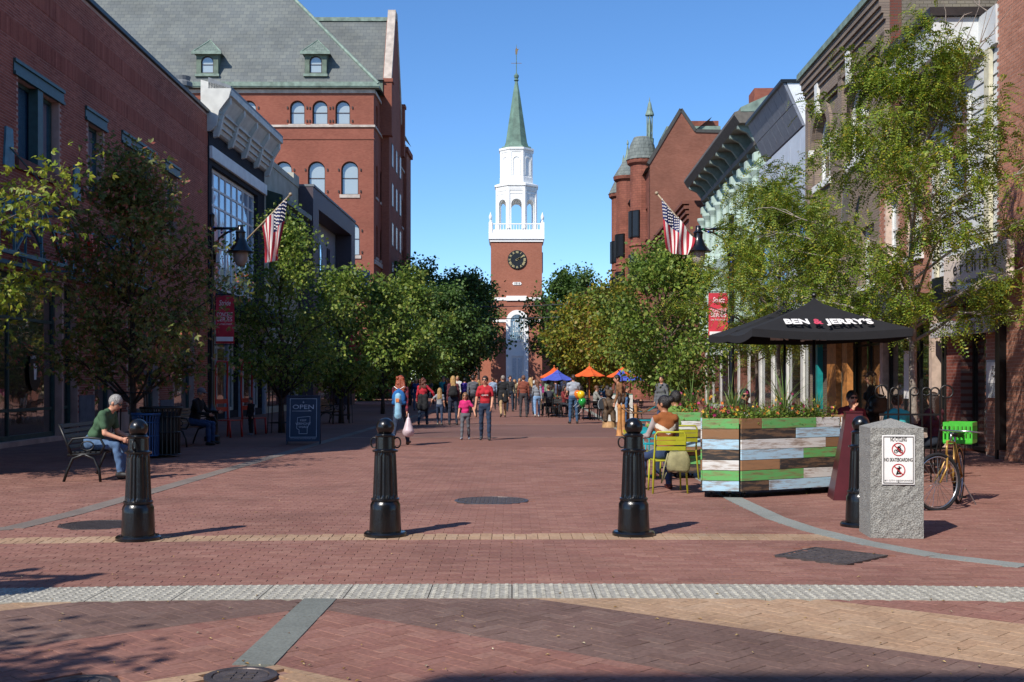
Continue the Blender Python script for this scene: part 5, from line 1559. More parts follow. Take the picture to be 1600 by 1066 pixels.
tree('church_tree', 'broad dark green tree right of the church tower', (gx(893, 118), 118, 0), 13.4, 2.2, 4.1, 'dark', 36, 7, 40, .3, .5, seed=31, tr=.22, bark=m_bark_d, group=GF)
tree('church_tree', 'dark green tree tucked between the church tower tree and the street trees', (gx(690, 100), 100, 0), 10.2, 1.6, 3.3, 'dark', 28, 6, 38, .27, .44, seed=33, tr=.16, bark=m_bark_d, group=GF)
tree('small_tree', 'rust-tinged tree beside the red stone corner building', (gx(934, 98), 98, 0), 9.4, 2.0, 2.0, 'rust', 22, 5, 36, .24, .36, seed=37, group=GF)
tree('street_tree', 'yellow-green tree above the orange and blue umbrellas', (gx(918, 80), 80, 0), 7.6, 1.6, 2.5, 'yellow', 28, 6, 34, .22, .36, seed=41, group=GR)
tree('street_tree', 'olive green tree behind the far orange umbrella', (gx(962, 64), 64, 0), 7.2, 1.5, 2.1, 'yellow', 28, 6, 34, .18, .3, seed=43, group=GR)
tree('linden_tree', 'full green tree below the flag of the sunny side', (gx(1040, 40), 40, 0), 6.7, 1.0, 2.25, 'green', 38, 7, 40, .125, .25, seed=47, group=GR, shape=.8)
tree('locust_tree', 'feathery locust beside the red banner', (gx(1183, 33), 33, 0), 5.9, 2.2, 1.45, 'locust', 22, 6, 17, .22, .2, seed=53, tr=.07, group=GR, style='frond', low=2.1)
tree('locust_tree', 'feathery locust rising behind the black umbrella', (gx(1218, 25), 25, 0), 6.35, 2.4, 1.75, 'locust', 26, 6, 18, .23, .19, seed=59, shape=.6, tr=.07, group=GR, style='frond', low=2.4)
tree('locust_tree', 'tall grey-trunked locust with bare top twigs behind the granite post', (gx(1428, 20), 20, 0), 7.8, 2.35, 2.25, 'locust', 42, 6, 20, .22, .17, seed=64, shape=.55, bark=plain('pale_grey_bark', '8f857b', rough=.9, var=.3, scale=9, bump=.6, bscale=30), tr=.085, group=GR, style='frond', bare=5, trunk_top=.8, up=.5, low=2.25)
tree('crossing_tree', 'small tree just out of view that dapples the lower left paving', (-6.1, 1.9, 0), 5.4, 2.8, 1.1, 'green', 16, 4, 24, .12, .22, seed=67)
# far greenery closing the gaps under the church
for i, (px, d, w, h, lf, lab) in enumerate(((700, 128, 3.4, 4.5, 'dark', 'low dark shrub below the tree left of the church'), (905, 126, 3.2, 4.0, 'green', 'low green shrub below the tree right of the church'), (560, 88, 2.6, 4.2, 'dark', 'dark shrub at the foot of the slate-roofed building'))):
    tree('shrub', lab, (gx(px, d), d, 0), h, .3, w, lf, 18, 5, 40, .27, .4, seed=70 + i, group='shrubs')
# ================================================================== STREET FURNITURE
m_blk = plain('glossy_black_paint', '0b0c0d', rough=.28, var=.25, scale=7, bump=.12, bscale=50, coat=.3)
m_wire = plain('black_iron', '0e0f10', rough=.45, var=.2)
# ---------------- bollards
def bollard(loc, rings, label):
    e = empty('bollard', loc, 0, label, 'bollard', 'black cast-iron bollards across the street')
    s = MB(); s.lathe([(.215, 0), (.215, .025), (.2, .04), (.15, .045)], 28); s.build('base_plate', m_blk, e, 30)
    s = MB(); s.lathe([(.158, .03), (.16, .06), (.158, .12), (.152, .26), (.15, .31), (.138, .335), (.132, .345), (.142, .352), (.142, .372), (.13, .378)], 28); s.build('foot', m_blk, e, 35)
    s = MB(); s.lathe([(.128, .37), (.124, .41), (.108, .80), (.105, .835)], 40, flute=(.4, .81, .945)); s.build('fluted_shaft', m_blk, e)
    s = MB(); s.lathe([(.1, .83), (.128, .838), (.13, .855), (.105, .862), (.098, .87), (.094, .985), (.1, .99), (.102, 1.002), (.088, 1.01), (.082, 1.018)], 28); s.build('neck', m_blk, e, 35)
    s = MB(); s.ball((0, 0, 1.085), .092, 24, 14); s.build('ball', m_blk, e, True)
    for a in rings:
        s = MB(); c = Vector((math.cos(a), math.sin(a), 0)); u = c; 
        s.tube([c * .118 + Vector((0, 0, .945 - .005)) + u * (.03 + .036 * math.cos(t)) - u * .03 + Vector((0, 0, -.012 + .052 * math.sin(t))) for t in [2 * PI * i / 16 for i in range(16)]], .0085, 6, closed=True); s.build('ring', m_wire, e, True)
    return e
bl = [(G(216, 843), (-1.6,), 'bollard at the left, in front of the man on the bench'), (G(602, 837), (2.9, .2), 'bollard just left of the middle of the street'),
      (G(990, 836), (3.0,), 'bollard beside the yellow-green chair'), (G(1345, 822), (), 'bollard half hidden behind the granite post')]
for p, rg, lb in bl: bollard((p.x, p.y, .002), rg, lb)
# ---------------- granite post with a sign
gp = G(1400, 838); gd = gp.y
pxm = F / gd
post = empty('granite_post', (gp.x - .02, gp.y + .1, 0), R(-5), 'rough grey granite post with a pointed top carrying a no cycling sign', 'post')
wg = 40 / pxm; hg = (845 - 659) / pxm
m_rock = plain('speckled_granite', '8b8a84', rough=.85, var=.35, scale=90, bump=.8, bscale=70)
s = MB(); rs = np.random.RandomState(5)
nx, nz = 10, 18
def face(p00, ux, uz, nrm, nu, nv, rough):
    vs = []; fs = []
    for j in range(nv + 1):
        for i in range(nu + 1):
            o = 0 if i in (0, nu) or j in (0, nv) else rs.normal(0, rough)
            vs.append(Vector(p00) + Vector(ux) * (i / nu) + Vector(uz) * (j / nv) + Vector(nrm) * o)
    for j in range(nv):
        for i in range(nu): a = j * (nu + 1) + i; fs.append((a, a + 1, a + nu + 2, a + nu + 1))
    s.add(vs, fs)
hs_ = hg - .1; dp = wg * 1.02
face((-wg, -dp, 0), (2 * wg, 0, 0), (0, 0, hs_), (0, -1, 0), nx, nz, .004)
face((wg, -dp, 0), (0, 2 * dp, 0), (0, 0, hs_), (1, 0, 0), nx, nz, .01)
face((wg, dp, 0), (-2 * wg, 0, 0), (0, 0, hs_), (0, 1, 0), nx, nz, .006)
face((-wg, dp, 0), (0, -2 * dp, 0), (0, 0, hs_), (-1, 0, 0), nx, nz, .003)
hg -= .015
s.add([(-wg, -dp, hs_), (wg, -dp, hs_), (wg, dp, hs_), (-wg, dp, hs_), (0, 0, hg)], [(0, 1, 4), (1, 2, 4), (2, 3, 4), (3, 0, 4)])
s.build('stone', m_rock, post)
sw, sh = 49 / pxm / 2, 76 / pxm / 2; sc_ = (845 - 724) / pxm; sxc = .01
pl_ = MB(); pl_.box(sxc - sw, sxc + sw, -dp - .014, -dp - .006, sc_ - sh, sc_ + sh, .002); sgn = pl_.build('sign_plate', m_swht, post)
s = MB(); t = .008
for (a, b_, c, d) in ((sxc - sw + .012, sxc + sw - .012, sc_ + sh - .02, sc_ + sh - .012), (sxc - sw + .012, sxc + sw - .012, sc_ - sh + .012, sc_ - sh + .02), (sxc - sw + .012, sxc - sw + .018, sc_ - sh + .02, sc_ + sh - .02), (sxc + sw - .018, sxc + sw - .012, sc_ - sh + .02, sc_ + sh - .02)):
    s.box(a, b_, -dp - .017, -dp - .0142, c, d)
s.build('sign_border', m_black, sgn)
yl_ = -dp - .0155
text('sign_lettering', 'NO CYCLING', .055, m_black, sgn, (sxc, yl_, sc_ + sh * .82), extrude=.0008, width=sw * 1.0, bold=.001)
text('sign_lettering', 'NO SKATEBOARDING', .05, m_black, sgn, (sxc, yl_, sc_ + sh * .0), extrude=.0008, width=sw * 1.72, bold=.001)
text('sign_lettering', 'BY CITY ORDINANCE', .022, m_black, sgn, (sxc, yl_, sc_ - sh * .84), extrude=.0008, width=sw * 1.7)
m_pred = plain('prohibition_red', 'b3242c', rough=.5, var=.03)
for k, zc in enumerate((sc_ + sh * .43, sc_ - sh * .42)):
    rr_ = sh * .27
    s = MB(); n = 28
    for i in range(n):
        a0, a1 = 2 * PI * i / n, 2 * PI * (i + 1) / n
        s.plate([(sxc + rr_ * math.cos(a0), zc + rr_ * math.sin(a0)), (sxc + rr_ * math.cos(a1), zc + rr_ * math.sin(a1)), (sxc + rr_ * .86 * math.cos(a1), zc + rr_ * .86 * math.sin(a1)), (sxc + rr_ * .86 * math.cos(a0), zc + rr_ * .86 * math.sin(a0))], yl_ - .002, yl_)
    s.bar((sxc - rr_ * .62, yl_ - .003, zc + rr_ * .62), (sxc + rr_ * .62, yl_ - .003, zc - rr_ * .62), .003, rr_ * .14, up=(0, 0, 1)); s.build('prohibition_ring', m_pred, sgn)
    s = MB(); q = rr_; Y = yl_ - .0005
    def ln(a, b_, w=.012): s.bar((sxc + a[0] * q, Y, zc + a[1] * q), (sxc + b_[0] * q, Y, zc + b_[1] * q), .002, w * q / .06, up=(0, 0, 1))
    def dsc(c, r_): s.plate([(sxc + (c[0] + r_ * math.cos(2 * PI * i / 12)) * q, zc + (c[1] + r_ * math.sin(2 * PI * i / 12)) * q) for i in range(12)], Y - .001, Y + .001)
    if k == 0:
        for cxw in (-.38, .38):
            for i in range(12):
                a0, a1 = 2 * PI * i / 12, 2 * PI * (i + 1) / 12; ln((cxw + .24 * math.cos(a0), -.3 + .24 * math.sin(a0)), (cxw + .24 * math.cos(a1), -.3 + .24 * math.sin(a1)), .006)
        ln((-.38, -.3), (-.1, .05), .006); ln((-.1, .05), (.3, .02), .006); ln((.38, -.3), (.3, .1), .006); ln((-.15, .1), (.12, .42), .02); ln((.12, .4), (.33, .1), .01); ln((-.12, .1), (.08, -.12), .013); ln((.08, -.12), (-.02, -.36), .012); dsc((.24, .52), .11)
    else:
        ln((-.35, -.56), (.38, -.42), .01); dsc((-.25, -.66), .06); dsc((.3, -.54), .06); ln((-.2, -.5), (-.12, -.2), .014); ln((-.12, -.2), (.0, .0), .016); ln((.2, -.42), (.16, -.18), .014); ln((.16, -.18), (.0, .0), .016); ln((0, 0), (.06, .36), .022); ln((.06, .32), (.42, .4), .011); ln((.04, .3), (-.34, .34), .011); dsc((.1, .54), .11)
    s.build('pictogram', m_black, sgn)
for zz in (sc_ + sh * .68, sc_ - sh * .88):
    s = MB(); s.ball((sxc, yl_, zz), .006, 8, 4); s.build('bolt', m_grey, sgn)
# ---------------- planters made of painted boards
PAINT = {k: plain('board_' + k, c, rough=.75, var=.18, scale=5, bump=.3, bscale=40) for k, c in
         dict(green='58a552', brown='8d6848', blue='a3c4d4', black='332f2d', white='c9c8c2', tan='9b7757').items()}
def worn(name, c):
    """paint rubbed off rough boards, wood showing"""
    m, N, L, b = _new(name)
    tc = N.new('ShaderNodeTexCoord'); mp = N.new('ShaderNodeMapping'); mp.inputs['Scale'].default_value = (2.2, 6, 16)
    oi = N.new('ShaderNodeObjectInfo'); L.new(tc.outputs['Object'], mp.inputs[0])
    ad = N.new('ShaderNodeVectorMath'); L.new(mp.outputs[0], ad.inputs[0])
    ml = N.new('ShaderNodeMath'); ml.operation = 'MULTIPLY'; ml.inputs[1].default_value = 50; L.new(oi.outputs['Random'], ml.inputs[0]); L.new(ml.outputs[0], ad.inputs[1])
    n = N.new('ShaderNodeTexNoise'); n.inputs['Scale'].default_value = 1.6; n.inputs['Detail'].default_value = 10; n.inputs['Roughness'].default_value = .7; L.new(ad.outputs[0], n.inputs['Vector'])
    c = lin(c); wood = lin('8a6a4c')
    r = _ramp(N, [tuple(x * .55 for x in wood), tuple(.5 * x + .5 * y for x, y in zip(wood, c)), c, tuple(min(1, x * 1.12) for x in c)], [.3, .44, .52, .85])
    L.new(n.outputs['Fac'], r.inputs[0]); L.new(r.outputs[0], b.inputs['Base Color']); b.inputs['Roughness'].default_value = .7
    bp = N.new('ShaderNodeBump'); bp.inputs['Strength'].default_value = .5; bp.inputs['Distance'].default_value = .004; L.new(n.outputs['Fac'], bp.inputs['Height']); L.new(bp.outputs[0], b.inputs['Normal'])
    return m
WB = {'g': worn('worn_green_board', '5fa35a'), 'n': worn('worn_brown_board', '84603f'), 'b': worn('worn_blue_board', 'a5c6d6'), 'k': worn('worn_black_board', '2d2a28'), 'w': worn('worn_white_board', 'cfcec8'), 't': worn('worn_tan_board', '9a7350')}
def planter(label, pA, pB, dep, rows, side_rows, name='planter_box', endside=0, ztop=None):
    """long box clad in seven rows of boards between ground points pA and pB (front edge)"""
    d = pB - pA; L_ = d.length; rz = math.atan2(d.y, d.x)
    e = empty(name, pA, rz, label, 'planter', 'planters clad in painted boards')
    h0, H = .09, 1.05; rh = (H - h0) / 7
    s = MB(); s.box(.02, L_ - .02, .02, dep - .02, h0, H - .12); s.build('box', m_black, e)
    s = MB(); s.box(.03, L_ - .03, .03, dep - .03, H - .12, H - .07); s.build('soil', plain('potting_soil', '2b2018', rough=1), e)
    for r_, row in enumerate(rows):
        z1_ = H - r_ * rh; x = 0
        for (c, f) in row:
            s = MB(); s.box(x + .003, x + f * L_ - .003, -.004 - rng.uniform(0, .006), .02, z1_ - rh + .004, z1_ - .002, .002); s.build('board', WB[c], e); x += f * L_
    for r_, row in enumerate(side_rows):
        z1_ = H - r_ * rh; y = .02; tot = sum(f for _, f in row)
        for (c, f) in row:
            f = f / tot * (dep - .02)
            s = MB(); xs_ = (-.016 - rng.uniform(0, .004), -.001) if endside == 0 else (L_ + .001, L_ + .018); s.box(xs_[0], xs_[1], y + .003, y + f - .003, z1_ - rh + .004, z1_ - .002); s.build('board', WB[c], e); y += f
    for (x, y) in ((.12, .1), (L_ - .12, .1), (.12, dep - .1), (L_ - .12, dep - .1)):
        s = MB(); s.lathe([(.036, -.012), (.036, .012)], 14); s.v = [(x + z, y + a, .037 + b_) for a, b_, z in s.v]; w_ = s.build('caster', m_wire, e)
        s = MB(); s.box(x - .022, x + .022, y - .03, y + .03, .07, .09); s.build('caster_bracket', m_grey, w_)
    s = MB()
    for (a, b_, c, dd) in ((0, L_, .004, .03), (0, L_, dep - .03, dep), (0, .03, .03, dep - .03), (L_ - .03, L_, .03, dep - .03)): s.box(a, b_, c, dd, H - .07, H + .004)
    s.build('rim', WB['n'], e)
    return e, L_, dep, H
a1 = G(1097, 778); b1 = G(1154, 777)
p1, Lp1, dp1, Hp = planter('short planter box of striped painted boards next to the yellow-green chair', a1, G(1155, 779), .75,
    [[('g', 1)], [('n', 1)], [('b', 1)], [('k', 1)], [('w', 1)], [('g', 1)], [('b', 1)]],
    [[('b', .4), ('g', .6)], [('w', .6), ('n', .4)], [('k', 1)], [('g', .5), ('w', .5)], [('n', 1)], [('g', .6), ('k', .4)], [('k', .3), ('w', .7)]])
p2, Lp2, dp2, _ = planter('long planter box of striped painted boards beside the maroon stand', G(1158, 779.5), G(1312, 770), .62,
    [[('n', .2), ('g', .55), ('w', .25)], [('k', .54), ('b', .46)], [('w', .85), ('n', .15)], [('b', .62), ('g', .38)], [('t', .38), ('k', .62)], [('g', .62), ('w', .38)], [('k', .27), ('b', .73)]], [])
p3, Lp3, dp3, _ = planter('planter box of striped boards turned behind the maroon stand', G(1318, 771) + Vector((0, .1, 0)), G(1350, 764) + Vector((0.0, .12, 0)), .6,
    [[('w', 1)], [('b', 1)], [('n', .4), ('w', .6)], [('g', 1)], [('k', 1)], [('w', 1)], [('b', 1)]], [])
# planting: grasses, spiky leaves, flowers
def plants(e, L_, dep, H, seed, spikes, nflow, label):
    rs = np.random.RandomState(seed)
    V = []; Q = []; M = []
    def blade(b, az, ln, w, bend, m):
        k = 5; base = len(V); d = np.array([math.cos(az), math.sin(az), 0]); sdv = np.array([-d[1], d[0], 0])
        for i in range(k + 1):
            t = i / k; c = np.array(b) + np.array([0, 0, 1]) * ln * (t - .35 * bend * t * t) + d * ln * bend * t * t
            ww = w * (1 - t) ** .6
            V.append(c - sdv * ww); V.append(c + sdv * ww)
        for i in range(k): a = base + 2 * i; Q.append((a, a + 1, a + 3, a + 2)); M.append(m)
    for (fx, fy, ln, n, w) in spikes:
        for i in range(n):
            blade((fx * L_ + rs.normal(0, .02), fy * dep + rs.normal(0, .02), H - .08), rs.uniform(0, 2 * PI), ln * rs.uniform(.55, 1.15), w, rs.uniform(.05, .75), 0)
    for i in range(int(300 * L_)):                   # thin grass and stems
        blade((rs.uniform(.05, .95) * L_, rs.uniform(.1, .9) * dep, H - .08), rs.uniform(0, 2 * PI), rs.uniform(.1, .5), .0035, rs.uniform(.1, .7), 1 if rs.uniform() < .7 else 2)
    for i in range(int(4200 * L_)):                  # low leaves
        c = np.array([rs.uniform(0, 1) * L_, rs.uniform(0, 1) * dep, H - .1 + abs(rs.normal(0, .1))]); a = rs.uniform(0, 2 * PI); s = rs.uniform(.012, .03)
        b = len(V); dx = np.array([math.cos(a), math.sin(a), rs.normal(0, .5)]) * s; dy = np.array([-math.sin(a), math.cos(a), rs.normal(.2, .5)]) * s
        V.extend([c - dx, c - dy * .6, c + dx, c + dy * .6]); Q.append((b, b + 1, b + 2, b + 3)); M.append(1)
    for i in range(nflow):
        c = np.array([rs.uniform(0, 1) * L_, rs.uniform(0, .9) * dep, H + rs.uniform(-.02, .16) + (rs.uniform(0, .25) if rs.uniform() < .25 else 0)])
        m = 3 + rs.choice(3, p=[.4, .35, .25]); nrm = rs.normal(0, 1, 3); nrm[1] -= 1.0; nrm /= np.linalg.norm(nrm)
        t1 = np.cross(nrm, [0, 0, 1]); t1 /= np.linalg.norm(t1) + 1e-6; t2 = np.cross(nrm, t1); s = rs.uniform(.014, .027)
        for k in range(5):
            an = 2 * PI * k / 5; d = t1 * math.cos(an) + t2 * math.sin(an); w2 = t2 * math.cos(an) - t1 * math.sin(an)
            b = len(V); V.extend([c, c + d * s * .6 - w2 * s * .45, c + d * s * 1.2 + nrm * s * .3, c + d * s * .6 + w2 * s * .45]); Q.append((b, b + 1, b + 2, b + 3)); M.append(m)
    mats = [LEAF['spike'], LEAF['bed'], LEAF['dry'], MATS['flower_orange'], MATS['flower_magenta'], MATS['flower_yellow']]
    o = link('planter_flowers', np_mesh('planter_flowers', np.array(V), Q, mats, M))
    o.location = e.location; o.rotation_euler = e.rotation_euler
    return tag(o, label, 'plants', kind='stuff')
LEAF['spike'] = leafmat('leaf_spike', ['4c6a34', '6a8446', '8a9a5c'], None, .2)
LEAF['bed'] = leafmat('leaf_bed', ['3d5a1e', '56742a', '748a34', '8f9a44'])
LEAF['dry'] = leafmat('leaf_dry', ['8c8250', 'a09060', '6f7440'])
plain('flower_orange', 'd0702c', var=.2); plain('flower_magenta', 'a02a5c', var=.2); plain('flower_yellow', 'd0a030', var=.2)
plants(p1, Lp1, dp1, Hp, 3, [(.85, .5, .75, 34, .012), (.2, .4, .6, 20, .008)], 70, 'orange and magenta flowers with spiky grass in the short planter')
plants(p2, Lp2, dp2, Hp, 5, [(.55, .4, .8, 26, .014), (.93, .5, .5, 40, .005)], 110, 'flowers and one spiky dracaena in the long planter')
# an older bed behind the seated pair
pb_, Lb_, db_, _ = planter('planter box behind the seated couple, mostly hidden by its grasses', G(1050, 748), G(1095, 748), .6, [[('g', 1)], [('w', 1)], [('k', 1)], [('b', 1)], [('n', 1)], [('g', 1)], [('k', 1)]], [])
plants(pb_, Lb_, db_, Hp, 8, [(.5, .5, .6, 30, .006), (.1, .5, .7, 24, .005), (.8, .5, .75, 26, .01)], 90, 'tall wispy grasses and red flowers behind the seated couple')
# ---------------- maroon tapered stand
ms_ = G(1333, 779); e = empty('maroon_stand', (ms_.x, ms_.y, 0), R(-8), 'maroon tapered stand with a small tap between planter and bollard', 'stand')
q = F / ms_.y
s = MB(); hb, ht_ = 35 / q, 12 / q; H_ = 134 / q
s.add([(-hb, -hb, 0), (hb, -hb, 0), (hb, hb, 0), (-hb, hb, 0), (-ht_, -ht_, H_), (ht_, -ht_, H_), (ht_, ht_, H_), (-ht_, ht_, H_)], [(0, 1, 5, 4), (1, 2, 6, 5), (2, 3, 7, 6), (3, 0, 4, 7), (4, 5, 6, 7)])
s.build('column', plain('maroon_enamel', '4a1a20', rough=.35, var=.1), e)
s = MB(); s.box(-ht_ - .01, ht_ + .01, -ht_ - .01, ht_ + .01, H_, H_ + .02); s.build('cap', MATS['maroon_enamel'], e)
s = MB(); s.bar((.16, -hb - .05, 0), (.16, -hb - .05, .3), .03); s.bar((.1, -hb - .05, .3), (.22, -hb - .05, .3), .035); s.build('tap', m_grey, e)
# ---------------- lamp posts with arm, bell lamp, coloured bulbs, banner
m_lamp_glass = plain('frosted_lamp_glass', 'a39c90', rough=.35)
BULB = [plain('bulb_' + n, c, rough=.3) for n, c in (('red', 'b02a20'), ('green', '1f8a4a'), ('blue', '2444a0'), ('orange', 'c87a30'))]
def lamp(loc, arm, harm, label, banner=None, H=None, side=1):
    """arm: signed reach in x"""
    e = empty('street_lamp', loc, 0, label, 'street lamp', 'black street lamps with bell shades')
    H = H or harm + .35
    s = MB(); s.lathe([(.2, 0), (.2, .12), (.16, .16), (.15, .7), (.17, .74), (.11, .82), (.075, 1.0), (.065, H - .3), (.075, H - .2), (.06, H - .1), (.08, H), (.0, H + .08)], 16); s.build('pole', m_blk, e, 35)
    s = MB(); s.tube([(0, 0, harm), (arm, 0, harm)], .035, 8)
    sg = 1 if arm > 0 else -1
    s.tube([(sg * .07, 0, harm - 1.0), (sg * .1, 0, harm - .55), (abs(arm) * .25 * sg, 0, harm - .25), (abs(arm) * .55 * sg, 0, harm - .1), (arm * .85, 0, harm - .02)], .028, 8); s.build('arm', m_blk, e, True)
    s = MB(); s.lathe([(.34, -.62), (.345, -.6), (.3, -.56), (.2, -.44), (.15, -.32), (.12, -.26), (.12, -.12), (.14, -.1), (.08, -.04), (.07, .08), (0, .1)], 20, (arm, 0, harm)); lh = s.build('lamp_shade', m_blk, e, 40)
    s = MB(); s.lathe([(.02, -.98), (.1, -.95), (.17, -.82), (.19, -.66), (.19, -.6)], 16, (arm, 0, harm)); s.build('lamp_globe', m_lamp_glass, lh, True)
    rs = random.Random(4)
    for i in range(22):
        t = i / 21
        x = arm * t + rs.uniform(-.05, .05); z = harm + rs.uniform(-.14, .04)
        s = MB(); s.ball((x, rs.choice((-.05, .05)), z), .028, 6, 4); s.build('bulb', BULB[i % 4], e)
    for i in range(12):
        s = MB(); s.ball((.09 * math.cos(i * 2.2), .09 * math.sin(i * 2.2), harm - .5 - i * .2), .026, 6, 4); s.build('bulb', BULB[i % 4], e)
    if banner:
        (w_, z0_, z1_, lines) = banner
        sg = side; x0_ = sg * .1; x1_ = sg * (.1 + w_); xa, xb = min(x0_, x1_), max(x0_, x1_); xc = (xa + xb) / 2
        s = MB(); s.tube([(0, 0, z1_ + .03), (x1_, 0, z1_ + .03)], .015, 6); s.tube([(0, 0, z0_ - .03), (x1_, 0, z0_ - .03)], .015, 6); s.build('banner_rod', m_wire, e)
        s = MB(); k = 10; vs = []; fs = []
        for j in range(k + 1):
            z = z0_ + (z1_ - z0_) * j / k
            for i in range(5):
                vs.append((xa + (xb - xa) * i / 4, .025 * math.sin(j * .9 + i * .7), z))
        for j in range(k):
            for i in range(4): a = j * 5 + i; fs.append((a, a + 1, a + 6, a + 5))
        s.add(vs, fs); s.add([(x, y + .004, z) for x, y, z in vs], [f[::-1] for f in fs]); bn = s.build('banner', plain('banner_red', 'c23342', rough=.8, var=.1), e, True)
        for (t_, sz, z, wd, mt) in lines:
            text('banner_lettering', t_, sz, mt, bn, (xc, -.034, z0_ + (z1_ - z0_) * z), extrude=.001, width=wd * w_, shear=.25 if t_ == 'Stride' else 0)
        s = MB(); s.box(xa + .02, xb - .02, -.034, -.03, z0_ + .06, z0_ + (z1_ - z0_) * .14); s.build('banner_strip', m_swht, bn)
    return e
blines = [('Stride', .2, .84, .62, m_swht), ('CONCERT', .15, .6, .86, m_swht), ('SERIES', .15, .5, .8, m_swht), ('ON THE STREET', .06, .4, .8, m_swht)]
ld = 29.6; lx = gx(331, ld)
lb1 = lamp((lx, ld, 0), (376 - 331) / F * ld, CH + (HY - 357) / F * ld, 'black street lamp with string lights and red concert banner on the shaded side', ((365 - 336) / F * ld, CH + (HY - 537) / F * ld, CH + (HY - 462) / F * ld, blines), side=1)
rd_ = 31.0; rx = gx(1143, rd_)
lb2 = lamp((rx, rd_, 0), (1091 - 1143) / F * rd_, CH + (HY - 358) / F * rd_, 'black street lamp beside the flag on the sunny side', ((1139 - 1109) / F * rd_, CH + (HY - 528) / F * rd_, CH + (HY - 458) / F * rd_, blines), side=-1)
lamp((-6.95, 5.4, 0), .8, 4.2, 'street lamp out of view whose curved arm shades the lower left paving')
# far banner on the shaded side
fb = empty('red_banner', at(556, 545, 46), 0, 'distant red banner hanging among the shaded trees', 'banner')
s = MB(); s.box(-.25, .25, -.01, .01, -.55, .55); s.build('cloth', MATS['banner_red'], fb)
s = MB(); s.tube([(-.3, 0, .57), (.3, 0, .57)], .015, 6); s.tube([(-.3, 0, .57), (-.3, 0, -fb.location.z)], .05, 8); s.build('pole', m_wire, fb)
# ---------------- flags
m_fred = plain('flag_red', 'a01f30', rough=.85, var=.06); m_fwht = plain('flag_white', 'd8d3cd', rough=.85, var=.05); m_fblu = plain('flag_blue', '1f2c5c', rough=.85, var=.06)
def flag(label, pole0, tip, hoist, fly, d, seed):
    """hanging flag: hoist along the slanted pole, cloth falling in folds"""
    p0 = at(*pole0, d); p1 = at(*tip, d)
    e = empty('flag', p0, 0, label, 'flag', 'flags on slanted poles')
    s = MB(); v = p1 - p0; s.tube([(0, 0, 0), tuple(v)], .022, 8); s.ball(tuple(v), .05, 10, 6); s.build('pole', plain('flag_pole', '9b8a70', rough=.5), e, True)
    nu, nv = 30, 39
    A, B_ = [at(*p, d) - p0 for p in hoist]; C_, D_ = [at(*p, d) - p0 for p in fly]   # tip side first
    V = []; Q = []; M = []
    for i in range(nu + 1):
        a = i / nu
        for j in range(nv + 1):
            b = j / nv
            p = A.lerp(B_, b).lerp(C_.lerp(D_, b), a)
            w_ = .25 + .75 * a
            V.append((p.x + .035 * w_ * math.sin(b * 12 + a * 3.5 + seed), p.y + .11 * w_ * math.sin(b * 14 + a * 3 + seed) - .02, p.z - .06 * math.sin(PI * b) * a + .02 * math.sin(b * 9 + seed)))
    for i in range(nu):
        for j in range(nv):
            q = i * (nv + 1) + j; Q.append((q, q + 1, q + nv + 2, q + nv + 1))
            st = j // 3
            M.append(2 if (i < nu * .4 and st < 7) else (0 if st % 2 == 0 else 1))
    cl = link('cloth', np_mesh('cloth', V, Q, [m_fred, m_fwht, m_fblu], M, True), e)
    stv = []; stq = []
    for r_ in range(9):
        for c in range(6):
            i = int((c + .5 + (.25 if r_ % 2 else -.2)) / 6 * nu * .4); j = int((r_ + .5) / 9 * nv * .54)
            p = V[i * (nv + 1) + j]; b = len(stv)
            for k in range(5): stv.append((p[0] + .02 * math.cos(2 * PI * k / 5 + 1.57), p[1] - .025, p[2] + .02 * math.sin(2 * PI * k / 5 + 1.57)))
            stq.append(tuple(range(b, b + 5)))
    o = link('stars', np_mesh('stars', stv, stq, m_fwht), cl); o['kind'] = 'stuff'
    return e
flag('striped flag on a slanted pole left, before the cream building', (386, 374), (454, 304), ((448, 311), (409, 351)), ((437, 399), (417, 411)), 29.4, 1.0)
flag('striped flag on a slanted pole beside the lamp of the sunny side', (1092, 380), (1026, 302), ((1033, 311), (1086, 372)), ((1041, 391), (1079, 398)), 30.9, 2.2)
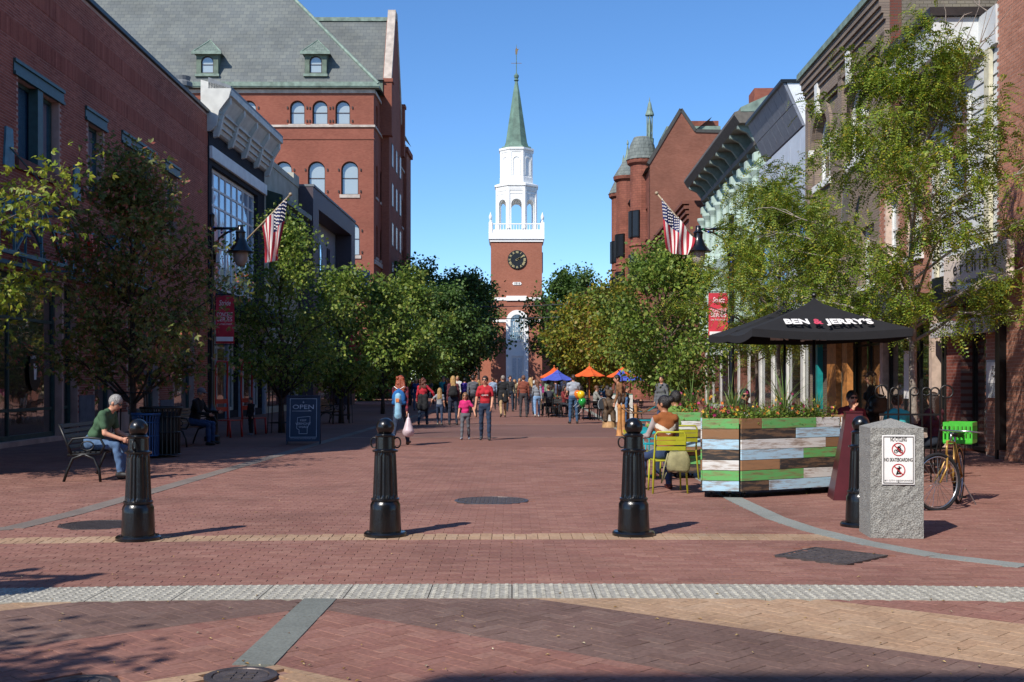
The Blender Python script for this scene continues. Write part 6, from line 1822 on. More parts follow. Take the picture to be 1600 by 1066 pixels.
# ---------------- sandwich board
ad = G(472, 695); q = F / ad.y
e = empty('sandwich_board', (ad.x, ad.y + .2, 0), R(6), 'navy sandwich board reading OPEN on the shaded bricks', 'sign')
hA = 78 / q; wA = 25 / q
m_navy = plain('navy_board', '1d2f45', rough=.6, var=.1); m_frm = plain('board_frame', '16202c', rough=.6)
ti = R(10)
for sg, nm in ((-1, 'front_panel'), (1, 'back_panel')):
    s = MB(); s.M = Matrix.Translation((0, sg * .2, 0)) @ Matrix.Rotation(sg * ti, 4, 'X')
    s.box(-wA, wA, -.012, .012, .12, hA - .04); s.box(-wA - .02, -wA, -.02, .02, 0, hA); s.box(wA, wA + .02, -.02, .02, 0, hA); s.box(-wA, wA, -.02, .02, hA - .04, hA); s.box(-wA, wA, -.02, .02, .08, .12)
    pn = s.build(nm, m_navy, e)
    if sg < 0:
        Mx = s.M
        def tx(t, sz, z, w=None, nm_='lettering'):
            o = text(nm_, t, sz, plain('chalk_white', 'b7c0c6', rough=.8), pn, (0, 0, 0), extrude=.001, width=w)
            o.matrix_basis = Mx @ Matrix.Translation((0, -.0145, z)) @ Matrix.Rotation(R(90), 4, 'X')
        tx('OPEN', .15, hA * .76, wA * 1.3); tx('KEEP', .07, hA * .49); tx('VERMONT', .08, hA * .42, wA * .95); tx('WEIRD', .07, hA * .355); tx('churchstreetmarket.com', .03, hA * .12, wA * 1.6)
        s = MB(); s.M = Mx; Y = -.0145
        for (a, b_) in (((-.82, .15), (-.82, .93)), ((-.82, .93), (.82, .93)), ((.82, .93), (.82, .15)), ((.82, .15), (-.82, .15)), ((-.7, .68), (.5, .68)), ((.5, .68), (.3, .7)), ((-.35, .55), (.42, .57)), ((.42, .57), (.42, .45)), ((.42, .45), (.25, .33)), ((.25, .33), (.25, .22)), ((.25, .22), (-.25, .22)), ((-.25, .22), (-.25, .3)), ((-.25, .3), (-.4, .33)), ((-.4, .33), (-.35, .55)), ((-.06, .86), (.06, .86)), ((0, .84), (0, .88))):
            s.bar((a[0] * wA, Y, a[1] * hA), (b_[0] * wA, Y, b_[1] * hA), .002, .009, up=(0, 0, 1))
        s.build('chalk_lines', MATS['chalk_white'], pn)
# ---------------- benches
def bench(loc, rz, label, wood=False):
    e = empty('park_bench', loc, rz, label, 'bench', 'park benches on the shaded side')
    W = 1.5; m_s = plain('bench_wood', '6b4a30', rough=.6, var=.2) if wood else m_wire
    for sx in (-W / 2, W / 2):
        s = MB(); X = sx
        s.tube([(X, -.3, 0), (X, -.28, .18), (X, -.2, .36), (X, -.05, .42), (X, .12, .36), (X, .2, .18), (X, .26, 0)], .022, 6)
        s.tube([(X, -.3, .44), (X, -.36, .55), (X, -.3, .66), (X, -.1, .68), (X, .12, .66), (X, .2, .56), (X, .16, .44)], .02, 6)
        s.tube([(X, .14, .42), (X, .22, .62), (X, .32, .86)], .022, 6); s.tube([(X, -.3, .43), (X, .2, .41)], .022, 6)
        s.tube([(X, -.1 + .1 * math.cos(t), .55 + .07 * math.sin(t)) for t in [i * PI / 6 for i in range(12)]], .012, 5, closed=True); s.build('end_frame', m_wire, e, True)
    for k in range(6):
        s = MB(); y = -.27 + k * .08; s.box(-W / 2, W / 2, y - .032, y + .032, .44, .465, .006); s.build('seat_slat', m_s, e)
    for k in range(5):
        t = k / 4; y = .19 + .14 * t; z = .53 + .32 * t
        s = MB(); s.M = Matrix.Translation((0, y, z)) @ Matrix.Rotation(R(-20), 4, 'X'); s.box(-W / 2, W / 2, -.012, .012, -.033, .033, .005); s.build('back_slat', m_s, e)
    return e
BP = G(152, 752)
bench((BP.x - .22, BP.y + .62, 0), R(91), 'black iron bench with scrolled arms under the man in green')
b2 = G(290, 697); bench((b2.x, b2.y + .3, 0), R(80), 'wooden bench under the man in a black jacket', True)
b3 = G(515, 662); bench((b3.x, b3.y + .2, 0), R(84), 'empty wooden bench behind the sandwich board', True)
# ---------------- litter bins
def slat_bin(loc, r, H, label, mat, lid=True):
    e = empty('litter_bin', loc, 0, label, 'bin', 'litter bins')
    s = MB(); s.lathe([(r * .9, .04), (r * .92, H * .9)], 20); s.build('liner', plain('liner_dark', '0a0b0c'), e, True)
    n = 26
    for i in range(n):
        a = 2 * PI * i / n
        s = MB(); c, sn = math.cos(a), math.sin(a)
        s.tube([(r * c, r * sn, .05), (r * c, r * sn, H * .82), (r * 1.12 * c, r * 1.12 * sn, H * .97)], .016, 5); s.build('slat', mat, e)
    for z in (.06, H * .5, H * .8):
        s = MB(); s.tube([(r * 1.02 * math.cos(2 * PI * i / 24), r * 1.02 * math.sin(2 * PI * i / 24), z) for i in range(24)], .014, 5, closed=True); s.build('hoop', mat, e)
    s = MB(); s.tube([(r * 1.13 * math.cos(2 * PI * i / 24), r * 1.13 * math.sin(2 * PI * i / 24), H * .98) for i in range(24)], .025, 6, closed=True); s.build('rim', mat, e, True)
    return e
tb_ = G(252, 714); slat_bin((tb_.x, tb_.y, 0), .36, 1.02, 'black slatted litter bin behind the seated man in green', m_wire)
rb_ = G(228, 716); slat_bin((rb_.x, rb_.y, 0), .24, .9, 'blue recycling bin beside the black litter bin', plain('recycling_blue', '1d4a7a', rough=.5))
# ---------------- iron tree guards
def guard(loc, label, r=.36, H=1.35):
    e = empty('tree_guard', loc, 0, label, 'tree guard', 'iron tree guards')
    for i in range(8):
        a = 2 * PI * i / 8 + .2; s = MB(); s.bar((r * 1.15 * math.cos(a), r * 1.15 * math.sin(a), 0), (r * math.cos(a), r * math.sin(a), H), .02); s.build('bar', m_wire, e)
    for z in (.3, H - .05):
        s = MB(); s.tube([(r * 1.07 * math.cos(2 * PI * i / 16), r * 1.07 * math.sin(2 * PI * i / 16), z) for i in range(16)], .014, 5, closed=True); s.build('hoop', m_wire, e)
guard((gx(207, 24), 24, 0), 'iron guard round the reddish maple trunk'); guard((gx(440, 34.4), 34.4, 0), 'iron guard round the tree behind the signboard'); guard((gx(533, 42), 42, 0), 'iron guard round the tree by the empty bench')
# ---------------- curled iron fence by the tall locust
fd = 17.6
e = empty('iron_railing', (gx(1405, fd), fd, 0), R(-6), 'black wrought-iron railing with curled tops behind the granite post', 'railing')
q = F / fd; zt = CH - (612 - HY) / q
for i, px in enumerate((1388, 1404, 1422, 1440, 1453, 1467)):
    x = (px - 1405) / q; sg = -1 if i in (0, 1) else 1
    s = MB(); r_ = .06 + (.035 if i in (0, 5) else 0)
    pts = [(x, 0, 0), (x, 0, zt)] + [(x + sg * (r_ - r_ * math.cos(t)), 0, zt + r_ * math.sin(t)) for t in [k * PI / 8 for k in range(1, 15)]]
    s.tube(pts, .014, 6); s.build('curled_post', m_wire, e, True)
for z in (.28, zt - .35):
    s = MB(); s.bar((-.3, 0, z), (.62, 0, z), .025, .03); s.build('rail', m_wire, e)
# ---------------- bicycle with a green crate
bp_ = G(1474, 795); q = F / bp_.y
m_bike = plain('bike_gold', 'a8813f', rough=.35, metal=.3, var=.1); m_tyre = plain('tyre_black', '17171a', rough=.9); m_chrome = plain('chrome', 'a8a8a8', rough=.25, metal=.9)
bike = empty('bicycle', (5.66, 14.6, 0), R(-120), 'old gold bicycle leaning behind the granite post', 'bicycle')
wr = .335; wb = 1.04
STEER = Matrix.Translation((.9, 0, 0)) @ Matrix.Rotation(R(-38), 4, 'Z') @ Matrix.Translation((-.9, 0, 0))
def wheel(x):
    M = STEER if x > .5 else None
    s = MB(); s.M = M; s.tube([(x + wr * math.cos(2 * PI * i / 36), 0, wr + wr * math.sin(2 * PI * i / 36)) for i in range(36)], .02, 7, closed=True); w_ = s.build('wheel', m_tyre, bike, True)
    s = MB(); s.M = M; s.tube([(x + (wr - .028) * math.cos(2 * PI * i / 36), 0, wr + (wr - .028) * math.sin(2 * PI * i / 36)) for i in range(36)], .011, 6, closed=True); s.build('rim', m_chrome, w_, True)
    s = MB(); s.M = M
    for i in range(28):
        a = 2 * PI * i / 28; y = .03 if i % 2 else -.03; s.bar((x, y, wr), (x + (wr - .03) * math.cos(a), 0, wr + (wr - .03) * math.sin(a)), .0035)
    s.build('spokes', m_chrome, w_)
wheel(0); wheel(wb)
BB = (.43, 0, .29); ST = (.3, 0, .78); HT = (.84, 0, .82); HB = (.88, 0, .66)
s = MB()
for a, b_ in ((BB, ST), (ST, HT), (BB, HB), (HT, HB), ((0, .04, wr), BB), ((0, -.04, wr), BB), ((0, .04, wr), ST), ((0, -.04, wr), ST)): s.tube([a, b_], .014, 7)
s.build('frame', m_bike, bike, True)
s = MB(); s.M = STEER; s.tube([HB, (.93, .04, .5), (wb, .05, wr)], .012, 6); s.tube([HB, (.93, -.04, .5), (wb, -.05, wr)], .012, 6); s.build('fork', m_bike, bike, True)
s = MB(); s.M = STEER; s.tube([HT, (.82, 0, .93)], .013, 6); s.tube([(.62, .3, .93), (.78, .24, .95), (.85, .1, .95), (.85, -.1, .95), (.78, -.24, .95), (.62, -.3, .93)], .011, 6); s.build('handlebar', m_chrome, bike, True)
s = MB(); s.tube([ST, (.28, 0, .88)], .012, 6); s.build('seat_post', m_chrome, bike)
s = MB(); s.add([(.12, -.1, .9), (.12, .1, .9), (.3, .06, .91), (.42, .02, .9), (.42, -.02, .9), (.3, -.06, .91), (.15, -.06, .84), (.15, .06, .84), (.38, 0, .86)], [(0, 1, 7, 6), (0, 5, 2, 1), (5, 4, 3, 2), (1, 2, 8, 7), (2, 3, 8), (0, 6, 8, 5), (5, 8, 4), (3, 4, 8), (6, 7, 8)][::-1]); s.build('saddle', m_black, bike, True)
for sg, zz in ((1, .12), (-1, .45)):
    s = MB(); s.tube([(.43, sg * .07, .29), (.43, sg * .07, zz)], .01, 6); s.build('crank', m_chrome, bike)
    s = MB(); s.box(.38, .48, sg * .08, sg * .16, zz - .01, zz + .01); s.build('pedal', m_wire, bike)
s = MB(); s.lathe([(.09, -.006), (.09, .006)], 20); s.v = [(.43 + a, .06 + z, .29 + b_) for a, b_, z in s.v]; s.build('chainring', m_chrome, bike)
s = MB(); s.tube([(-.32 + .0, .06, .74), (.25, .06, .74)], .008, 5); s.tube([(-.32, -.06, .74), (.25, -.06, .74)], .008, 5); s.tube([(0, .06, wr), (-.12, .06, .74)], .008, 5); s.tube([(0, -.06, wr), (-.12, -.06, .74)], .008, 5); s.build('rear_rack', m_wire, bike)
s = MB()
for a, b_ in ((.12, PI * .95), ): s.tube([((wr + .035) * math.cos(t), 0, wr + (wr + .035) * math.sin(t)) for t in [a + (b_ - a) * i / 14 for i in range(15)]], .016, 5)
s.build('rear_mudguard', m_bike, bike, True)
s = MB(); s.bar((.18, .08, .28), (.1, .22, .0), .014); s.build('kickstand', m_chrome, bike)
m_crate = plain('crate_green', '3fae2a', rough=.5, var=.1)
crate = empty('milk_crate', tuple(bike.matrix_basis @ Vector((-.12, 0, .755))), R(-120), 'bright green plastic milk crate on the bicycle rack', 'crate')
cw, cl_, ch_ = .17, .2, .27
s = MB(); s.box(-cl_, cl_, -cw, cw, 0, .012); s.build('floor', m_crate, crate)
for (ax, ox) in ((0, -cw), (0, cw), (1, -cl_), (1, cl_)):
    s = MB(); hw_ = cl_ if ax == 0 else cw
    def bx_(a, b_, z0_, z1_):
        if ax == 0: s.box(a, b_, ox - .006, ox + .006, z0_, z1_)
        else: s.box(ox - .0065, ox + .0065, a, b_, z0_, z1_)
    bx_(-hw_, hw_, 0.0125, .05); bx_(-hw_, hw_, ch_ - .05, ch_); bx_(-hw_, hw_, .13, .15)
    k = 7
    for i in range(k + 1): c = -hw_ + 2 * hw_ * i / k; bx_(max(-hw_, c - .012), min(hw_, c + .012), .0501, ch_ - .0501)
    s.build('side', m_crate, crate)
# ---------------- yellow-green cafe chairs, cafe tables
m_cit = plain('citron_paint', 'a8a62a', rough=.4, var=.08); m_tq = plain('turquoise_paint', '1b9aa0', rough=.4, var=.08)
def cafe_chair(loc, rz, mat, label, group='metal cafe chairs'):
    e = empty('cafe_chair', loc, rz, label, 'chair', group)
    w = .21
    s = MB(); s.box(-w, w, -.2, .2, .435, .455, .006); s.build('seat', mat, e)
    for sx in (-1, 1):
        s = MB(); s.tube([(sx * (w + .02), .22, 0), (sx * (w + .005), .2, .44)], .013, 7); s.build('leg', mat, e, True)
    s = MB(); s.tube([(-w - .03, -.26, 0), (-w - .01, -.2, .44), (-w, -.23, .6), (-w, -.26, .8), (-w + .03, -.27, .845), (w - .03, -.27, .845), (w, -.26, .8), (w, -.23, .6), (w + .01, -.2, .44), (w + .03, -.26, 0)], .014, 7); s.build('back_frame', mat, e, True)
    for (za, zb) in ((.6, .655), (.675, .735), (.745, .79)):
        s = MB(); s.M = Matrix.Translation((0, -.245, 0)) @ Matrix.Rotation(R(6), 4, 'X'); s.box(-w + .01, w - .01, -.004 + .06 - .06, .004, za, zb); s.build('back_slat', mat, e)
    return e
cc = G(1047, 772)
cafe_chair((cc.x, cc.y + .3, 0), R(2), m_cit, 'citron metal cafe chair with a canvas bag, under the woman in the suede vest')
cafe_chair((gx(1060, 18.25), 18.25, 0), R(12), m_cit, 'citron metal cafe chair under the man in the green shirt')
cafe_chair((gx(1012, 17.9), 17.9, 0), R(-75), m_cit, 'citron metal cafe chair turned sideways beside the bollard')
cafe_chair((gx(1018, 20.2), 20.2, 0), R(200), m_tq, 'turquoise metal cafe chair behind the seated couple')
cafe_chair((gx(1027, 22.0), 22.0, 0), R(10), m_tq, 'turquoise metal cafe chair near the rope posts')
def cafe_table(loc, label, r=.4, mat=None, group='round cafe tables'):
    e = empty('cafe_table', loc, 0, label, 'table', group)
    s = MB(); s.lathe([(r, .715), (r, .735), (r - .01, .74)], 24); s.build('top', mat or m_tq, e)
    s = MB(); s.lathe([(.025, .02), (.025, .715)], 8); s.build('stem', m_wire, e)
    s = MB(); s.lathe([(.24, 0), (.24, .012), (.04, .03)], 18); s.build('base', m_wire, e)
cafe_table((gx(1030, 18.7), 18.7, 0), 'turquoise cafe table in front of the seated couple')
# ---------------- canvas bag on the chair
bg_ = empty('canvas_bag', (cc.x + .1, cc.y + .03, .46), R(2), 'olive canvas shoulder bag hanging on the citron chair', 'bag')
s = MB(); nU, nV = 10, 8; vs = []; fs = []
for j in range(nV + 1):
    for i in range(nU):
        a = 2 * PI * i / nU; t = j / nV; rr_ = math.sin(PI * (.1 + .8 * t)) ** .22 * (1.08 - .22 * t)
        vs.append((.17 * rr_ * math.copysign(abs(math.cos(a)) ** .45, math.cos(a)), .07 * rr_ * math.copysign(abs(math.sin(a)) ** .7, math.sin(a)) - .09, -.15 + .27 * t + .014 * math.sin(2 * a + 3 * t)))
for j in range(nV):
    for i in range(nU): a, b_ = j * nU + i, j * nU + (i + 1) % nU; fs.append((a, b_, b_ + nU, a + nU))
fs += [tuple(range(nU))[::-1], tuple(range(nV * nU, nV * nU + nU))]
s.add(vs, fs); s.build('body', plain('olive_canvas', '8c8660', rough=.9, var=.15, scale=10, bump=.3), bg_, True)
s = MB(); s.tube([(-.14, -.1, .1), (-.2, -.12, -.1), (-.23, -.1, -.3), (-.16, -.08, -.16)], .012, 6); s.build('strap', MATS['olive_canvas'], bg_, True)
# ---------------- umbrellas
def umbrella(loc, half, H, drop, mat, label, n=4, rz=0.0, valance=.14, group='market umbrellas', mat2=None, lettering=None, pole=m_wire):
    """half: half width, H: peak height, drop: peak minus edge"""
    e = empty('market_umbrella', loc, rz, label, 'umbrella', group)
    s = MB(); s.tube([(0, 0, 0), (0, 0, H + .05)], .025, 8); s.build('pole', pole, e, True)
    s = MB(); s.lathe([(.32, 0), (.32, .06), (.05, .1), (.05, .3)], 18); s.build('base', m_wire, e)
    k = 6; ze = H - drop
    R_ = half / math.cos(PI / n) if n == 4 else half
    a0 = PI / n if n == 4 else 0
    cor_ = [(R_ * math.cos(a0 + 2 * PI * i / n), R_ * math.sin(a0 + 2 * PI * i / n)) for i in range(n)]
    cn = empty('canopy', (0, 0, 0)); cn.parent = e
    for i in range(n):
        (xa, ya), (xb, yb) = cor_[i], cor_[(i + 1) % n]
        s = MB(); vs = []; fs = []
        for j in range(k + 1):
            t = j / k
            for u in range(k + 1):
                w_ = u / k; x = (xa + (xb - xa) * w_) * t; y = (ya + (yb - ya) * w_) * t
                sag = .05 * half * math.sin(PI * w_) * t + .06 * drop * math.sin(PI * t)
                vs.append((x * (1 - .02 * math.sin(PI * w_) * t), y * (1 - .02 * math.sin(PI * w_) * t), H - drop * t - sag))
        vs += [(vs[k * (k + 1) + u][0] * 1.004, vs[k * (k + 1) + u][1] * 1.004, vs[k * (k + 1) + u][2] - valance) for u in range(k + 1)]
        for j in range(k + 1):
            for u in range(k): a = j * (k + 1) + u; fs.append((a, a + k + 1, a + k + 2, a + 1))
        s.add(vs, fs); s.build('canopy_panel', mat2 if (mat2 and i % 2) else mat, cn)
        s = MB(); s.bar((0, 0, ze + .05), (xa * .98, ya * .98, ze - .02), .02); s.build('rib', pole, cn)
    s = MB(); s.lathe([(.5 * half * .55, -.02), (.02, drop * .32)], n, (0, 0, H - drop * .26), a0=a0); s.build('vent_cap', mat, cn)
    s = MB(); s.ball((0, 0, H + .09), .04, 8, 6); s.build('finial', pole, cn)
    return e, cn, ze
m_ub = plain('black_umbrella_canvas', '141417', rough=.9, var=.12)
ud = 18.6; q = F / ud
def bj(loc, half, H, drop, label, rz, w, low=False):
    e, cn, ze = umbrella(loc, half, H, drop, m_ub, label, 4, rz, .12, group='black square umbrellas')
    sl = math.atan2(drop, half)
    # lettering on the side that faces the viewer, near the edge
    fr = .84
    def put(t, x, wd, mt, sz=.26):
        o = text('canopy_lettering', t, sz, mt, cn, (0, 0, 0), extrude=.002, width=wd, bold=.012)
        if low: o.matrix_basis = Matrix.Translation((x, -half * 1.01 - .012, H - drop - .125)) @ Matrix.Rotation(PI / 2, 4, 'X')
        else: o.matrix_basis = Matrix.Translation((x, -half * fr, H - drop * fr + .03)) @ Matrix.Rotation(sl, 4, 'X')
        return o
    sz = .12 if low else .3
    put('BEN', -w * .36, w * .27, m_swht, sz); put('&', -w * .13, w * .1, plain('logo_pink', 'c0445c'), sz); put("JERRY'S", w * .23, w * .53, m_swht, sz)
bj((gx(1272, ud), ud, 0), 1.2, CH + (HY - 470) / q, .5, "front black square umbrella with white ice-cream shop lettering", R(-2), 1.36)
ud2 = 20.9
bj((gx(1226, ud2), ud2, 0), 1.15, CH + (HY - 481) / F * ud2, .46, "second black square umbrella just behind the front one", R(2), 1.15, True)
m_uo = plain('orange_canvas', 'd0561f', rough=.85, var=.1); m_ubl = plain('blue_canvas', '3f4fa8', rough=.85, var=.1); m_opole = plain('orange_pole', 'b0602c', rough=.6)
for (px, d, py, wpx, m1, m2, lab) in ((871, 50, 579, 54, m_ubl, None, 'blue patio umbrella at the left end of the patio'), (866, 54, 575, 46, m_uo, None, 'orange patio umbrella just behind the blue one'),
        (921, 47, 573, 50, m_uo, None, 'orange patio umbrella in the middle of the patio'), (972, 45, 574, 50, m_uo, m_ubl, 'orange and blue patio umbrella below the green tree'), (985, 52, 580, 44, m_ubl, None, 'blue patio umbrella behind the easel, under the leaves')):
    k_ = d / F
    umbrella((gx(px, d), d, 0), wpx * k_ / 2 * 2 * .5, CH + (HY - py) * k_, 14 * k_, m1, lab, 8, .2, .02, group='orange and blue patio umbrellas', mat2=m2, pole=m_opole)
# ================================================================== PEOPLE
def surface_nets(D, org, h):
    S = D < 0
    nx, ny, nz = D.shape
    cnt = np.zeros((nx - 1, ny - 1, nz - 1), np.int8)
    acc = np.zeros((nx - 1, ny - 1, nz - 1, 3), np.float32)
    base = np.stack(np.meshgrid(np.arange(nx - 1), np.arange(ny - 1), np.arange(nz - 1), indexing='ij'), -1).astype(np.float32)
    sl = lambda o: tuple(slice(o[a], D.shape[a] - 1 + o[a]) for a in range(3))
    corners = [(i, j, k) for i in (0, 1) for j in (0, 1) for k in (0, 1)]
    for a in corners:
        for ax in range(3):
            if a[ax]: continue
            b = list(a); b[ax] = 1; b = tuple(b)
            da, db = D[sl(a)], D[sl(b)]
            m = (da < 0) != (db < 0)
            if not m.any(): continue
            t = da[m] / (da[m] - db[m])
            p = base[m] + np.array(a, np.float32)
            p[:, ax] += t
            acc[m] += p; cnt[m] += 1
    act = cnt > 0
    idx = -np.ones(cnt.shape, np.int64); idx[act] = np.arange(act.sum())
    V = acc[act] / cnt[act][:, None] * h + org
    Q = []
    for ax in range(3):
        o = [slice(None)] * 3; o2 = [slice(None)] * 3
        o[ax] = slice(0, -1); o2[ax] = slice(1, None)
        s0, s1 = S[tuple(o)], S[tuple(o2)]
        I = np.argwhere(s0 != s1)
        u, v = (ax + 1) % 3, (ax + 2) % 3
        ok = (I[:, u] > 0) & (I[:, v] > 0) & (I[:, u] < cnt.shape[u]) & (I[:, v] < cnt.shape[v])
        I = I[ok]
        fl = s0[tuple(I.T)]
        def c(du, dv):
            J = I.copy(); J[:, u] += du; J[:, v] += dv
            return idx[tuple(J.T)]
        q = np.stack([c(-1, -1), c(0, -1), c(0, 0), c(-1, 0)], 1)
        q[~fl] = q[~fl][:, ::-1]
        Q.append(q)
    Q = np.concatenate(Q, 0)
    return V, Q[(Q >= 0).all(1)]
class Sdf:
    def __init__(s): s.p = []
    def cap(s, a, b, r0, r1=None, t='skin', k=.018): s.p.append(('c', np.array(a, float), np.array(b, float), r0, r1 if r1 is not None else r0, t, k)); return s
    def ell(s, c, r, t='skin', k=.02, rot=None): s.p.append(('e', np.array(c, float), np.array(r, float), rot, None, t, k)); return s
    def cut(s, c, r): s.p.append(('x', np.array(c, float), np.array(r, float), None, None, '', 0)); return s
    @staticmethod
    def ev(pr, P):
        if pr[0] == 'c':
            a, b, r0, r1 = pr[1:5]; ab = b - a; L2 = max(1e-9, ab @ ab)
            t = np.clip(((P - a) @ ab) / L2, 0, 1)
            return np.linalg.norm(P - a - t[..., None] * ab, axis=-1) - (r0 + (r1 - r0) * t)
        c, r = pr[1], pr[2]
        q = P - c
        if pr[3] is not None: q = q @ pr[3]
        k0 = np.linalg.norm(q / r, axis=-1); k1 = np.linalg.norm(q / (r * r), axis=-1) + 1e-9
        return k0 * (k0 - 1) / k1
    def mesh(s, name, h, mats, wr=0.0, seed=0, paint=None):
        """mats: tag -> material"""
        lo = np.full(3, 1e9); hi = -lo
        for p in s.p:
            if p[0] == 'x': continue
            rr_ = max(p[3], p[4]) if p[0] == 'c' else p[2].max()
            for q in ((p[1], p[2]) if p[0] == 'c' else (p[1],)): lo = np.minimum(lo, q - rr_); hi = np.maximum(hi, q + rr_)
        lo -= 3 * h; hi += 3 * h
        n = np.ceil((hi - lo) / h).astype(int) + 1
        D = np.full(n, 1.0, np.float32)
        for p in s.p:
            rr_ = (max(p[3], p[4]) if p[0] == 'c' else p[2].max()) + .05
            a = np.minimum(p[1], p[2]) if p[0] == 'c' else p[1]; b = np.maximum(p[1], p[2]) if p[0] == 'c' else p[1]
            i0 = np.maximum(0, ((a - rr_ - lo) / h).astype(int)); i1 = np.minimum(n, ((b + rr_ - lo) / h).astype(int) + 2)
            if (i1 <= i0).any(): continue
            g = np.stack(np.meshgrid(*[lo[k] + h * np.arange(i0[k], i1[k]) for k in range(3)], indexing='ij'), -1)
            d = s.ev(p, g).astype(np.float32)
            sl = tuple(slice(i0[k], i1[k]) for k in range(3)); old = D[sl]
            if p[0] == 'x': D[sl] = np.maximum(old, -d); continue
            kk = p[6]
            if kk > 0:
                w = np.clip(.5 + .5 * (old - d) / kk, 0, 1); D[sl] = old * (1 - w) + d * w - kk * w * (1 - w)
            else: D[sl] = np.minimum(old, d)
        V, Q = surface_nets(D, lo, h)
        tags = list(mats.keys())
        C = V[Q].mean(1)
        best = np.full(len(C), 1e9); lab = np.zeros(len(C), int)
        for p in s.p:
            if p[0] == 'x': continue
            d = s.ev(p, C) - (.006 if p[5] not in ('skin',) else 0); m = d < best; best[m] = d[m]; lab[m] = tags.index(p[5])
        if paint: lab = paint(C, lab, tags)
        if wr:                                       # folds in the cloth
            vt = np.zeros(len(V)); cl = np.isin(lab, [i for i, t in enumerate(tags) if t in ('top', 'legs', 'coat')])
            vt[Q[cl].ravel()] = 1
            N_ = np.zeros_like(V); fn = np.cross(V[Q[:, 2]] - V[Q[:, 0]], V[Q[:, 3]] - V[Q[:, 1]])
            for k in range(4): np.add.at(N_, Q[:, k], fn)
            N_ /= np.linalg.norm(N_, axis=1, keepdims=True) + 1e-9
            x, y, z = (V + seed).T
            f = np.sin(31 * z + 9 * x + 3 * np.sin(17 * y)) * np.sin(23 * x - 12 * z + 5 * y) + .6 * np.sin(55 * z + 21 * y + 11 * x)
            V = V + N_ * (f * wr * vt)[:, None]
        return np_mesh(name, V, Q, [mats[t] for t in tags], lab, True)

SKIN = {'light': plain('skin_light', 'c58f73', rough=.55, var=.06, scale=20), 'tan': plain('skin_tan', 'a87456', rough=.55, var=.06, scale=20), 'pale': plain('skin_pale', 'd0a08a', rough=.55, var=.06, scale=20)}
def cloth(c): return plain('cloth_' + c, c, rough=.9, var=.1, scale=9, bump=.25, bscale=120)
def plaid(name, c1, c2, c3, sc=16.0):
    if name in MATS: return MATS[name]
    m, N, L, b = _new(name); tc = N.new('ShaderNodeTexCoord')
    col_ = None
    last = None
    for ax in ('X', 'Z'):
        w = N.new('ShaderNodeTexWave'); w.wave_type = 'BANDS'; w.bands_direction = ax; w.inputs['Scale'].default_value = sc / 6.28 * .5 * 2
        L.new(tc.outputs['Object'], w.inputs['Vector']); r = _ramp(N, [(1, 1, 1), (0, 0, 0)], [.5, .51]); L.new(w.outputs['Fac'], r.inputs[0])
        mx = N.new('ShaderNodeMix'); mx.data_type = 'RGBA'; mx.inputs[7].default_value = (*lin(c2 if ax == 'X' else c3), 1)
        ml = N.new('ShaderNodeMath'); ml.operation = 'MULTIPLY'; ml.inputs[1].default_value = .65; L.new(r.outputs[0], ml.inputs[0]); L.new(ml.outputs[0], mx.inputs[0])
        if last is None: mx.inputs[6].default_value = (*lin(c1), 1)
        else: L.new(last, mx.inputs[6])
        last = mx.outputs[2]
    L.new(last, b.inputs['Base Color']); b.inputs['Roughness'].default_value = .9
    return m
HAIR = lambda c: plain('hair_' + c, c, rough=.45, var=.35, scale=40, bump=.6, bscale=90)
m_eye = plain('eye_dark', '15100e', rough=.2); m_lip = plain('lip_rose', '9a5a50', rough=.5)
def rotx(v, a):
    c, s_ = math.cos(a), math.sin(a); return Vector((v.x, v.y * c - v.z * s_, v.y * s_ + v.z * c))
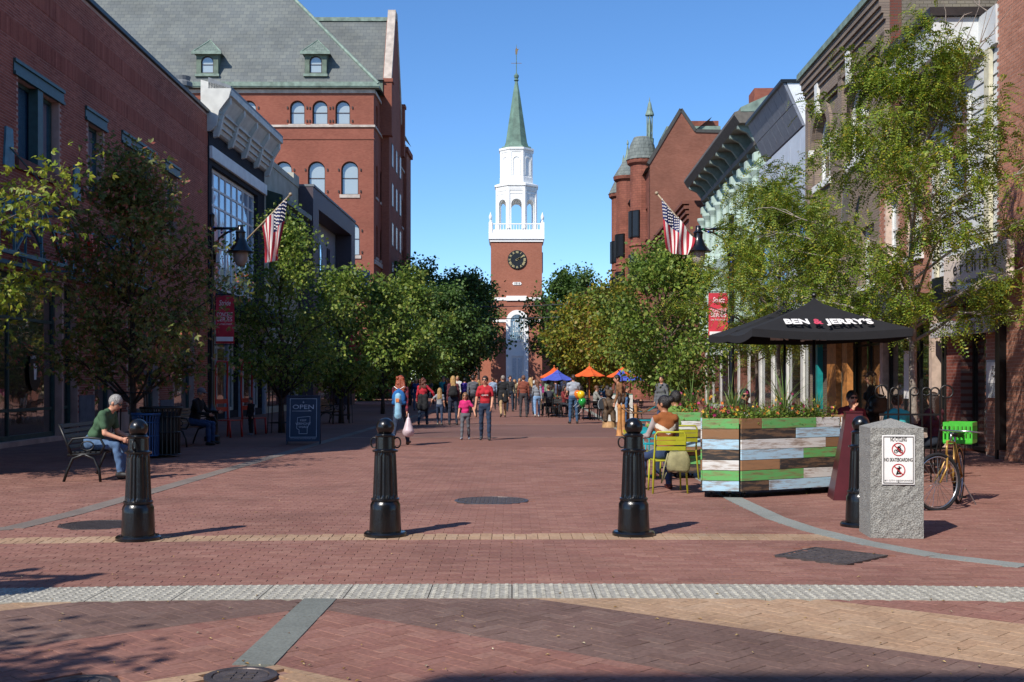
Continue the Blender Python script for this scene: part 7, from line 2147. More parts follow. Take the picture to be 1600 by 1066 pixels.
def person(label, loc, rz, H=1.72, top='888888', legs='2c3a52', shoes='2a2422', skin='light', hair=('short', '3a2a20'), pose=None, female=False, sleeve='long', build=1.0, h=.014,
           group='people out walking', seat=None, coat=False, glasses=False, hat=None, skirt=None, topmat=None, child=False, paint=None, extra=None):
    po = dict(aL=(8, 6, 12), aR=(-8, 6, 12), lL=(16, 6), lR=(-14, 14), lean=0, head=(0, 0))
    po.update(pose or {})
    k = H / 1.75
    e = empty('person', loc, rz, label, 'person', group)
    S = Sdf(); fine = h < .0105
    bw = build
    sw = (.155 if female else .178) * (1.02 if bw > 1.05 else 1); hwid = .095 if female else .088
    zp = .94; ln = R(po['lean'])
    up = lambda x, y, z: rotx(Vector((x, y, z - zp)), -ln) + Vector((0, 0, zp))   # bends the trunk forward over the hips
    # legs
    feet = []; J = {}
    for sd, key in ((-1, 'lL'), (1, 'lR')):
        hp, kn = R(po[key][0]), R(po[key][1]); ab = R(po[key][2]) if len(po[key]) > 2 else R(2)
        hip = Vector((sd * hwid, 0, zp - .03))
        d1 = Vector((sd * math.sin(ab), math.sin(hp) * math.cos(ab), -math.cos(hp) * math.cos(ab)))
        knee = hip + d1 * .43
        d2 = Vector((sd * math.sin(ab) * .3, math.sin(hp - kn), -math.cos(hp - kn)))
        ank = knee + d2 * .42
        J[key] = (hip, knee, ank, hp - kn); feet.append(ank.z)
    dz = .075 - min(feet)
    if seat is not None: dz = seat - (zp - .125)
    off = Vector((0, 0, dz))
    T = lambda v: tuple((Vector(v) + off) * k)
    lt = 'legs'
    for sd, key in ((-1, 'lL'), (1, 'lR')):
        hip, knee, ank, sh = J[key]
        S.cap(T(hip), T(knee), .085 * k * (1.08 if female else 1) * bw, .058 * k, lt); S.cap(T(knee), T(knee.lerp(ank, .4)), .057 * k, .058 * k, lt); S.cap(T(knee.lerp(ank, .4)), T(ank.lerp(knee, .06)), .057 * k, .046 * k, lt)
        fa = min(.5, max(-.7, sh * .6)) if seat is None else 0
        fd_ = Vector((sd * .12, math.cos(fa), math.sin(fa)))
        heel = ank + Vector((0, -.035, -.03)); toe = ank + fd_ * .15 + Vector((0, 0, -.035))
        S.cap(T(heel), T(toe), .042 * k, .034 * k, 'shoes', k=.01); S.cap(T(ank), T(ank + Vector((0, .02, -.03))), .045 * k, .042 * k, 'shoes', k=.01)
    # trunk
    S.ell(T((0, 0, zp)), np.array((.165 * (1.04 if female else 1) * bw, .115 * bw, .13)) * k, lt if not skirt else 'top')
    ct = 'top'
    rot = np.array(Matrix.Rotation(-ln, 3, 'X'))
    S.ell(T(up(0, .0, zp + .13)), np.array((.148 * bw, .112 * bw, .15)) * k, ct, rot=rot)
    S.ell(T(up(0, .0, zp + .34)), np.array((.175 * bw * (.93 if female else 1), .118 * bw, .2)) * k, ct, rot=rot)
    S.cap(T(up(-sw * .86, -.012, zp + .475)), T(up(sw * .86, -.012, zp + .475)), .068 * k, None, ct)
    S.cap(T(up(-.07, -.01, zp + .52)), T(up(.07, -.01, zp + .52)), .05 * k, None, ct)
    if female and not child:
        for sd in (-1, 1): S.ell(T(up(sd * .075, .085, zp + .35)), np.array((.075, .065, .075)) * k, ct)
    if coat or skirt: 
        for sd in (-1, 1): S.cap(T(up(sd * .075, 0, zp + .1)), T((sd * .09, .0, zp - (.2 if coat else skirt))), .12 * k, .13 * k, ct)
    # neck, head
    S.cap(T(up(0, -.005, zp + .5)), T(up(0, .02, zp + .61)), .056 * k, .05 * k, 'skin')
    hy, hp_ = R(po['head'][0]), R(po['head'][1])
    nb_ = up(0, .012, zp + .585)
    HM = Matrix.Rotation(hy, 3, 'Z') @ Matrix.Rotation(-hp_ - ln * .35, 3, 'X')
    hs = 1.0 if not child else 1.12
    hd = lambda x, y, z: T(nb_ + HM @ (Vector((x, y, z)) * hs))
    HR = np.array(HM)
    S.ell(hd(0, .008, .118), np.array((.076, .092, .112)) * k * hs, 'skin', rot=HR); S.ell(hd(0, .035, .06), np.array((.056, .062, .068)) * k * hs, 'skin', rot=HR)
    S.cap(hd(0, .098, .118), hd(0, .112, .082), .011 * k, .016 * k, 'skin', k=.012)
    S.cap(hd(-.02, .09, .047), hd(.02, .09, .047), .009 * k, None, 'lip', k=.004)
    for sd in (-1, 1):
        S.ell(hd(sd * .08, -.002, .1), np.array((.014, .022, .034)) * k, 'skin', k=.008, rot=HR)
        S.ell(hd(sd * .031, .088, .122), np.array((.014, .011, .009)) * k, 'eye', k=0, rot=HR)
    # arms
    hands = []
    for sd, key in ((-1, 'aL'), (1, 'aR')):
        a = po[key]; pt, ab, el = R(a[0]), R(a[1]), R(a[2]); inn = R(a[3]) if len(a) > 3 else 0
        sh = up(sd * sw, -.01, zp + .47)
        d1 = Vector((sd * math.sin(ab), math.sin(pt) * math.cos(ab), -math.cos(pt) * math.cos(ab)))
        elb = sh + d1 * .285
        d2 = Vector((sd * math.sin(ab) * .5 - sd * math.sin(inn), math.sin(pt + el), -math.cos(pt + el))); d2.normalize()
        wr_ = elb + d2 * .25
        if sleeve == 'long':
            S.cap(T(sh), T(elb), .056 * k * bw, .046 * k, ct); S.cap(T(elb), T(wr_), .046 * k, .036 * k, ct)
        elif sleeve == 'short':
            S.cap(T(sh), T(sh.lerp(elb, .62)), .06 * k * bw, .058 * k, ct); S.cap(T(sh), T(elb), .045 * k * bw, .038 * k, 'skin'); S.cap(T(elb), T(wr_), .038 * k, .026 * k, 'skin')
        else:
            S.cap(T(sh), T(elb), .05 * k, .042 * k, 'sleeve'); S.cap(T(elb), T(wr_), .042 * k, .034 * k, 'sleeve')
        hn = wr_ + d2 * .06
        S.cap(T(wr_), T(wr_ + d2 * .025), .027 * k, None, 'skin')
        S.ell(T(hn), np.array((.022, .034, .045)) * k, 'skin', k=.012)
        sv = d2.cross(Vector((1, 0, 0))).normalized() if abs(d2.x) < .9 else Vector((0, 1, 0))
        cv = sv.cross(d2)
        for f in range(4):
            o = sv * (-.026 + .0175 * f); L_ = (.05, .06, .056, .044)[f]
            b0 = hn + d2 * .035 + o; b1 = b0 + d2 * L_ * .6 + cv * -sd * .008; b2 = b1 + (d2 * .7 - cv * sd * .7) * L_ * .55
            rf = max(.0075, h * .62); S.cap(T(b0), T(b1), rf * k, None, 'skin', k=0.003); S.cap(T(b1), T(b2), rf * k * .92, None, 'skin', k=0.003)
        th = hn - d2 * .01 - sv * .03; S.cap(T(th), T(th + d2 * .035 - sv * .022), max(.009, h * .62) * k, None, 'skin', k=.004)
        hands.append(Vector(T(hn + d2 * .02)))
    mats = {'skin': SKIN[skin], 'top': topmat or cloth(top), 'legs': cloth(legs), 'shoes': plain('shoe_' + shoes, shoes, rough=.6), 'eye': m_eye, 'lip': m_lip}
    if any(p[5] == 'sleeve' for p in S.p): mats['sleeve'] = cloth(sleeve)
    if extra: mats.update(extra)
    me = S.mesh('body', h, mats, wr=.0045 if h < .016 else .003, seed=rng.uniform(0, 9), paint=paint)
    link('body', me, e)
    # hair
    if hair:
        st, hc = hair; W = Sdf()
        W.ell(hd(0, -.006, .134), np.array((.088, .104, .108)) * k * hs, 'hair', rot=HR)
        if st in ('long', 'curly'):
            rr_ = random.Random(label)
            for i in range(9 if st == 'long' else 26):
                a = rr_.uniform(-1, 1); z1_ = rr_.uniform(-.2, -.05) if st == 'curly' else -.2 + rr_.uniform(-.05, .05)
                W.cap(hd(a * .075, -.05 - .03 * (1 - abs(a)), .13), hd(a * (.1 if st == 'long' else .13), -.085 + rr_.uniform(-.02, .02), z1_), .034 * k, .026 * k, 'hair', k=.012 if st == 'curly' else .02)
                if st == 'curly': W.ell(hd(rr_.uniform(-.11, .11), rr_.uniform(-.12, 0), rr_.uniform(-.12, .2)), np.array((.035,) * 3) * k, 'hair', k=.006)
            for sd in (-1, 1): W.cap(hd(sd * .078, .0, .14), hd(sd * .092, -.02, -.06), .026 * k, .02 * k, 'hair')
        if st == 'bun': W.ell(hd(0, -.12, .17), np.array((.05, .045, .05)) * k, 'hair', k=.015)
        if st == 'pony': W.cap(hd(0, -.1, .15), hd(0, -.13, -.08), .03 * k, .018 * k, 'hair')
        W.cut(hd(0, .085, .06), np.array((.075, .075, .098)) * k * hs)
        link('hair', W.mesh('hair', h * .9, {'hair': HAIR(hc)}, 0), e)
    if glasses:
        s = MB(); 
        for sd in (-1, 1):
            c = Vector(hd(sd * .033, .104, .12)); s.obox(c, HM @ Vector((1, 0, 0)), HM @ Vector((0, 1, 0)), HM @ Vector((0, 0, 1)), .027 * k, .006, .019 * k); s.bar(hd(sd * .06, .1, .124), hd(sd * .082, 0, .115), .005)
        s.bar(hd(-.02, .106, .124), hd(.02, .106, .124), .006); s.build('sunglasses', m_black, e)
    if hat:
        s = MB(); W = Sdf(); W.ell(hd(0, -.004, .15), np.array((.092, .106, .095)) * k, 'hat', rot=HR); W.cut(hd(0, .0, .04), np.array((.2, .2, .085)) * k); W.ell(hd(0, .11, .15), np.array((.06, .06, .012)) * k, 'hat', k=.006, rot=HR)
        link('cap', W.mesh('cap', h * .9, {'hat': cloth(hat)}, 0), e)
    return e, hands
def W2(e, v): return e.matrix_basis @ Vector(v)
def gp_(px, py): p = G(px, py); return (p.x, p.y, 0)
WALKA = dict(aL=(22, 6, 15), aR=(-20, 6, 10), lL=(-18, 18), lR=(22, 6)); WALKB = dict(aL=(-20, 6, 10), aR=(22, 6, 15), lL=(22, 6), lR=(-18, 20)); STAND = dict(aL=(4, 7, 12), aR=(2, 7, 14), lL=(3, 3, 4), lR=(-3, 3, 4))
FINE = .0098
P1, _h = person('red-haired woman in a plaid shirt walking away with a blue drawstring bag', gp_(626, 696), R(-8), 1.70, legs='26334a', shoes='6b4a2c', hair=('curly', '8a3f22'), female=True, pose=WALKA, h=FINE, topmat=plaid('plaid_red_navy', '7a2230', '1c2036', '14172a'))
P1h = [W2(P1, v) for v in _h]
bag = empty('drawstring_bag', W2(P1, (0, -.16, 1.08)), R(-8), 'bright blue drawstring backpack with pale front on the red-haired woman', 'bag')
S = Sdf(); S.ell((0, -.03, .06), (.165, .075, .2), 'bag'); S.cap((-.12, .0, -.05), (.12, 0, -.05), .06, None, 'bag'); S.cap((0, -.05, .2), (0, -.02, .27), .05, .02, 'bag'); S.cap((0, -.09, .1), (0, -.09, -.32), .07, .085, 'pale'); S.ell((0, -.1, -.36), (.09, .05, .09), 'pale')
link('sack', S.mesh('sack', .012, {'bag': cloth('1c5f9c'), 'pale': cloth('86b4cc')}, .0), bag)
s = MB(); 
for sd in (-1, 1): s.tube([(sd * .03, -.04, .27), (sd * .12, .0, .33), (sd * .15, .12, .3)], .008, 5)
s.build('cord', m_swht, bag)
s = MB(); s.box(-.04, .04, -.178, -.17, -.04, .05); s.build('logo_patch', plain('patch_orange', 'c8743a'), bag)
pbg = empty('plastic_bag', tuple(P1h[1] + Vector((.03, 0, -.5))), 0, 'translucent white plastic shopping bag in her right hand', 'bag')
S = Sdf(); S.cap((0, 0, .1), (0, 0, .36), .13, .05, 'bag'); S.ell((0, 0, .06), (.14, .09, .12), 'bag'); S.cap((0, 0, .36), (0, 0, .5), .02, .015, 'bag'); link('sack', S.mesh('sack', .014, {'bag': plain('plastic_film', 'c9b6bb', rough=.35, var=.1)}, 0), pbg)
P3, h3 = person('smiling woman in a red T-shirt and jeans wearing sunglasses', gp_(758, 688), R(178), 1.66, top='a8202c', legs='24344c', shoes='3a3a3c', hair=('bun', '2e1f18'), female=True, sleeve='short', build=.95, glasses=True, pose=dict(aL=(4, 10, 28, 10), aR=(2, 16, 8), lL=(8, 6), lR=(-8, 10), head=(-12, -4)), h=FINE)
text('shirt_lettering', 'GRANITE', .05, m_swht, P3, (0, .142, 1.235 * 1.66 / 1.75), rot=(R(90), 0, R(180)), extrude=.001, width=.17)
P2, _ = person('little girl in a bright pink T-shirt and grey leggings', gp_(727, 687), R(176), 1.22, top='c02468', legs='5a5c62', shoes='8a8a92', hair=('long', '7a5a3c'), female=True, child=True, sleeve='short', glasses=True, pose=dict(aL=(8, 34, 14), aR=(6, 14, 10), lL=(-10, 12), lR=(14, 6)), h=FINE)
P4, h4_ = person('woman in a red jacket with a dark coat tied round her waist', gp_(661, 664), R(-4), 1.66, top='b02434', legs='2a3648', hair=('curly', '5a2e20'), female=True, pose=dict(aL=(8, 12, 20), aR=(10, 46, 10), lL=(-14, 14), lR=(18, 6)), h=.012)
s = Sdf(); s.cap((-.06, -.06, .98), (-.06, -.08, .62), .11, .13, 'coat'); s.cap((.08, -.06, .98), (.08, -.08, .6), .11, .13, 'coat'); o = link('tied_coat', s.mesh('tied_coat', .014, {'coat': cloth('1a1b1e')}, .004), P4)
P5, _ = person('long-haired child in a grey T-shirt holding the hand of the woman in red', gp_(687, 664), R(-2), 1.28, top='8a8c90', legs='27344c', shoes='8a8478', hair=('long', '9a7a4c'), female=True, child=True, sleeve='short', pose=dict(aL=(6, 46, 8), aR=(4, 10, 10), lL=(16, 4), lR=(-12, 12)), h=.012)
P6, _ = person('blonde woman in a maroon top with a black backpack', gp_(708, 664), R(2), 1.70, top='5c2a30', legs='222a3c', shoes='1c1c1e', hair=('long', 'a88450'), female=True, pose=STAND, h=.013)
def backpack(pr, c, label, z=1.18, sc=1.0):
    e = empty('backpack', W2(pr, (0, -.17, z)), pr.rotation_euler.z, label, 'backpack')
    S = Sdf(); S.ell((0, 0, 0), (.15 * sc, .085 * sc, .2 * sc), 'b'); S.cap((-.08 * sc, -.02, -.1 * sc), (.08 * sc, -.02, -.1 * sc), .085 * sc, None, 'b'); S.ell((0, -.08 * sc, -.07 * sc), (.1 * sc, .05 * sc, .09 * sc), 'b'); link('sack', S.mesh('sack', .013, {'b': cloth(c)}, .0), e)
    s = MB()
    for sd in (-1, 1): s.tube([(sd * .08, .05, .17), (sd * .1, .15, .24), (sd * .11, .26, .14), (sd * .13, .2, -.05), (sd * .12, .06, -.14)], .018, 5)
    s.build('strap', cloth(c), e, True)
backpack(P6, '17181a', 'small black backpack on the blonde woman in maroon')
person('person in a grey hooded sweatshirt walking behind the family', gp_(739, 652), R(4), 1.80, top='55585e', legs='1d1f24', hair=('short', '241a14'), pose=WALKB, h=.014)
person('man in a black blazer and tan trousers', gp_(786, 652), R(6), 1.80, top='1b1c1f', legs='a88c66', shoes='3a2a20', hair=('short', '8a8078'), pose=WALKA, coat=True, h=.014)
person('man in a rust-brown shirt and dark grey trousers', gp_(818, 652), R(2), 1.76, top='7a4030', legs='38363a', hair=('short', '6a4a38'), pose=STAND, build=1.08, h=.014)
person('blonde person partly behind the man in rust brown', gp_(829, 648), R(0), 1.72, top='3a2c2c', legs='2b3448', hair=('long', 'b08c58'), female=True, pose=WALKB, h=.015)
person('young woman in a loose grey jumper and pale jeans', gp_(839, 652), R(4), 1.62, top='7f858c', legs='6f8eb0', shoes='a8a49c', hair=('long', '6a4632'), female=True, pose=WALKA, h=.014)
PB, hb_ = person('man in a light grey T-shirt and jeans with balloons at his side', gp_(896, 662), R(8), 1.74, top='9aa0aa', legs='34506e', shoes='2c2826', hair=('short', '33261e'), sleeve='short', build=1.08, pose=dict(aL=(14, 8, 40), aR=(14, 10, 50), lL=(2, 3, 4), lR=(-2, 3, 4)), h=.012)
for (c, px, py, lab) in (('d6b41e', 908, 617, 'yellow balloon beside the man in grey'), ('1f8a3c', 910, 628, 'green balloon below the yellow one'), ('d0702c', 903, 616, 'orange balloon half behind the yellow one')):
    b_ = empty('balloon', at(px, py, 41.4 + (.15 if c == 'd0702c' else 0)), 0, lab, 'balloon', 'balloons')
    s = MB(); s.lathe([(.015, -.19), (.03, -.17), (.1, -.11), (.15, 0), (.13, .08), (.08, .13), (0, .15)], 16); s.build('skin', plain('balloon_' + c, c, rough=.2), b_, True)
    s = MB(); s.lathe([(.025, -.21), (.012, -.185)], 8); s.build('knot', MATS['balloon_' + c], b_)
    s = MB(); s.tube([(0, 0, -.2), (-.05, 0, -.35), (-.16, .03, -.45)], .004, 4); s.build('string', m_swht, b_)
# the crowd farther up the street
rc = random.Random(21)
CROWD = [(650, 60, 'dark blue jacket', '2a3c68'), (693, 58, 'teal top', '2a8a88'), (699, 56, 'navy coat', '232c48'), (715, 62, 'white shirt', 'b8b8b4'), (726, 58, 'purple top', '4a348a'), (748, 66, 'olive jacket', '4a4a34'), (770, 62, 'pale blue shirt', '8a9cb4'), (776, 70, 'black coat', '17181a'),
         (797, 58, 'charcoal jacket', '2a2b2e'), (804, 61, 'khaki shirt', '8a7c5c'), (812, 72, 'cream top', 'b0a890'), (849, 60, 'magenta top', '8a2460'), (858, 54, 'sage green shirt', '7a8f78'), (868, 57, 'slate jumper', '4c5468'), (882, 60, 'navy shirt', '26304a'), (640, 78, 'red top', '8a2a2a'), (672, 76, 'grey coat', '5c5e62'), (758, 82, 'brown coat', '4a3628'), (832, 80, 'white top', 'bcbab4'), (784, 88, 'blue shirt', '344a7c')]
for i, (px, d, nm, c) in enumerate(CROWD):
    fem = rc.random() < .5
    person('distant %s in a %s in the crowd towards the church' % ('woman' if fem else 'man', nm), (gx(px, d), d, 0), R(rc.choice((0, 180, 10, 170, -20, 190))), rc.uniform(1.6, 1.84), top=c, legs=rc.choice(('26303f', '1c1d20', '3b4a60', '6a5c48')), hair=(('long' if fem else 'short'), rc.choice(('2a1d16', '5a3c26', '1a1512', '9a7a4c'))), female=fem, pose=rc.choice((WALKA, WALKB, STAND)), h=.021, group='distant crowd')
# seated figures
SITF = dict(lL=(86, 88, 6), lR=(84, 84, 6), aL=(35, 6, 55), aR=(35, 6, 55), lean=4)
bd_ = Vector((math.sin(R(80)), -math.cos(R(80)), 0))
pm, hm = person('grey-haired man in a green T-shirt leaning over his phone on the iron bench', (BP.x - .14, BP.y + .2, 0), R(266), 1.78, top='3d5a40', legs='4a6484', shoes='1f1c1c', hair=('short', '8d8a86'), sleeve='short', glasses=True, build=1.1, seat=.465, h=FINE, group='seated people',
    pose=dict(lL=(80, 84, 7), lR=(88, 78, 7), aL=(14, 8, 56, 14), aR=(12, 8, 58, 14), lean=30, head=(0, 16)))
ph = empty('phone', tuple((W2(pm, hm[0]) + W2(pm, hm[1])) / 2 + Vector((.03, 0, .02))), R(80), 'dark phone in the hands of the man in green', 'phone')
s = MB(); s.M = Matrix.Rotation(R(40), 4, 'X'); s.box(-.037, .037, -.075, .075, -.005, .005, .003); s.build('case', m_black, ph)
s = MB(); s.M = Matrix.Rotation(R(40), 4, 'X'); s.box(-.033, .033, -.068, .068, .0052, .0062); s.build('screen', plain('phone_screen', '20242c', rough=.1), ph)
person('man in a black jacket and flat cap sitting on the wooden bench', (b2.x + .12, b2.y + .3, 0), R(260), 1.74, top='131416', legs='2a4468', shoes='2a2420', hair=('short', '8a8884'), hat='6c6c70', build=1.12, seat=.465, h=.012, group='seated people', pose=dict(lL=(84, 86, 6), lR=(82, 80, 6), aL=(30, 8, 60), aR=(26, 8, 55), lean=14, head=(0, 10)))
ck_ = G(392, 680); person('small child in black standing beside the red metal seats', (ck_.x, ck_.y, 0), R(140), 1.05, top='141416', legs='1a1b20', shoes='6a6a70', hair=('short', '1d1714'), child=True, pose=STAND, h=.012, group='people out walking')
def chevron(C, lab, tags):
    m = (lab == tags.index('top')) & (C[:, 1] < .03) & (np.abs(C[:, 2] - (.83 + .62 * np.abs(C[:, 0]))) < .036)
    lab[m] = tags.index('band'); return lab
vest = person('woman in a brown suede vest with a cream chevron sitting with her back turned', (cc.x, cc.y + .38, 0), R(14), 1.68, top='8a4f24', legs='2a3c5c', shoes='5a2420', hair=('bun', '1c1614'), female=True, sleeve='a89a96', seat=.46, h=FINE, group='seated people', skin='tan', pose=dict(lL=(80, 84, 14), lR=(80, 86, 10), aL=(30, 12, 50), aR=(30, 14, 50), lean=6, head=(38, 0)), paint=chevron, extra={'band': cloth('cfc6b6')})[0]
person('man in a green shirt sitting beside the woman in the suede vest', (gx(1060, 18.3), 18.3, 0), R(20), 1.74, top='6d8a3e', legs='27324a', shoes='4a1e1c', hair=('short', '1d1815'), seat=.46, h=.0115, group='seated people', build=1.05, pose=dict(lL=(78, 82, 8), lR=(84, 86, 8), aL=(32, 16, 60), aR=(32, 16, 60), lean=8, head=(20, 0)), skin='tan')
person('dark-haired man facing out behind the planter flowers', (gx(1163, 20.4), 20.4, 0), R(178), 1.76, top='35343a', legs='26303f', hair=('short', '15110f'), glasses=True, seat=.46, h=.012, group='seated people', pose=SITF, skin='tan')
person('dark-haired woman in white sitting with her back to the planter', (gx(1160, 18.9), 18.9, 0), R(0), 1.60, top='c9c6c0', legs='26303f', hair=('bun', '1c1512'), female=True, seat=.42, h=.012, group='seated people', pose=SITF)
person('man in a dark red shirt and sunglasses behind the maroon stand', (gx(1329, 18.6), 18.6, 0), R(186), 1.74, top='701c26', legs='26303f', hair=('short', '15110f'), glasses=True, seat=.46, h=.011, group='seated people', pose=dict(SITF, aR=(50, 4, 100, 20)))
person('woman with her back turned in a turquoise top behind the iron railing', (gx(1402, 18.6), 18.6, 0), R(-10), 1.66, top='3aa6a8', legs='26303f', hair=('bun', '3a2418'), female=True, sleeve='short', seat=.46, h=.012, group='seated people', pose=SITF)
person('person in a maroon top seated behind the bicycle', (gx(1462, 18.9), 18.9, 0), R(30), 1.7, top='4a1a28', legs='1c2430', hair=('long', '2a1d16'), female=True, seat=.46, h=.013, group='seated people', pose=SITF)
for (px, d, rz_) in ((1163, 20.45, 180), (1160, 18.85, 0), (1329, 18.65, 186), (1402, 18.55, -10), (1462, 18.85, 30)):
    cafe_chair((gx(px, d), d, 0), R(rz_), m_wire, 'dark metal cafe chair under the figure %s' % {1163: 'facing out behind the flowers', 1160: 'in white at the planter', 1329: 'in dark red', 1402: 'in turquoise', 1462: 'in maroon'}[px], 'dark chairs under the black umbrellas')
cafe_table((gx(1161, 19.7), 19.7, 0), 'round table between the two people behind the planter', mat=m_wire); cafe_table((gx(1350, 18.3), 18.3, 0), 'round table beside the man in dark red', mat=m_wire)
bkp, hbk = person('woman in a dark coat and knit cap carrying a black shoulder bag', (gx(1362, 21.5), 21.5, 0), R(60), 1.70, top='1c1c1e', legs='1c1d22', hair=('long', 'b09060'), female=True, coat=True, hat='4a3c34', pose=STAND, h=.012)
hbag = empty('shoulder_bag', (gx(1372, 21.2), 21.2, 1.0), R(10), 'large black leather shoulder bag on the woman in the knit cap', 'bag')
S = Sdf(); S.ell((0, 0, .12), (.2, .1, .19), 'b'); S.cap((-.12, 0, 0), (.12, 0, 0), .1, None, 'b'); link('body', S.mesh('body', .013, {'b': plain('black_leather', '141416', rough=.35)}, 0), hbag)
s = MB(); s.tube([(-.12, 0, .28), (-.06, 0, .46), (.06, 0, .46), (.12, 0, .28)], .012, 5); s.build('strap', MATS['black_leather'], hbag, True)
# diners and dark chairs under the far umbrellas
fc = [(858, 49.5, 20), (868, 48.3, 160), (880, 49.0, 250), (889, 50.5, 100), (908, 46.0, 30), (917, 45.2, 200), (930, 46.4, 280), (938, 45.0, 120), (952, 44.2, 10), (966, 43.6, 170), (978, 44.5, 240), (990, 43.8, 60), (860, 53, 300), (900, 51, 45), (948, 48, 330), (972, 49, 15)]
nm_ = ['by the blue umbrella pole', 'in front of the blue umbrella', 'right of the blue umbrella', 'behind the man with balloons', 'left of the middle umbrella', 'below the middle umbrella', 'right of the middle umbrella', 'behind the round notice', 'left of the easel', 'behind the easel', 'right of the easel', 'farthest right on the patio', 'at the left back of the patio', 'at the middle back of the patio', 'behind the wooden bear', 'at the right back of the patio']
proto = None
for i, (px, d, a) in enumerate(fc):
    lab = 'dark patio chair ' + nm_[i]
    if proto is None: proto = cafe_chair((gx(px, d), d, 0), R(a), m_wire, lab, 'dark patio chairs')
    else: copy_tree(proto, None, (gx(px, d), d, 0), R(a), lab)
    if i in (0, 2, 4, 6, 9, 10, 12, 13, 14):
        c = ('3a3c44', '7a2a2c', '2c4a6c', '8a8a84', '4a2a3a', '22242a', '5a6a4a', '6c5a48', '30506a')[(0, 2, 4, 6, 9, 10, 12, 13, 14).index(i)]
        person('diner seated on the patio ' + nm_[i], (gx(px, d), d, 0), R(a), 1.7, top=c, legs='23262e', hair=(rc.choice(('short', 'long')), rc.choice(('2a1d16', '5a3c26', '8a7a6a'))), seat=.46, h=.021, group='diners on the patio', pose=SITF)
for (px, d, lab) in ((866, 49.9, 'dark patio table under the blue umbrella'), (921, 46.9, 'dark patio table under the middle umbrella'), (972, 44.9, 'dark patio table under the orange and blue umbrella')): cafe_table((gx(px, d) + .3, d - .4, 0), lab, .45, m_wire, 'dark patio tables')
person('person in a grey coat standing at the right of the patio', (gx(1034, 38), 38, 0), R(150), 1.7, top='5a5c60', legs='3a4a68', hair=('short', '2a1d16'), pose=STAND, h=.014, coat=True)
person('waiter in tan and denim bending behind the easel', (gx(976, 36), 36, 0), R(100), 1.76, top='7a5436', legs='4a6a90', hair=('short', '1d1714'), pose=dict(STAND, lean=22), h=.015)
# ---------------- carved bear, rope posts, easel, round notice
bq_ = G(952, 668); k_ = bq_.y / F
e = empty('wooden_bear', (bq_.x, bq_.y, 0), R(180), 'carved wooden bear sculpture standing on a stump beside the street', 'sculpture')
S = Sdf(); S.ell((0, 0, .72), (.19, .17, .3), 'w'); S.ell((0, .02, 1.12), (.13, .13, .14), 'w'); S.ell((0, .14, 1.08), (.06, .08, .06), 'w')
for sd in (-1, 1): S.ell((sd * .1, 0, 1.24), (.045, .03, .045), 'w', k=.01); S.cap((sd * .17, .05, .9), (sd * .12, .2, .72), .065, .055, 'w'); S.cap((sd * .12, .03, .5), (sd * .13, .08, .26), .1, .085, 'w'); S.ell((sd * .13, .13, .24), (.075, .11, .06), 'w')
m_bear = plain('carved_wood_dark', '4a3826', rough=.7, var=.45, scale=9, bump=.6, bscale=40)
link('body', S.mesh('body', .018, {'w': m_bear}, 0), e)
s = MB(); s.lathe([(.24, 0), (.23, .1), (.22, .2)], 14); s.build('stump', plain('pale_wood', 'a8845a', rough=.7, var=.25), e)
m_tw = plain('carved_post_wood', 'b07a44', rough=.6, var=.25, scale=7); m_twd = plain('carved_head_wood', '3a281c', rough=.7, var=.3)
for i, (px, py, lab) in enumerate(((968, 681, 'carved rope post nearest the bollard'), (974, 677, 'second carved rope post behind the bollard'), (981, 672, 'carved rope post with the turquoise rope'), (993, 672, 'plain rope post by the white easel'))):
    p = G(px, py); k_ = p.y / F; hh = (py - 632) * k_
    e = empty('rope_post', (p.x, p.y, 0), R(180), lab, 'post', 'carved rope posts')
    s = MB(); s.lathe([(.11, 0), (.09, .03), (.055, hh * .5), (.06, hh * .9), (.045, hh)], 10); s.build('shaft', m_tw, e, 30)
    if i < 3:
        S = Sdf(); S.ell((0, 0, hh + .12), (.06, .06, .13), 'w'); S.ell((0, .06, hh + .1), (.02, .03, .05), 'w'); S.ell((0, 0, hh + .28), (.04, .04, .06), 'w', k=.01); S.ell((-.05, .02, hh + .17), (.02, .02, .03), 'w'); S.ell((.05, .02, hh + .17), (.02, .02, .03), 'w'); link('carved_head', S.mesh('carved_head', .014, {'w': m_twd}, 0), e)
    s = MB(); s.tube([(0, -.05, hh * .92), (-.3, -.12, hh * .72), (-.62, -.2, hh * .7), (-.9, -.3, hh * .9)], .018, 6); s.build('rope', m_tq if i == 2 else plain('rope_brown', '7a5c40'), e, True)
p = G(970, 662); k_ = p.y / F; e = empty('easel', (p.x, p.y + .3, 0), R(3), 'white display board on an easel behind the rope posts', 'easel')
s = MB(); s.box(-20 * k_, 20 * k_, -.02, .02, CH - (660 - HY) * k_, CH - (617 - HY) * k_); s.build('board', plain('board_white', 'dcdcd8', rough=.6, var=.03), e)
s = MB(); s.box(-20 * k_, 20 * k_, -.026, .026, CH - (617 - HY) * k_, CH - (615.5 - HY) * k_); s.build('top_strip', plain('strip_green', '3f7a6a'), e)
for sx in (-.4, .4):
    s = MB(); s.bar((sx, 0, CH - (660 - HY) * k_), (sx * 1.2, .05, 0), .04); s.build('leg', m_tw, e)
p = G(943, 657); k_ = p.y / F; e = empty('round_notice', (p.x, p.y, 0), 0, 'round dark chalk notice on a stand beside the wooden bear', 'sign')
s = MB(); n = 24; s.plate([(9 * k_ * math.cos(2 * PI * i / n), CH - (632 - HY) * k_ + 11 * k_ * math.sin(2 * PI * i / n)) for i in range(n)], -.02, .02); s.build('board', plain('slate_board', '2b2d33', rough=.7), e)
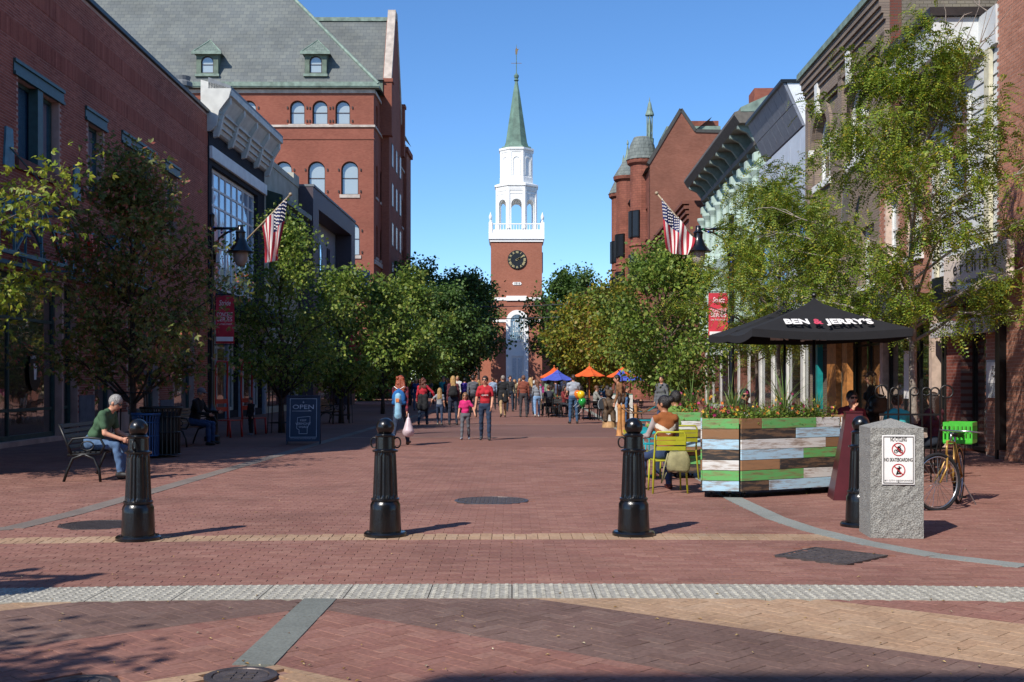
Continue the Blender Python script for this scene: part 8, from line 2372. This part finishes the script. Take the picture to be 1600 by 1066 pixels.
s = MB(); s.tube([(8.6 * k_ * math.cos(2 * PI * i / n), -.021, CH - (632 - HY) * k_ + 10.6 * k_ * math.sin(2 * PI * i / n)) for i in range(n)], .008, 5, closed=True); s.build('chalk_ring', MATS['chalk_white'], e)
for sx in (-.18, .18):
    s = MB(); s.bar((sx * .6, .03, CH - (640 - HY) * k_), (sx, .1, 0), .03); s.build('leg', m_wire, e)
# ---------------- red metal seats on the shaded side
m_redp = plain('red_enamel', 'a8231f', rough=.35, var=.1)
for (px, py, lab) in ((357, 683, 'tall red metal frame seat beside the lamp post'), (396, 678, 'tall red metal frame seat beside the child in black')):
    p = G(px, py); e = empty('red_frame_seat', (p.x, p.y, 0), R(70), lab, 'seat', 'red metal frame seats')
    for sx in (-.28, .28):
        s = MB(); s.tube([(sx, .22, 0), (sx, .2, .45), (sx, .24, 1.2), (sx, .22, 1.95), (sx * .8, .2, 2.08)], .028, 7); s.build('back_pole', m_redp, e, True)
        s = MB(); s.tube([(sx, -.25, 0), (sx, -.22, .45)], .028, 7); s.build('leg', m_redp, e, True)
    s = MB(); s.tube([(-.224, .2, 2.08), (.224, .2, 2.08)], .028, 7); s.build('top_bar', m_redp, e)
    for j in range(4):
        s = MB(); s.box(-.3, .3, -.25 + j * .12, -.15 + j * .12, .45, .475); s.build('seat_slat', m_redp, e)
    for j in range(2):
        s = MB(); s.box(-.26, .26, .215, .235, .7 + j * .22, .82 + j * .22); s.build('back_slat', m_redp, e)
# ---------------- overhead wires
for i, (y0_, y1_, ym) in enumerate(((472, 470, 477), (490, 490, 492))):
    d = 112; e = empty('overhead_wire', at(560, y0_, d), 0, ('upper' if i == 0 else 'lower') + ' thin wire strung across the street before the church', 'wire')
    a = at(560, y0_, d); b_ = at(1010, y1_ - 6, d); s = MB(); pts = []
    for j in range(17):
        t = j / 16; q_ = a.lerp(b_, t); q_.z -= 4 * t * (1 - t) * .7; pts.append(tuple(q_ - a))
    s.tube(pts, .035, 4); s.build('cable', plain('wire_grey', '4a4c4e'), e)
